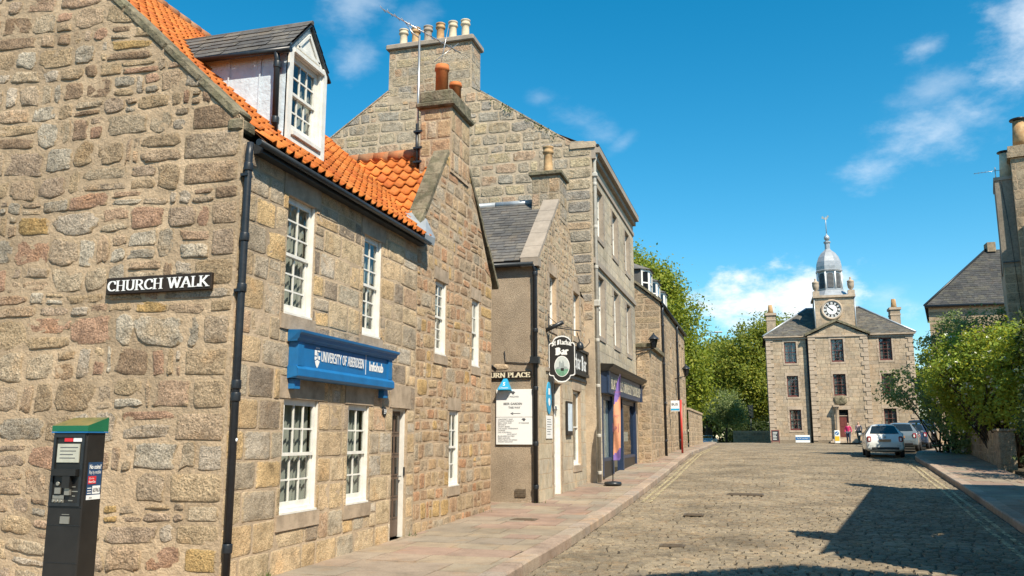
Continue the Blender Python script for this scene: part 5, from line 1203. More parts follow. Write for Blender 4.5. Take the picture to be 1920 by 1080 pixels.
# cornice, pediment
mb=MB(); mb.fbox(ft,xL-.1,ze-.22,.014,bL,ze-.02,.1); mb.fbox(ft,bR,ze-.22,.014,xR+.1,ze-.02,.1); mb.fbox(ft,xL-.22,ze-.02,-.1,bL-.2,ze+.12,.25); mb.fbox(ft,bR+.2,ze-.02,-.1,xR+.22,ze+.12,.25); mb.fbox(fbay,bL-.05,ze-.12,.014,bR+.05,ze+.02,.10); mb.build('cornice',M['th_trim'],TH)
mb=MB()
for s in (-1,1):
    x0=tx(6.22); xe=bL-.25 if s<0 else bR+.25
    P=[(xe,ze+.0),(x0,ap),(x0,ap+.2),(xe,ze+.22)]
    if s>0: P=P[::-1]
    mb.prism(fbay,P,-1.5,.22)
mb.build('pediment',M['coping'],TH)
# hipped roof
M['th_slate']=stone_mat('mossy_slate',[(.15,.14,.12),(.17,.155,.13),(.13,.12,.11),(.185,.165,.13),(.14,.135,.12)],bd=.01,rough=.75,lichen=(.24,.21,.14),s1=3.)
rL,rR,rz,yr=tx(4.3),tx(8.45),tz(12.4),YT+4.5
o=Vector((xL-.25,YT-.25,ze+.1)); vv=Vector((0,yr-o.y,rz-o.z)); LVt=vv.length; vv.normalize(); nv=Vector((0,-vv.z,vv.y))
mb=MB(); Wd=xR+.25-o.x
slates(mb,o,(1,0,0),vv,nv,LVt,lambda v:(rL-o.x)*v/LVt,lambda v:Wd-(xR+.25-rR)*v/LVt,sw=(.28,.45),sl=.24,th=.02)
a,b,c,d=o,Vector((xR+.25,o.y,o.z)),Vector((rR,yr,rz)),Vector((rL,yr,rz)); e,f=Vector((xL-.25,YT+9.2,o.z)),Vector((xR+.25,YT+9.2,o.z)); dn=Vector((0,0,-.02))
mb.quad(a+dn,b+dn,c+dn,d+dn); mb.poly([b,f,c]); mb.poly([e,a,d]); mb.quad(f,e,d,c)
mb.build('roof',M['th_slate'],TH)
mb=MB()
for p,q in ((a,d),(b,c),(d,c)): mb.tube([p+Vector((0,0,.03)),q+Vector((0,0,.05))],.09,6)
mb.build('ridge',M['lead'],TH)
# chimneys
for (x0,x1,z0,z1,y) in ((tx(1.0),tx(1.75),9.6,tz(11.95),YT+4.2),(tx(10.85),tx(11.6),9.6,tz(12.05),YT+4.2)):
    mb=MB(); fr=FY(y); wall(mb,fr,x0,x1,z0,z1,(),mi=0); masonry(mb,fr,x0,x1,z0,z1,(),**{**kw,'mi':0})
    mb.quad((x0,y,z0),(x0,y+1.3,z0),(x0,y+1.3,z1),(x0,y,z1)); mb.quad((x1,y,z0),(x1,y+1.3,z0),(x1,y+1.3,z1),(x1,y,z1)); mb.quad((x0,y+1.3,z0),(x1,y+1.3,z0),(x1,y+1.3,z1),(x0,y+1.3,z1))
    cc_=mb.build('chimney',M['th_stone'],TH); mb=MB(); mb.box(x0-.1,y-.1,z1,x1+.1,y+1.4,z1+.22); mb.box(x0-.04,y-.04,z1-.5,x1+.04,y+1.34,z1-.38); mb.build('cap',M['th_trim'],cc_)
    pot(cc_,'chimney_pot',(x0+x1)/2,y+.65,z1+.22,.85,.24,M['pot_buff'],'taper')
# clock tower
t0,t1,tT,yT=tx(4.78),tx(7.72),tz(12.75),YT+.35; fT=FY(yT)
mb=MB()
for fr,p,q in ((fT,t0,t1),):
    wall(mb,fr,p,q,ze,tT); masonry(mb,fr,p,q,ze+.3,tT-.02,(),**{**kw,'mi':0,'quoin':None})
for x in (t0,t1): mb.quad((x,yT,ze-.5),(x,yT+3.3,ze-.5),(x,yT+3.3,tT),(x,yT,tT))
mb.quad((t0,yT+3.3,ze),(t1,yT+3.3,ze),(t1,yT+3.3,tT),(t0,yT+3.3,tT))
tw=mb.build('clock_tower',M['th_stone'],TH)
mb=MB(); mb.box(t0-.16,yT-.16,tT,t1+.16,yT+3.46,tT+.2); mb.build('cornice',M['th_trim'],tw)
for x in (t0-.06,t1+.06): mb=MB(); mb.tube([(x,yT+.0,tT),(x,yT+.0,ze)],.05,6); mb.build('lead_pipe',M['lead'],tw)
cx,cz=tx(6.03),tz(11.76); Mr=Matrix(((1,0,0),(0,0,-1),(0,1,0)))   # z axis to -Y
mb=MB(); mb.lathe([(.92,.0),(.92,.1),(.84,.13),(.76,.12),(.74,.05)],(cx,yT-.0,cz),28,M=Mr); ck=mb.build('clock',M['th_trim'],TH)
mb=MB(); mb.lathe([(.75,.055),(.0,.058)],(cx,yT,cz),28,M=Mr,sm=False); mb.build('dial',M['signblack'],ck)
fc=FY(yT-.066); mb=MB(); 
mb.poly([fc.p(cx+.44*math.cos(2*math.pi*i/28),cz+.44*math.sin(2*math.pi*i/28),0) for i in range(28)])
rr=lambda r0,r1,n: [mb.quad(*[fc.p(cx+r*math.cos(t),cz+r*math.sin(t),n) for r,t in ((r0,2*math.pi*i/36),(r1,2*math.pi*i/36),(r1,2*math.pi*(i+1)/36),(r0,2*math.pi*(i+1)/36))]) for i in range(36)]
rr(.69,.73,.002)
for k in range(12):
    t=R(90-30*k); ca,sa=math.cos(t),math.sin(t)
    for off in ((-.05,0,.05) if k%3 else (-.07,-.025,.025,.07)):
        q=lambda r,w:fc.p(cx+r*ca-(off+w)*sa,cz+r*sa+(off+w)*ca,.002); mb.quad(q(.48,-.014),q(.67,-.018),q(.67,.018),q(.48,.014))
mb.build('numerals',M['signwhite'],ck)
mb=MB()
for ang,l,w_ in ((R(90+47),.62,.035),(R(90+52-0),.42,.06)):
    ca,sa=math.cos(ang),math.sin(ang); q=lambda r,o,n:fc.p(cx+r*ca-o*sa,cz+r*sa+o*ca,n); mb.quad(q(-.14,-w_,.02),q(l,-w_*.3,.02),q(l,w_*.3,.02),q(-.14,w_,.02))
mb.build('hands',M['signblack'],ck)
# urns
for x in (t0+.15,t1-.15):
    mb=MB(); c=(x,yT+.2,tT+.2); mb.box(x-.28,yT-.08,tT+.2,x+.28,yT+.48,tT+.62)
    mb.lathe([(.12,.42),(.12,.5),(.24,.62),(.30,.95),(.28,1.15),(.32,1.2),(.26,1.3),(.13,1.36),(.07,1.48),(.10,1.55),(.02,1.64)],c,12); mb.build('urn',M['th_trim'],TH)
# cupola
M['roughslat']=plain_mat('louvre_slat',(.12,.125,.13),rough=.6)
cxx,cy=tx(6.12),yT+1.65; n8=8
def octo(prof,name,mat,parent,rot=22.5,sm=False):
    mb=MB(); Mz=Matrix.Rotation(R(rot),3,'Z'); mb.lathe(prof,(cxx,cy,0),8,sm=sm,M=Mz); return mb.build(name,mat,parent)
zb=tT+.2; zl0=tz(13.55); zl1=tz(15.05)
cu_=octo([(1.75,zb),(1.35,zl0-.25),(1.22,zl0-.12),(1.22,zl0),(1.06,zl0),(1.06,zl1),(1.20,zl1),(1.24,zl1+.12),(1.16,zl1+.18)],'cupola',M['cupola'],TH)
dp=[(1.16,zl1+.18),(1.17,zl1+.5),(1.10,zl1+.95),(.93,zl1+1.4),(.66,zl1+1.8),(.36,zl1+2.05),(.24,zl1+2.2),(.24,zl1+2.75),(.32,zl1+2.8),(.32,zl1+2.92),(.12,zl1+2.98)]
octo(dp,'dome',M['cupola'],cu_)
for k in range(8):
    a=R(45*k-90); nrm=Vector((math.cos(a),math.sin(a),0)); ud=Vector((-nrm.y,nrm.x,0)); ap_=1.06*math.cos(R(22.5))
    fr=FR(Vector((cxx,cy,0))+nrm*ap_,ud,(0,0,1),nrm); w_=.27; zm=zl1-.15-w_
    mb=MB(); pts=[(-w_,zl0+.12),(w_,zl0+.12),(w_,zm)]+[(w_*math.cos(R(t)),zm+w_*math.sin(R(t))) for t in range(15,180,15)]+[(-w_,zm)]
    mb.poly([fr.p(u,v,.012) for u,v in pts]); lv=mb.build('louvre',M['iron'],cu_)
    mb=MB(); v=zl0+.16
    while v<zm+w_*.8:
        ww=w_ if v<zm else math.sqrt(max(w_**2-(v-zm)**2,.0001)); mb.add([fr.p(-ww,v,.06),fr.p(ww,v,.06),fr.p(ww,v+.08,.014),fr.p(-ww,v+.08,.014)],[(0,1,2,3)]); v+=.115
    mb.build('slats',M['roughslat'],lv)
    mb=MB(); c0=1.09
    e=Vector((cxx,cy,0))+Vector((math.cos(a+R(22.5)),math.sin(a+R(22.5)),0))*c0; mb.tube([e+Vector((0,0,zl0)),e+Vector((0,0,zl1))],.07,6)
    mb.build('corner_post',M['signwhite'],cu_)
mb=MB(); mb.lathe([(.05,zl1+2.95),(.12,zl1+3.0),(.24,zl1+3.15),(.26,zl1+3.3),(.2,zl1+3.45),(.08,zl1+3.55),(.03,zl1+3.7)],(cxx,cy,0),12); mb.tube([(cxx,cy,zl1+3.6),(cxx,cy,zl1+5.3)],.035,6); mb.build('finial',M['lead'],cu_)
mb=MB(); fr=FR((cxx,cy,zl1+5.0),(1,0,0),(0,0,1),(0,-1,0)); mb.prism(fr,[(-.34,.12),(-.20,.14),(-.10,.04),(.05,-.02),(.16,.06),(.22,.26),(.30,.22),(.26,.40),(.18,.42),(.12,.28),(.0,.16),(-.12,.20),(-.22,.36),(-.32,.34)],-.02,.02); mb.build('weather_vane',M['ov_grey'],cu_)
# sashes
for h in wl+wr: sash(TH,ft,h,rec=.13,nx=3,ny=(3,3) if h[1]>3.5 else (2,2),mat='redframe',curt=(.3,.3) if h[1]>3.5 else (.3,.3),lod=1,glass='glass_dark')
for h in wb: sash(TH,fbay,h,rec=.13,nx=3,ny=(3,3),mat='redframe',curt=(.3,.3),lod=1,glass='glass_dark')
x0,z0,x1,z1=dor; mb=MB(); mb.fbox(fbay,x0,z0,-.2,x1,z1-.55,-.14); dd=mb.build('door',M['reddoor'],TH)
mb=MB(); 
for i in range(2):
    for k in range(2): mb.fbox(fbay,x0+.09+i*.34,z0+.15+k*.82,-.14,x0+.36+i*.34,z0+.85+k*.82,-.125)
mb.build('door_panel',M['reddoor'],dd)
mb=MB(); mb.quad(fbay.p(x0,z1-.5,-.17),fbay.p(x1,z1-.5,-.17),fbay.p(x1,z1,-.17),fbay.p(x0,z1,-.17)); mb.build('fanlight',M['darkglass'],TH)
mb=MB(); mb.fbox(fbay,x0,z1-.56,-.2,x1,z1-.5,-.08); mb.build('transom',M['th_trim'],TH)
mb=MB()
for i in range(3): mb.fbox(fbay,x0-.9+i*.18,1.2,.05,x1+.9-i*.18,1.36+i*.15,1.25-i*.35)
mb.build('steps',M['th_trim'],TH)
mb=MB(); mb.lathe([(.17,1.3),(.17,1.42),(.13,1.46),(.125,2.6),(.105,4.0),(.16,4.06),(.2,4.16),(.2,4.24)],(x0-.22,YT-.75,0),12); mb.box(x0-.48,YT-1.0,4.24,x0+.02,YT-.43,4.4); mb.build('column',M['th_trim'],TH)
mb=MB(); stone(mb,fbay,x0-.35,4.4,x1-.05,5.25,.14,3,12,R_ROCK,.3,.05,.05,None,0); mb.build('carved_crest',M['coping'],TH)
mb=MB(); mb.tube([(bL-.12,YT-.08,ze-.2),(bL-.12,YT-.08,1.2)],.07,6); mb.build('drainpipe',M['iron'],TH)  # dark strip standing in for the centre bay's cast shadow, no real pipe
# ------------------------------------------------------------------ in front of the town house
gth=gp(76)-.11
S=thing('chalkboard',(tx(1.16)*.98,76.5,gth),'red framed chalkboard leaning at the left corner of the town house','chalkboard')
cx=1.25; mb=MB()
for s in (-1,1):
    fr=FR((cx,76.5,gth),(1,0,0),Vector((0,-s*.22,1)).normalized()*1,Vector((0,-1,0))) ; q=.25*s
    fr=FR((cx,76.5-q,gth),(1,0,0),Vector((0,s*.2,.98)).normalized(),Vector((0,-s*.98,.2)).normalized() if s>0 else Vector((0,.98,.2)))
    for a,b,c,d in ((-.33,0,-.27,1.12),(.27,0,.33,1.12),(-.27,1.05,.27,1.12),(-.27,.14,.27,.2)): mb.fbox(fr,a,b,-.015,c,d,.02)
mb.build('frame',M['reddoor'],S)
fr=FR((cx,76.25,gth),(1,0,0),Vector((0,.2,.98)).normalized(),Vector((0,-.98,.2)).normalized()); mb=MB(); mb.fbox(fr,-.27,.2,-.01,.27,1.05,.006); mb.build('slate_panel',M['signblack'],S)
mb=MB()
for i in range(6): mb.fbox(fr,-.2,.9-i*.12,.006,-.2+U(.2,.4),.94-i*.12,.009)
mb.build('chalk_lines',M['paper'],S)
S=thing('estate_board',(3.45,77,gth),'low white and blue information board standing before the town house','sign board')
mb=MB()
for x in (2.95,3.95): mb.box(x-.03,76.97,gth,x+.03,77.03,gth+.6)
mb.build('leg',M['iron'],S)
mb=MB(); mb.cbox((3.45,76.95,gth+.36),(1.16,.05,.62),b=.01); bb=mb.build('panel',M['signwhite'],S)
f_=FY(76.92); mb=MB(); mb.fbox(f_,2.88,gth+.27,0,4.02,gth+.52,.004); mb.build('band',M['blue'],bb); mb=MB(); ftext(mb,f_,'The Old Town House',2.98,gth+.36,.13,.008,width=.9); mb.build('lettering',M['signwhite'],bb)
M['yellow']=plain_mat('traffic_yellow',(.80,.50,.03),rough=.5)
S=thing('traffic_bollard',(6.02,75,gth),'white and yellow keep left bollard in front of the town house steps','bollard')
mb=MB(); mb.cbox((6.02,75,gth+.52),(.42,.26,1.04),b=.04); bo=mb.build('body',M['signwhite'],S)
f_=FY(74.868); mb=MB(); mb.fbox(f_,5.84,gth+.2,0,6.2,gth+.58,.004); mb.build('yellow_band',M['yellow'],bo)
mb=MB(); mb.prism(f_,[(6.02+.15*math.cos(2*math.pi*i/20),gth+.82+.15*math.sin(2*math.pi*i/20)) for i in range(20)],0,.005); dk=mb.build('blue_disc',M['blue'],bo); mb=MB(); mb.poly([f_.p(a,b,.007) for a,b in ((5.93,gth+.73),(5.93,gth+.82),(5.96,gth+.79),(6.09,gth+.92),(6.12,gth+.89),(5.99,gth+.76),(6.02,gth+.73))]); mb.build('arrow',M['signwhite'],bo)

# people: one skinned body each, clothes as shells
def skin_mesh(name,joints,edges,mat,parent,sub=1):
    me=bpy.data.meshes.new(name); me.from_pydata([j[0] for j in joints],edges,[]); ob=bpy.data.objects.new(name,me); COL.objects.link(ob)
    md=ob.modifiers.new('s','SKIN'); md.use_smooth_shade=True; sv=me.skin_vertices[0].data
    for i,j in enumerate(joints):
        r=j[1]; sv[i].radius=r if isinstance(r,tuple) else (r,r); sv[i].use_root=(i==0)
    ss=ob.modifiers.new('u','SUBSURF'); ss.levels=sub; ss.render_levels=sub
    bpy.context.view_layer.update(); m2=bpy.data.meshes.new_from_object(ob.evaluated_get(bpy.context.evaluated_depsgraph_get()))
    bpy.data.objects.remove(ob); bpy.data.meshes.remove(me); m2.materials.clear(); m2.materials.append(mat)
    for p in m2.polygons: p.use_smooth=True; p.material_index=0
    o=bpy.data.objects.new(name,m2); COL.objects.link(o); o.parent=parent; return o
M['skin']=plain_mat('skin',(.55,.33,.23),rough=.6); M['jeans']=plain_mat('dark_jeans',(.06,.075,.12),rough=.9); M['pinkcoat']=plain_mat('cerise_jacket',(.55,.02,.13),rough=.8)
M['darktrs']=plain_mat('dark_trousers',(.075,.085,.07),rough=.9); M['palepink']=plain_mat('pale_pink_shirt',(.78,.52,.46),rough=.85); M['hair']=plain_mat('brown_hair',(.10,.06,.035),rough=.7); M['hairg']=plain_mat('grey_hair',(.22,.17,.12),rough=.7); M['vest']=plain_mat('dark_rucksack',(.04,.045,.05),rough=.8); M['shoe']=plain_mat('dark_shoe',(.03,.03,.03),rough=.6)
def person(loc,rz,hgt,step,label,top,trs,hair,long_hair,bag,group=None):
    P=thing('person',loc,label,'person',rz=rz); k=hgt/1.72
    s=step # stride half length; figure faces -Y local
    def J(x,y,z,r): return (Vector((x,y,z))*k,(r*k if not isinstance(r,tuple) else (r[0]*k,r[1]*k)))
    lf=(.095,-s*.9,.07); rfk=(-.095,s*.9,.09)
    b=[J(0,0,.95,(.15,.11)),J(0,0,1.1,(.135,.10)),J(0,-.01,1.28,(.155,.105)),J(0,.0,1.42,(.12,.085)),J(0,-.01,1.50,.055),J(0,-.025,1.57,(.068,.078)),J(0,-.02,1.65,(.078,.095)),J(0,-.01,1.71,(.05,.06)),
       J(.10,0,.90,(.095,.10)),J(.10,-s*.55,.50,(.06,.065)),J(.095,-s*.6,.10,(.04,.045)),J(.10,-s*.6-.14,.04,(.04,.03)),
       J(-.10,0,.90,(.095,.10)),J(-.10,s*.35-.03,.50,(.06,.065)),J(-.095,s*.9,.11,(.04,.045)),J(-.10,s*.9-.14,.045,(.04,.03)),
       J(.175,0,1.395,.050),J(.25,.03,1.14,.045),J(.24,-.09+s*.3,.93,.034),J(.23,-.12+s*.3,.85,(.022,.035)),
       J(-.175,0,1.395,.050),J(-.25,.05,1.14,.045),J(-.24,-.02-s*.3,.93,.034),J(-.23,-.05-s*.3,.85,(.022,.035))]
    e=[(0,1),(1,2),(2,3),(3,4),(4,5),(5,6),(6,7),(0,8),(8,9),(9,10),(10,11),(0,12),(12,13),(13,14),(14,15),(3,16),(16,17),(17,18),(18,19),(3,20),(20,21),(21,22),(22,23)]
    # fingers and thumbs
    for h,sx in ((19,1),(23,-1)):
        hp=b[h][0]/k
        for q,(dx,ln) in enumerate(((-.024,.075),(-.008,.085),(.009,.08),(.024,.065))):
            i0=len(b); b.append(J(hp.x+sx*.004,hp.y+dx,hp.z-.045,.0095)); b.append(J(hp.x-sx*.008,hp.y+dx-.006,hp.z-.045-ln*.55,.0085)); b.append(J(hp.x-sx*.025,hp.y+dx-.01,hp.z-.045-ln*.95,.007)); e+=[(h,i0),(i0,i0+1),(i0+1,i0+2)]
        i0=len(b); b.append(J(hp.x-sx*.012,hp.y-.042,hp.z-.005,.011)); b.append(J(hp.x-sx*.02,hp.y-.052,hp.z-.05,.008)); e+=[(h,i0),(i0,i0+1)]
    # nose and ears
    hd=5
    i0=len(b); b.append(J(0,-.122,1.585,.012)); e.append((hd,i0))
    body=skin_mesh('body',b,e,M['skin'],P)
    infl=lambda idx,dr: [(b[i][0],tuple(q+dr*k for q in b[i][1]) if isinstance(b[i][1],tuple) else b[i][1]+dr*k) for i in idx]
    top_i=[0,1,2,3,16,17,18,20,21,22]; mp_={v:i for i,v in enumerate(top_i)}
    jl=infl(top_i,.012); jl[0]=(b[0][0]-Vector((0,0,.07*k)),(.165*k,.125*k)); jl[1]=(b[1][0],(.155*k,.118*k))
    skin_mesh('jacket',jl,[(mp_[a],mp_[c]) for a,c in ((0,1),(1,2),(2,3),(3,16),(16,17),(17,18),(3,20),(20,21),(21,22))],M[top],P)
    tr_i=[0,8,9,10,12,13,14]; mp_={v:i for i,v in enumerate(tr_i)}
    skin_mesh('trousers',infl(tr_i,.016),[(mp_[a],mp_[c]) for a,c in ((0,8),(8,9),(9,10),(0,12),(12,13),(13,14))],M[trs],P)
    for a,c in ((10,11),(14,15)): skin_mesh('shoe',infl([a,c],.012),[(0,1)],M['shoe'],P)
    hj=[J(0,-.02,1.715,(.098,.10)),J(0,.045,1.64,(.098,.085))]+([J(0,.06,1.50,(.085,.05))] if long_hair else [])
    skin_mesh('hair',hj,[(i,i+1) for i in range(len(hj)-1)],M[hair],P)
    fm=MB()
    for x in (-.03,.03): fm.lathe([(.002,-.008),(.010,-.004),(.010,.004),(.002,.008)],Vector((x,-.112,1.625))*k,6)
    fm.cbox(Vector((0,-.108,1.545))*k,(.045*k,.02*k,.010*k)); fm.build('face_features',M['hair'],P,local=True)['kind']='stuff'
    for x in (-.082,.082):
        em=MB(); em.cbox(Vector((x,-.005,1.60))*k,(.018*k,.035*k,.06*k),b=.006); em.build('ear',M['skin'],P,local=True)
    if bag=='strap':
        bm_=MB(); bm_.tube([Vector(q)*k for q in ((.12,-.125,1.42),(.02,-.15,1.2),(-.16,-.09,.98))],.018*k,6); bm_.build('bag_strap',M['vest'],P,local=True)
    return P
person((6.95,75.6,gth),R(-8),1.66,.16,'person in a cerise jacket and dark jeans walking past the town house door','pinkcoat','jeans','hair',True,None)
p2=person((7.72,75.3,gth),R(-30),1.74,.26,'person in a pale pink shirt with dark strap striding right of the cerise jacket','palepink','darktrs','hairg',False,'strap')
B_=thing('shoulder_bag',(8.14,75.15,gth+.8),'small dark bag held by the person in the pale pink shirt','bag')
mb=MB(); mb.cbox((8.13,75.2,gth+.74),(.30,.16,.24),b=.04); mb.build('pouch',M['vest'],B_); mb=MB(); mb.tube([(8.0,75.2,gth+.85),(8.02,75.2,gth+.93),(8.22,75.2,gth+.93),(8.25,75.2,gth+.85)],.012,5); mb.build('handle',M['vest'],B_)
# ------------------------------------------------------------------ ticket machine by the big gable
PM=thing('ticket_machine',(-6.72,7.42,-.03),'black parking ticket machine with a green sloping top beside the rubble gable','ticket machine')
px0,px1,py0,py1=-6.96,-6.54,7.24,7.50; M['pmblack']=plain_mat('ticket_machine_black',(.018,.017,.016),rough=.42,var=.3,scale=6.); M['pmgreen']=plain_mat('ticket_machine_green',(.012,.14,.065),rough=.4); M['pmtop']=rough_mat('solar_top',(.22,.175,.06),var=.3,bd=0.,rough=.35,col2=(.09,.12,.045)); M['screen']=plain_mat('ticket_screen',(.50,.50,.42),rough=.25,var=.15); M['pmgrey']=plain_mat('pressed_steel',(.34,.33,.29),rough=.4,metal=.5); M['redlab']=plain_mat('red_label',(.62,.03,.04),rough=.5); M['navylab']=plain_mat('navy_label',(.02,.06,.14),rough=.5)
mb=MB(); mb.cbox(((px0+px1)/2,(py0+py1)/2,.845),(px1-px0,py1-py0,1.73),b=.012); bdy=mb.build('cabinet',M['pmblack'],PM)
mb=MB(); X0,X1,Y0,Y1=px0-.012,px1+.012,py0-.014,py1+.012; mb.add([(X0,Y0,1.71),(X1,Y0,1.71),(X1,Y1,1.71),(X0,Y1,1.71),(X0,Y0,1.768),(X1,Y0,1.768),(X1,Y1,1.855),(X0,Y1,1.855)],[(0,1,5,4),(1,2,6,5),(2,3,7,6),(3,0,4,7),(3,2,1,0)]); mb.build('lid',M['pmgreen'],PM)
mb=MB(); mb.quad((X0,Y0,1.768),(X1,Y0,1.768),(X1,Y1,1.855),(X0,Y1,1.855)); mb.build('solar_panel',M['pmtop'],PM)
mb=MB(); mb.box(X0-.002,Y0-.002,1.695,X1+.002,Y1+.002,1.708); mb.build('blue_trim',M['blue'],PM)
fp=FY(py0); mb=MB()
for a,b,c,d in ((px0+.02,.97,px0+.05,1.68),(px1-.05,.97,px1-.02,1.68),(px0+.05,1.65,px1-.05,1.68),(px0+.05,.97,px1-.05,1.0)): mb.fbox(fp,a,b,.001,c,d,.014)
mb.fbox(fp,px0,.955,.001,px1,.962,.004); mb.fbox(fp,px0,.78,.001,px1,.785,.004); mb.fbox(fp,px0,.42,.001,px1,.424,.004)
mb.build('front_frame',M['iron'],PM)
mb=MB(); mb.fbox(fp,px0+.075,1.40,.001,px1-.075,1.585,.012); sc_=mb.build('screen',M['screen'],PM)
mb=MB(); 
for i in range(4): mb.fbox(fp,px0+.11,1.545-i*.035,.012,px0+.11+U(.1,.22),1.553-i*.035,.0135)
mb.build('print',M['inkgrey'],sc_)
mb=MB(); mb.fbox(fp,px0+.15,1.607,.001,px0+.25,1.645,.008); mb.build('red_label',M['redlab'],PM); mb=MB(); mb.fbox(fp,px0+.26,1.607,.001,px0+.36,1.645,.008); mb.build('white_label',M['signwhite'],PM)
mb=MB(); mb.fbox(fp,px0+.06,1.27,.0,px1-.06,1.335,.055); mb.fbox(fp,px0+.20,1.15,.001,px0+.29,1.28,.05); mb.build('hood',M['pmblack'],PM)
mb=MB(); mb.fbox(fp,px0+.22,1.08,.001,px0+.28,1.20,.03); mb.fbox(fp,px0+.09,1.09,.001,px0+.16,1.15,.02); mb.lathe([(.02,0),(.02,.02)],fp.p(px0+.12,1.19,0),10,M=Matrix(((1,0,0),(0,0,-1),(0,1,0)))); mb.build('coin_slot',M['pmgrey'],PM)
mb=MB(); mb.fbox(fp,px0+.06,1.005,.001,px0+.20,1.035,.01); mb.fbox(fp,px0+.06,1.04,.001,px0+.2,1.075,.006)
for i in range(3): mb.lathe([(.013,0),(.012,.012)],fp.p(px0+.085+i*.045,1.02,.01),8,M=Matrix(((1,0,0),(0,0,-1),(0,1,0))))
for i in range(5): mb.fbox(fp,px0+.24+U(0,.1),1.02+i*.045,.001,px0+.27+U(0,.1),1.03+i*.045,.004)
mb.build('keypad',M['pmgrey'],PM)
mb=MB(); mb.fbox(fp,px0+.18,.80,.001,px0+.29,.87,.012); mb.fbox(fp,px0+.19,.885,.001,px0+.28,.892,.004); mb.build('ticket_slot',M['pmgrey'],PM)
fs=FX(px1); mb=MB(); mb.fbox(fs,py0+.045,1.03,.001,py1-.025,1.40,.004); st=mb.build('sticker',M['navylab'],PM)
mb=MB(); ftext(mb,fs,'No coins?',py0+.06,1.335,.06,.006,width=.16,bold=.03); ftext(mb,fs,'Pay by mobile',py0+.06,1.285,.05,.006,width=.16); mb.fbox(fs,py0+.045,1.03,.004,py1-.025,1.075,.006); mb.fbox(fs,py0+.12,1.085,.004,py1-.035,1.165,.006)
for i in range(3): mb.fbox(fs,py0+.055,1.09+i*.025,.004,py0+.105,1.098+i*.025,.006)
mb.build('white_print',M['signwhite'],st)
mb=MB(); mb.fbox(fs,py0+.055,1.185,.004,py0+.16,1.262,.007); mb.build('red_panel',M['redlab'],st); mb=MB(); ftext(mb,fs,'Go to',py0+.06,1.232,.028,.009); ftext(mb,fs,'RingGo',py0+.06,1.197,.03,.009,bold=.02); mb.build('panel_text',M['signwhite'],st)
mb=MB(); ftext(mb,fs,'65963',py0+.125,1.105,.055,.008,width=.095,bold=.02); ftext(mb,fs,'pay',py0+.08,1.042,.03,.008); mb.build('number',M['inkgrey'],st)

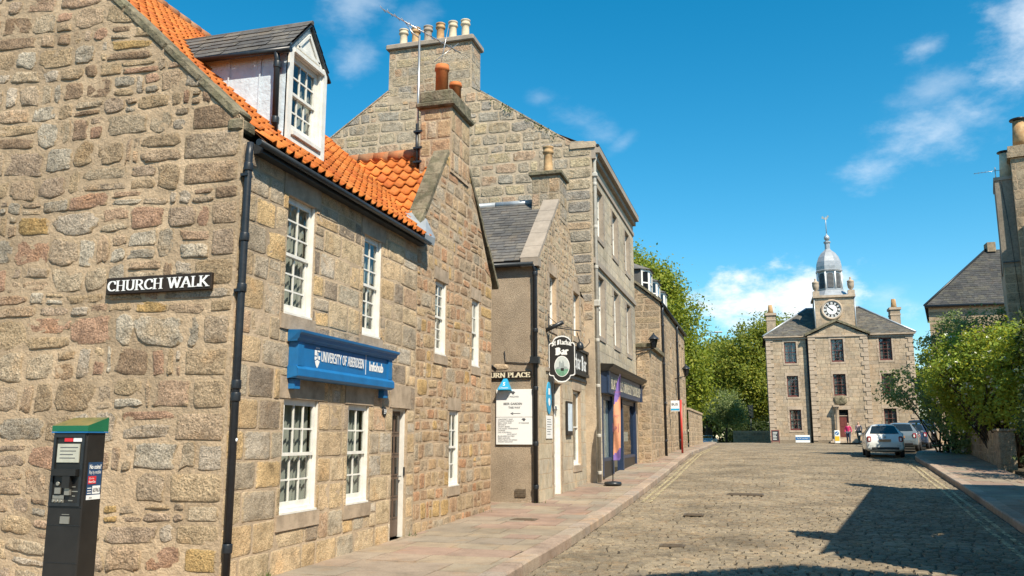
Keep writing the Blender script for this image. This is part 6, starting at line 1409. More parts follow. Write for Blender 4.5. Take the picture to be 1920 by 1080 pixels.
# ------------------------------------------------------------------ cars
M['tyre']=plain_mat('tyre_rubber',(.018,.018,.018),rough=.85); M['rim']=plain_mat('alloy_rim',(.45,.45,.45),rough=.35,metal=.7); M['carglass']=plain_mat('car_window',(.016,.022,.024),rough=.04,spec=.9,var=.2); M['bumperblack']=plain_mat('black_plastic',(.025,.025,.027),rough=.6); M['taillight']=plain_mat('tail_lamp_red',(.30,.012,.02),rough=.15,var=.2); M['plate']=plain_mat('rear_plate',(.50,.27,.14),rough=.5,var=.25,scale=30.); M['headlamp']=plain_mat('head_lamp',(.6,.62,.64),rough=.1)
def car(loc,rz,label,paint,W=1.64,H=1.49,LN=3.57,kind='hatch',group='cars parked along the right kerb',simple=False):
    C=thing('parked_car',loc,label,'car',group,rz); s=H/1.49; l=LN/3.57; w=W/2
    if kind=='hatch': st=[(.0,.36,.60,.58,.84),(.03,.28,.70,.80,.93),(.13,.24,.77,.98,.98),(.22,.22,.785,1.08,1.),(.50,.22,.80,1.36,1.),(.74,.22,.80,1.455,1.),(1.1,.22,.80,1.49,1.),(1.5,.22,.80,1.49,1.),(2.0,.24,.80,1.43,1.),(2.62,.24,.80,1.02,1.),(3.1,.25,.77,.93,.97),(3.42,.28,.68,.80,.90),(3.55,.36,.58,.62,.78)]
    else: st=[(.0,.40,.62,.70,.88),(.04,.34,.70,1.02,.95),(.10,.30,.78,1.08,.97),(.30,.26,.82,1.44,.99),(.7,.26,.83,1.49,1.),(1.7,.26,.83,1.49,1.),(2.05,.26,.83,1.43,1.),(2.6,.26,.83,1.08,1.),(3.15,.27,.80,1.02,.98),(3.45,.3,.72,.92,.93),(3.56,.38,.6,.7,.85)]
    mb=MB(); ring=[]
    belt=.98 if kind=='hatch' else 1.06
    for (y,zb,hw_,zt,wf) in st:
        a=w*wf; zt=zt*s; zb2=zb*s; bt=min(belt*s,zt-.02)
        tum=max(0,(zt-bt)/(.5*s)); wr_=a*(1-(.36 if kind=='hatch' else .2)*min(tum,1))
        half=[(a*.90,zb2),(a*.985,zb2+.10*s),(a,zb2+(bt-zb2)*.45),(a*.975,bt),(wr_+.0,bt+(zt-bt)*.8),(wr_*.86,bt+(zt-bt)*.97),(wr_*.5,zt),(0,zt+.012)]
        pts=half+[(-x,z) for x,z in half[::-1][1:]]
        ring.append([(x,y*l,z) for x,z in pts])
    k=len(ring[0]); vs=[v for r in ring for v in r]; fs=[]
    for i in range(len(ring)-1):
        for j in range(k-1): fs.append((i*k+j,i*k+j+1,(i+1)*k+j+1,(i+1)*k+j))
        fs.append((i*k+k-1,i*k,(i+1)*k,(i+1)*k+k-1))
    fs.append(tuple(range(k-1,-1,-1))); fs.append(tuple((len(ring)-1)*k+j for j in range(k)))
    mb.add(vs,fs,0,True); body=mb.build('body',paint,C,local=True)
    sb=body.modifiers.new('s','SUBSURF'); sb.levels=1; sb.render_levels=2
    def gl(name,pts,off): 
        m_=MB(); m_.add([(x,y,z) for x,y,z in pts],[tuple(range(len(pts)))]); so_=m_.build(name,M['carglass'],C,local=True); sm=so_.modifiers.new('t','SOLIDIFY'); sm.thickness=.02; sm.offset=0; return so_
    if kind=='hatch': q=[(.205,1.05,.60),(.545,1.375,.47)]
    else: q=[(.105,1.13,.66),(.27,1.40,.60)]
    (ya,za,wa),(yb,zb_,wb_)=q; ya*=l; yb*=l; za*=s; zb_*=s; wa*=W/1.64; wb_*=W/1.64; o=-.022
    gl('rear_window',[(-wa,ya+o,za),(-wa*.5,ya+o-.014,za-.01),(wa*.5,ya+o-.014,za-.01),(wa,ya+o,za),(wb_,yb+o,zb_),(wb_*.5,yb+o-.006,zb_+.02),(-wb_*.5,yb+o-.006,zb_+.02),(-wb_,yb+o,zb_)],o)
    for sx in (-1,1):
        t=belt*s; xx=lambda z: sx*(w*.975-(w*.30)*(z-t)/(.4*s)+.004)
        for (p0,p1,r0,r1) in (((.62 if kind=='hatch' else .5),1.32,.74,1.32),(1.40,2.42,1.40,2.05)):
            gl('side_window',[(xx(t+.05),p0*l,t+.05),(xx(t+.05),p1*l,t+.05),(xx(1.38*s),r1*l,1.38*s),(xx(1.38*s),r0*l,1.38*s)],0)
    gl('windscreen',[(-.62*W/1.64,2.56*l,belt*s+.09),(.62*W/1.64,2.56*l,belt*s+.09),(.52*W/1.64,2.08*l,1.40*s),(-.52*W/1.64,2.08*l,1.40*s)],0)
    for sx in (-1,1):
        m_=MB(); m_.cbox((sx*w*.80,.045,.80*s),(.17,.10,.26),b=.03); tl=m_.build('tail_light',M['taillight'],C,local=True)
        m_=MB(); m_.cbox((sx*w*.79,-.008,.79*s),(.075,.012,.13),b=.004); m_.build('lens',M['signwhite'],tl,local=True)
        m_=MB(); m_.cbox((sx*w*.72,3.47*l,.70*s),(.26,.14,.18),b=.04); m_.build('headlight',M['headlamp'],C,local=True)
        m_=MB(); m_.cbox((sx*(w+.08),2.28*l,1.02*s),(.17,.10,.13),b=.03); m_.build('wing_mirror',paint,C,local=True)
        for yy in (.52*l,2.86*l):
            Mx=Matrix(((0,0,1),(0,1,0),(-1,0,0))); c=(sx*(w-.20) if sx>0 else -w+.02,yy,.29*s)
            m_=MB(); m_.lathe([(.19*s,0),(.27*s,.0),(.295*s,.03),(.295*s,.15),(.27*s,.18),(.19*s,.18)],c,18,M=Mx); wh=m_.build('wheel',M['tyre'],C,local=True)
            m_=MB(); m_.lathe([(.0,.002),(.19*s,.002),(.19*s,.178),(.0,.178)],c,12,M=Mx,sm=False); m_.build('rim',M['rim'],wh,local=True)
    m_=MB(); m_.cbox((0,-.012,.74*s),(.50,.016,.11),b=.003); m_.build('number_plate',M['plate'],C,local=True)
    m_=MB(); m_.cbox((0,.03,.40*s),(W*.72,.07,.13),b=.03); m_.cbox((0,.02,.50*s),(W*.80,.03,.025),b=.008); m_.build('bumper_insert',M['bumperblack'],C,local=True)
    m_=MB(); m_.lathe([(.05,0),(.05,.012),(.03,.016)],(0,.035,.90*s),14,M=Matrix(((1,0,0),(0,0,-1),(0,1,0)))); m_.build('badge',M['rim'],C,local=True)
    m_=MB(); m_.cbox((0,.9*l,.34),(W*.8,1.2*l,.16)); m_.build('underbody',M['tyre'],C,local=True)
    m_=MB(); m_.tube([(-.36,.02,.30),(-.36,.2,.31)],.03,8); m_.build('exhaust',M['rim'],C,local=True)
    return C
def paint(n,c): return plain_mat(n,c,rough=.25,spec=.5,coat=.8,var=.02)
gz_=lambda x,y: gp(y)-.115
car((5.38,42.0,gz_(0,42.)),R(-3),'small white rounded hatchback parked nearest on the right side of the street',paint('white_car_paint',(.72,.72,.68)))
car((7.05,49.3,gz_(0,49.6)),R(-12),'grey blue hatchback parked just beyond the small white car',paint('grey_blue_paint',(.14,.175,.20)),W=1.74,H=1.52,LN=4.0)
car((8.45,54.6,gz_(0,55)),R(-13),'dark blue hatchback parked third along the right kerb',paint('dark_blue_paint',(.03,.05,.09)),W=1.74,H=1.50,LN=4.1)
car((9.85,60.,gz_(0,60.3)),R(-12),'tall black estate car parked farthest along the right kerb',paint('black_car_paint',(.012,.012,.014)),W=1.85,H=1.72,LN=4.5,kind='suv')
car((-5.75,107.,gp(107)-.10),R(172),'distant silver car beyond the crest of the street',paint('silver_car_paint',(.55,.57,.60)),W=1.74,H=1.48,LN=4.0,group=None)

# ------------------------------------------------------------------ houses on the right
M['r_stone']=stone_mat('right_house_stone',[(.36,.28,.20),(.33,.27,.2),(.38,.31,.23),(.30,.25,.19)],bd=.03,gain=1.2)
M['shade_darkened_slate']=stone_mat('shade_darkened_slate',[(.075,.075,.07),(.09,.085,.08),(.065,.065,.065),(.10,.095,.08)],bd=.006,rough=.7,lichen=(.15,.14,.10))  # slate darkened all over: shade on the roof is put into its colour
R2=thing('slate_house',(16,64,1.2),'stone house with a hipped slate roof behind the flowering bush','house')
x0,x1,y0,y1,zt=11.6,22.,64.,73.,10.55
mb=MB(); f_=FY(y0); hw=[(13.3,7.2,14.3,9.0),(17,7.2,18,9)]; z=[]
wall(mb,f_,x0,x1,.5,zt,(),mi=0); masonry(mb,f_,x0,x1,4.6,zt-.35,z,hr=(.4,.6),wr=(.7,1.6),gap=(.02,.04),h=(.003,.010),e=(8,14),n=8,rings=[(1,0),(.96,1)],jit=.05,rough=0,warp=0,mi=1,split=0)
xk=x0+1.75
for a,b in (((x0,y0),(xk,y1)),((xk,y1),(x1,y1)),((x1,y1),(x1,y0))): mb.quad((*a,.5),(*b,.5),(*b,zt),(*a,zt),0)
mb.build('wall',[M['wing_mortar'],M['r_stone']],R2)
o=Vector((x0-.3,y0-.3,zt)); rr_=Vector((16.6,68.5,15.2)); vv=Vector((0,rr_.y-o.y,rr_.z-o.z)); LL=vv.length; vv.normalize(); nv=Vector((0,-vv.z,vv.y))
mb=MB(); slates(mb,o,(1,0,0),vv,nv,LL,lambda v:(rr_.x-o.x)*v/LL,lambda v:x1-o.x,sw=(.3,.5),sl=.26,th=.02); mb.build('roof',M['shade_darkened_slate'],R2)
mb=MB(); mb.poly([tuple(o),tuple(rr_),(xk-.2,y1+.3,zt)]); mb.poly([(x1,y1+.3,zt),(xk-.2,y1+.3,zt),tuple(rr_),(x1,rr_.y,rr_.z)]); mb.quad((o.x,o.y,zt-.03),(x1,o.y,zt-.03),(x1,rr_.y,rr_.z-.04),(rr_.x,rr_.y,rr_.z-.04)); mb.build('west_slope',M['shade_darkened_slate'],R2)
mb=MB(); mb.tube([(o.x,o.y-.06,zt-.02),(x1,o.y-.06,zt-.02)],.09,8); mb.tube([(19.3,o.y-.02,zt),(19.3,y0-.08,4)],.07,6); mb.build('gutter',M['iron'],R2)
mb=MB(); mb.cbox((16.9,68.6,15.35),(.55,1.0,.7)); mb.build('chimney',M['r_stone'],R2)
mb=MB(); mb.tube([tuple(o+Vector((0,0,.05))),tuple(rr_+Vector((0,0,.06)))],.08,6); mb.build('hip_ridge',M['iron'],R2)
# dormer light on that roof
mb=MB(); mb.box(15.2,65.1,11.3,16.0,66.4,11.85); mb.build('roof_light',M['lead'],R2)
gx,gy1=9.95,38.6
R1=thing('chimney_house',(gx,gy1,.8),'tall stone house with two chimney stacks at the right edge','house',None,R(-13))
mb=MB(); fR=FY(gy1); wall(mb,fR,gx,gx+10,.2,8.7,(),mi=0)
masonry(mb,fR,gx,gx+4,3.4,8.68,(),hr=(.34,.46),wr=(.4,.9),gap=(.02,.035),h=(.004,.010),e=(8,12),n=8,rings=R_LOW,jit=.05,rough=.004,warp=.01,mi=1,split=.0,quoin='l')
for q in (((gx,gy1),(gx,gy1+5)),((gx,gy1+5),(gx+10,gy1+5)),((gx+10,gy1+5),(gx+10,gy1))): mb.quad((*q[0],.2),(*q[1],.2),(*q[1],8.7),(*q[0],8.7),0)
mb.quad((gx,gy1-.1,8.7),(gx+10,gy1-.1,8.7),(gx+10,gy1+2.5,10.4),(gx,gy1+2.5,10.4),2); mb.quad((gx,gy1+5.1,8.7),(gx+10,gy1+5.1,8.7),(gx+10,gy1+2.5,10.4),(gx,gy1+2.5,10.4),2)
bx0,bx1,by0,by1=gx+1.85,gx+9,gy1-3,gy1-.35  # unseen block, added to throw shade over the parked white car
for q in (((bx0,by0),(bx1,by0)),((bx1,by0),(bx1,by1)),((bx1,by1),(bx0,by1)),((bx0,by1),(bx0,by0))): mb.quad((*q[0],.2),(*q[1],.2),(*q[1],10.9),(*q[0],10.9),0)
mb.quad((bx0-.1,by0-.1,10.9),(bx1,by0-.1,10.9),(bx1,by0+1.3,11.9),(bx0-.1,by0+1.3,11.9),2); mb.quad((bx0-.1,by1+.1,10.9),(bx1,by1+.1,10.9),(bx1,by0+1.3,11.9),(bx0-.1,by0+1.3,11.9),2)
mb.build('wall',[M['wing_mortar'],M['r_stone'],M['slate']],R1)
M['roughcast']=rough_mat('grey_roughcast',(.30,.255,.20),var=.3,scale=9.,bd=.02,bs=40.)
mb=MB(); mb.box(gx-.02,gy1-.02,8.5,gx+.86,gy1+2.2,12.2); s1=mb.build('chimney',M['roughcast'],R1)
mb=MB(); mb.box(gx-.06,gy1-.06,12.2,gx+.9,gy1+2.24,12.34); mb.build('cap',M['ashlar_joint'],s1)
pot(s1,'chimney_pot',gx+.46,gy1+.6,12.34,1.15,.25,M['pot_cream'],'taper'); mb=MB(); mb.lathe([(.05,0),(.29,.02),(.29,.06),(.05,.1)],(gx+.46,gy1+.6,13.52),12); mb.build('cowl',M['iron'],s1)
s2m=MB(); yb=gy1-.33
for fr,a,b in ((FR((gx+.62,0,0),(0,-1,0),(0,0,1),(-1,0,0)),-(gy1+1.6),-yb),(FY(yb),gx+.62,gx+2.6)):
    wall(s2m,fr,a,b,7.,13.0); masonry(s2m,fr,a,b,7.2,12.95,(),hr=(.35,.5),wr=(.4,.8),gap=(.02,.03),h=(.006,.014),e=(6,10),n=8,rings=R_LOW,jit=.06,rough=.01,warp=.02,mi=1,split=0)
s2m.box(gx+.63,yb+.01,7.2,gx+2.59,gy1+1.6,13.0,0); s2=s2m.build('chimney',[M['wing_mortar'],M['r_stone']],R1)
mb=MB(); mb.box(gx+.5,yb-.12,13.0,gx+2.7,gy1+1.7,13.22); mb.box(gx+.55,yb-.07,13.22,gx+2.65,gy1+1.65,13.5); mb.build('cap',M['r_stone'],s2)
pot(s2,'chimney_pot',gx+1.05,gy1+.1,13.5,1.15,.27,M['pot_buff'],'taper'); mb=MB(); mb.lathe([(.05,0),(.33,.02),(.33,.07),(.05,.1)],(gx+1.05,gy1+.1,14.68),12); mb.build('cowl',M['iron'],s2)
mb=MB(); mb.tube([(gx+.2,gy1-.05,12.2),(gx+.35,gy1-.05,10.),(gx+.5,gy1-.06,6.)],.012,4); mb.build('cable',M['iron'],R1)
mb=MB(); mb.tube([(gx+.05,gy1+.4,12.3),(gx+.05,gy1+.4,12.9)],.02,5); mb.tube([(gx-.75,gy1+.3,12.72),(gx+.3,gy1+.5,12.78)],.012,5)
for i in range(7): mb.tube([(gx-.7+i*.13,gy1+.2,12.72+i*.01),(gx-.7+i*.13,gy1+.6,12.74+i*.01)],.006,4)
mb.build('aerial',M['alu'],R1)
# boundary wall with end pillars
BW=thing('boundary_wall',(8,34,.5),'low shaded garden wall under the flowering bush with square end pillars','wall')
mb=MB(); y=33.6
while y<52:
    e=y+2.0; a=Vector((interp(RW,y),y,0)); b=Vector((interp(RW,e),e,0)); d_=(b-a); l_=d_.length; d_.normalize(); n_=Vector((-d_.y,d_.x,0)); fr=FR(b,-d_,(0,0,1),n_); z0=gp(y)-.1; zt=gp(y)+1.22
    wall(mb,fr,0,l_,z0,zt,mi=0); masonry(mb,fr,0,l_,z0+.1,zt-.02,(),hr=(.2,.34),wr=(.3,.6),gap=(.02,.035),h=(.004,.012),e=(4,8),n=8,rings=R_LOW,jit=.12,rough=.01,warp=.02,mi=1,split=.2)
    mb.quad(a+Vector((0,0,zt)),b+Vector((0,0,zt)),b+Vector((.35,0,zt)),a+Vector((.35,0,zt)),0); mb.quad(a+Vector((.35,0,z0)),b+Vector((.35,0,z0)),b+Vector((.35,0,zt)),a+Vector((.35,0,zt)),0); y=e
mb.quad((interp(RW,33.6),33.6,.3),(interp(RW,33.6)+.35,33.6,.3),(interp(RW,33.6)+.35,33.6,gp(33.6)+1.2),(interp(RW,33.6),33.6,gp(33.6)+1.2),0)
mb.build('coursed_wall',[M['wing_mortar'],M['erubble']],BW)
for (x,y) in ((7.95,33.25),(7.05,25.8)):
    mb=MB(); mb.cbox((x+.12,y,gp(y)+.62),(.52,.52,1.3),b=.02); mb.cbox((x+.12,y,gp(y)+1.31),(.6,.6,.10),b=.02); mb.build('pillar',M['r_stone'],BW)
# the near houses on the right, just outside the frame: they shade the street
def row_house(pts,y0,y1,he,hr_,depth,label,chim=(),hip=0.):
    o_=thing('street_house',(interp(pts,(y0+y1)/2)+2,(y0+y1)/2,0),label,'house','houses on the shaded side of the street'); mb=MB()
    a=Vector((interp(pts,y0),y0,0)); b=Vector((interp(pts,y1),y1,0)); d_=b-a; l_=d_.length; d_.normalize(); n_=Vector((-d_.y,d_.x,0)); fr=FR(b,-d_,(0,0,1),n_)
    hs_=[]; k=int(l_/2.6)
    for i in range(k):
        for zz in ([.9,3.7] if he<9 else [.9,4.0,7.2]): hs_.append((1.+i*2.6,zz,1.95+i*2.6,zz+1.6))
    wall(mb,fr,0,l_,-.3,he,hs_,rev=.2,mi=0)
    q=-n_*depth; m_=-n_*depth/2
    A_=[a,b,b+q,a+q]; up=lambda p,z:(p.x,p.y,z)
    mb.quad(up(A_[1],-.3),up(A_[2],-.3),up(A_[2],he),up(A_[1],he)); mb.quad(up(A_[2],-.3),up(A_[3],-.3),up(A_[3],he),up(A_[2],he)); mb.quad(up(A_[3],-.3),up(A_[0],-.3),up(A_[0],he),up(A_[3],he))
    ra,rb_=a+m_+d_*hip,b+m_-d_*hip
    if not hip: mb.poly([up(A_[0],he),up(A_[3],he),up(ra,hr_)]); mb.poly([up(A_[1],he),up(A_[2],he),up(rb_,hr_)])
    mb.build('wall',M['wing_mortar'],o_)
    mb=MB(); e=n_*.25; mb.quad(up(a+e,he-.05),up(b+e,he-.05),up(rb_,hr_),up(ra,hr_)); mb.quad(up(A_[3]-e,he-.05),up(A_[2]-e,he-.05),up(rb_,hr_),up(ra,hr_))
    if hip: mb.poly([up(A_[0],he-.05),up(A_[3],he-.05),up(ra,hr_)]); mb.poly([up(A_[1],he-.05),up(A_[2],he-.05),up(rb_,hr_)])
    mb.build('roof',M['slate'],o_)
    for h in hs_: sash(o_,fr,h,rec=.12,nx=2,ny=(2,2),curt=(.3,.3),lod=1,room=False)
    for (t,zz,wd) in chim:
        p=ra.lerp(rb_,t); mb=MB(); mb.cbox((p.x,p.y,zz-1.2),(1.1,wd,2.6)); c=mb.build('chimney',M['r_stone'],o_); mb=MB(); mb.cbox((p.x,p.y,zz+.17),(1.25,wd+.15,.14)); mb.build('cap',M['roughcast'],c)
        for kk in (-1,0,1): pot(c,'chimney_pot',p.x,p.y+kk*wd*.3,zz+.24,.8,.14,M['pot_buff'])
    return o_
RH=row_house([(-20,.4),(8,4.65),(23.3,7.06)],9.8,23.3,6.6,9.3,8.5,'low stone house shading the right side of the cobbled street',chim=((.3,10.2,1.3),(.8,10.2,1.3)),hip=4.)
for (cx_,cy_,ch_) in ((5.35,11.7,7.7),(7.25,23.0,7.9)):  # unseen stacks, added to put spikes in the road shadow's edge
    mb=MB(); mb.cbox((cx_,cy_,ch_-.9),(.5,.7,1.8)); c=mb.build('added_wallhead_chimney',M['r_stone'],RH); pot(c,'chimney_pot',cx_,cy_,ch_,.45,.12,M['pot_buff'])
row_house([(-20,4.5),(5,4.6)],-15,3.9,11.,14.3,8.7,'tall stone tenement shading the nearest cobbles')
# ------------------------------------------------------------------ trees and shrubs
G1=[(0.195,0.250,0.031),(0.247,0.294,0.035),(0.156,0.206,0.026),(0.286,0.312,0.037),(0.215,0.263,0.033),(0.325,0.331,0.040),(0.130,0.175,0.026)]
M['leaf_big']=leaf_mat('lime_tree_leaf',G1,.42,(.36,.42,.04))
M['leaf_mid']=leaf_mat('mixed_tree_leaf',[(0.200,0.234,0.033),(0.156,0.198,0.031),(0.250,0.270,0.037),(0.125,0.168,0.029),(0.288,0.288,0.040)],.38,(0.400,0.432,0.044))
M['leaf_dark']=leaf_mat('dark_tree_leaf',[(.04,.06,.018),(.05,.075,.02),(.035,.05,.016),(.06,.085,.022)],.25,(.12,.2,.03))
M['leaf_grey']=leaf_mat('grey_green_leaf',[(0.201,0.239,0.103),(0.166,0.205,0.079),(0.236,0.273,0.125)],.3,(0.378,0.501,0.114))
M['leaf_bush']=leaf_mat('flowering_bush_leaf',[(0.201,0.292,0.039),(0.252,0.343,0.048),(0.161,0.249,0.035),(0.282,0.360,0.057),(0.222,0.309,0.048)],.42,(0.600,0.588,0.057))
M['bark']=rough_mat('bark',(.085,.065,.045),var=.4,scale=8.,bd=.03,bs=18.)
M['petal']=plain_mat('white_blossom',(.75,.74,.62),rough=.8)
def leaves(name,blobs,n,size,mat,parent,clump=.9,per=26,seed=1,shell=.55,flat=.5):
    """many small leaves in clumps spread through the ellipsoids' outer volume"""
    r=np.random.RandomState(seed); P=parent.location
    vol=np.array([b[3]*b[4]*b[5] for b in blobs])**(2/3); vol/=vol.sum(); out=[];nor=[]
    nc=max(1,n//per)
    idx=r.choice(len(blobs),nc,p=vol)
    for i,b in enumerate(blobs):
        k=(idx==i).sum()
        if not k: continue
        d=r.normal(size=(k,3)); d/=np.linalg.norm(d,axis=1)[:,None]; rad=shell+(1-shell)*r.rand(k)**.7
        lump=1+.16*np.sin(d[:,0]*5+i)*np.cos(d[:,2]*6+d[:,1]*4+i*2)
        c=np.array(b[:3])+d*np.array(b[3:6])*(rad*lump)[:,None]
        m=per; q=np.repeat(c,m,0)+r.normal(size=(k*m,3))*clump*np.array([.5,.5,.34])*np.repeat(r.uniform(.5,1.3,k),m)[:,None]
        out.append(q); nor.append(np.repeat(d,m,0))
    q=np.concatenate(out); d=np.concatenate(nor); m=len(q)
    nrm=d*.6+r.normal(size=(m,3))*.7+np.array([0,0,flat]); nrm/=np.linalg.norm(nrm,axis=1)[:,None]
    a=np.cross(nrm,r.normal(size=(m,3))); a/=np.linalg.norm(a,axis=1)[:,None]; b_=np.cross(nrm,a)
    s=size*r.uniform(.6,1.3,m)[:,None]
    v=np.stack([q-a*s*.5,q+b_*s*.3+nrm*s*.06,q+a*s*.5,q-b_*s*.3+nrm*s*.06],1)-np.array(P)
    f=np.arange(m*4).reshape(-1,4)
    o=np_mesh(name,v.reshape(-1,3),f,mat); o.parent=parent; return o
def tree(name,x,y,base,blobs,n,size,mat,label,cat='tree',group=None,tr=.35,clump=1.3,per=26,seed=1,split=.3,trunk_top=None,shell=.55):
    t=thing(name,(x,y,base),label,cat,group)
    leaves('crown',blobs,n,size,mat,t,clump,per,seed,shell)
    mb=MB(); zt=trunk_top or min(b[2] for b in blobs); top=Vector((x+.2,y,zt)); mb.tube([(x,y,base-.2),(x+.05,y,base+(zt-base)*.4),tuple(top)],[tr*1.25,tr,tr*.8],9)
    for b in blobs:
        c=Vector(b[:3]); m=top.lerp(c,.5)+Vector((0,0,.4)); s=Vector((x+.1,y,base+(zt-base)*.75)); mb.tube([s,m,c],[tr*.55,tr*.35,tr*.12],6)
        for k in range(4): 
            e=c+Vector((U(-1,1)*b[3],U(-1,1)*b[4],U(-.6,1)*b[5]))*.7; mb.tube([m.lerp(c,.5),m.lerp(e,.6),e],[tr*.25,tr*.14,tr*.05],5)
    mb.build('trunk',M['bark'],t); return t
GT='trees beyond the end of the street'
tree('lime_tree',-11.0,84,.9,[(-12,84,13.5,5.5,5,5.2),(-8.9,84,12.4,4.0,4,4.2),(-7.4,83,7.8,3.0,3.5,3.8),(-12.5,84,17,4.2,4,3.4),(-9.6,84,16.4,2.8,3,2.2),(-6.6,84,5.8,1.9,2.5,2.4)],52000,.34,M['leaf_big'],'tall bright green tree rising above the rubble terrace','tree',GT,.45,seed=3)
tree('lime_tree',-1.0,104,.9,[(.5,104,11.5,3.6,3.6,4.3),(3.2,105,12.0,3.6,3.6,3.6),(-2.8,103,9.4,3.2,3.2,3.4),(-.2,102,7.,3.8,3.6,3.4),(3.5,103,6.5,3,3,3.2)],48000,.34,M['leaf_mid'],'broad green tree just left of the town house','tree',GT,.4,seed=5)
tree('lime_tree',-6.2,112,.7,[(-6.5,112,9.2,3.6,3.5,4.),(-4.6,112,12.,2.3,2.6,2.6),(-9.5,112,8,3.5,3.5,4),(-5,112,6.0,3,3,2.6)],24000,.38,M['leaf_mid'],'olive green tree behind the distant silver car','tree',GT,.4,seed=6)
tree('street_tree',-3.4,93,1.15,[(-3.3,93,4.8,1.8,1.8,1.7),(-2.3,93,3.8,1.3,1.3,1.1),(-4.2,93,4.2,1.1,1.3,1.0)],9000,.18,M['leaf_grey'],'small grey green street tree under the taller trees','tree',GT,.12,clump=.8,seed=7)
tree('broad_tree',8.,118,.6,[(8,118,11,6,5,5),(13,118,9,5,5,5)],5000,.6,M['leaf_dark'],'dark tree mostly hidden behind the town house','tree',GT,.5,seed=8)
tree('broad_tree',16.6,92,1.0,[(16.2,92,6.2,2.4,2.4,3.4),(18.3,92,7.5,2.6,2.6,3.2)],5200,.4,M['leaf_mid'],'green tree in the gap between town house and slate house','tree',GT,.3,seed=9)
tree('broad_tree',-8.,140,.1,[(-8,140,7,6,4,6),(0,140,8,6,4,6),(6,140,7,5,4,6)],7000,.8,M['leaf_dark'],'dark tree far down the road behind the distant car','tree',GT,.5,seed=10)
# shaded garden wall and hedge left of the town house
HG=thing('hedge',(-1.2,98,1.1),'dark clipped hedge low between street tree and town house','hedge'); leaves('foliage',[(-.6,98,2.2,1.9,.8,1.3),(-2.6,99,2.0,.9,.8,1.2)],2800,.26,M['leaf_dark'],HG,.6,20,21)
GW=thing('garden_wall',(-.6,90,1.1),'shaded stone wall between the street tree and the town house','wall'); mb=MB(); fw3=FY(90); wall(mb,fw3,-2.6,1.2,.8,2.2); masonry(mb,fw3,-2.6,1.2,1.2,2.15,(),hr=(.25,.35),wr=(.4,.8),gap=(.02,.04),h=(.01,.02),e=(5,9),n=8,rings=R_LOW,jit=.08,rough=0,warp=.02,mi=1,split=.1); mb.box(-2.6,90,2.2,1.2,90.35,2.3,0); mb.build('coursed_wall',[M['wing_mortar'],M['erubble']],GW)
# flowering bush over the boundary wall
def bush(name,x,y,base,blobs,n,size,mat,label,fl=0,seed=1,clump=.35,per=22,shell=.5,cat='bush'):
    b=thing(name,(x,y,base),label,cat); leaves('foliage',blobs,n,size,mat,b,clump,per,seed,shell)
    mb=MB()
    for bl_ in blobs:
        c=Vector(bl_[:3])
        for k in range(5):
            e=c+Vector((U(-1,1)*bl_[3],U(-1,1)*bl_[4],U(-.2,1)*bl_[5]))*.7; s=Vector((x+U(-.5,.5),y+U(-.5,.5),base-.1)); mb.tube([s,s.lerp(e,.5)+Vector((U(-.2,.2),U(-.2,.2),.2)),e],[.045,.03,.01],5)
    mb.build('stems',M['bark'],b)
    if fl:
        o=leaves('blossom',blobs,fl,size*.75,M['petal'],b,.09,5,seed+50,.95); o['kind']='stuff'
    return b
SH=[(8.5,37,4.0,1.4,1.5,1.4),(9.1,36,4.4,1.35,1.4,1.3),(9.1,34.5,3.9,1.1,1.3,1.35),(7.9,38.8,3.8,1.1,1.3,1.2),(8.3,40.2,4.3,1.15,1.4,1.3)]
shoots=[]
for i in range(46):
    b_=SH[i%5]; t=U(0,6.283); e_=U(-.1,1.3); c_=(b_[0]+b_[3]*math.cos(t)*math.cos(e_)*1.02,b_[1]+b_[4]*math.sin(t)*math.cos(e_),b_[2]+b_[5]*math.sin(e_)*1.02); shoots.append((*c_,U(.14,.34),U(.14,.34),U(.3,.6)))
bush('flowering_bush',9.0,36.6,.7,shoots+SH+[(8.7,35.8,2.9,1.0,1.2,1.0),(9.0,33.9,3.0,.9,.9,1.1),(9.6,35,4.6,.9,1.0,.9),(8.2,38.6,2.8,.8,1.2,1.0)],40000,.14,M['leaf_bush'],'bright green flowering bush with white blossom spilling over the garden wall',1500,seed=31,clump=.42,shell=.66)
bush('leafy_shrub',8.4,44.5,.9,[(7.0,45.5,4.0,1.2,1.2,1.1),(8.4,44,3.4,1.2,1.4,1.5),(8.2,44,5.6,.8,1.0,1.1),(8.9,43,2.,1.1,1.2,1.3)],9500,.15,M['leaf_grey'],'grey green leafy branch reaching out over the parked white car',0,seed=33,clump=.4)
bush('climbing_shrub',10.4,40.5,.9,[(9.6,42.6,6.0,1.1,1.0,1.3),(10.6,41.9,6.4,.9,.9,1.1),(9.2,44.5,6.7,.8,.9,.9)],5200,.14,M['leaf_grey'],'thin climbing shrub against the wall of the slate roofed house',0,seed=35,clump=.45)
bush('dark_shrub',9.6,31.6,.5,[(9.2,31.4,2.2,1.0,1.1,1.9),(10.,32,4.0,1.2,1.1,1.7),(9.4,33.0,4.9,.8,.9,1.0),(8.3,29.0,2.2,.8,1.0,1.9)],12000,.14,M['leaf_dark'],'dark shaded shrub at the right edge beside the pillar',0,seed=37)
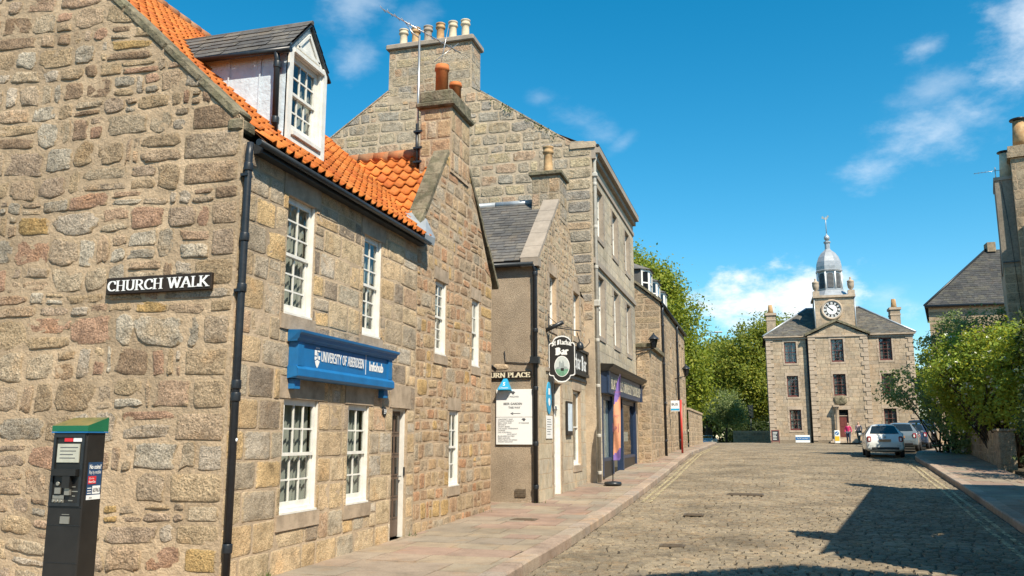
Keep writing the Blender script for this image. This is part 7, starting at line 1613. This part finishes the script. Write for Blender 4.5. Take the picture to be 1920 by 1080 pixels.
# street lamp and traffic light beyond the crest
S=thing('street_lamp',(-6.6,97,.9),'tall street lamp arm reaching out of the bright green tree','street lamp'); mb=MB(); mb.tube([(-6.6,97,.8),(-6.6,97,9),(-6.4,97,12.5),(-5.6,97,13.0),(-4.3,97,13.15)],[.09,.07,.06,.045,.04],8); mb.build('pole',M['iron'],S); mb=MB(); mb.cbox((-3.9,97,13.18),(.9,.24,.14),b=.04); mb.build('lamp_head',M['grey_pipe'],S)
S=thing('traffic_light',(-.85,94,1.1),'dark traffic light on a post in front of the hedge','traffic light'); mb=MB(); mb.tube([(-.85,94,1.),(-.85,94,4.2)],.06,8); mb.build('post',M['iron'],S); mb=MB(); mb.cbox((-.85,94,4.3),(.55,.10,1.35),b=.03); mb.cbox((-.85,93.86,4.3),(.34,.2,1.05),b=.02); mb.build('signal_head',M['iron'],S)
mb=MB(); 
for i,zz in enumerate((4.65,4.3,3.95)): mb.lathe([(.10,0),(.11,.05)],(-.85,93.76,zz),10,M=Matrix(((1,0,0),(0,0,-1),(0,1,0))))
mb.build('lens',M['darkglass'],S)
# weeds at the foot of the walls and kerb
mb=MB()
for (x,y,z,n) in ((-3.02,10.1,-.11,40),(-5.70,13.75,.0,18),(-5.7,9.3,0,14),(-5.0,19.9,.1,16),(-5.68,17.8,.05,14),(-6.3,8.4,-.02,12)):
    for k in range(n):
        p=Vector((x+rnd.gauss(0,.06),y+rnd.gauss(0,.10),z)); q=p+Vector((rnd.gauss(0,.04),rnd.gauss(0,.04),U(.04,.13))); s=Vector((U(-.012,.012),U(-.012,.012),0)); mb.add([p-s,p+s,q],[(0,1,2)])
o=mb.build('weeds',M['moss']); tag(o,'small tufts of weed along the kerb and wall feet','weeds',kind='stuff')
DW=thing('distant_wood',(-6,152,0),'dark band of distant trees closing the road beyond the crest','wood'); DW['kind']='stuff'
leaves('foliage',[(-22+i*5,152+(i%2)*3,2.6,4.2,2.5,4.2) for i in range(8)],9000,.8,M['leaf_dark'],DW,1.2,24,41,shell=.3)
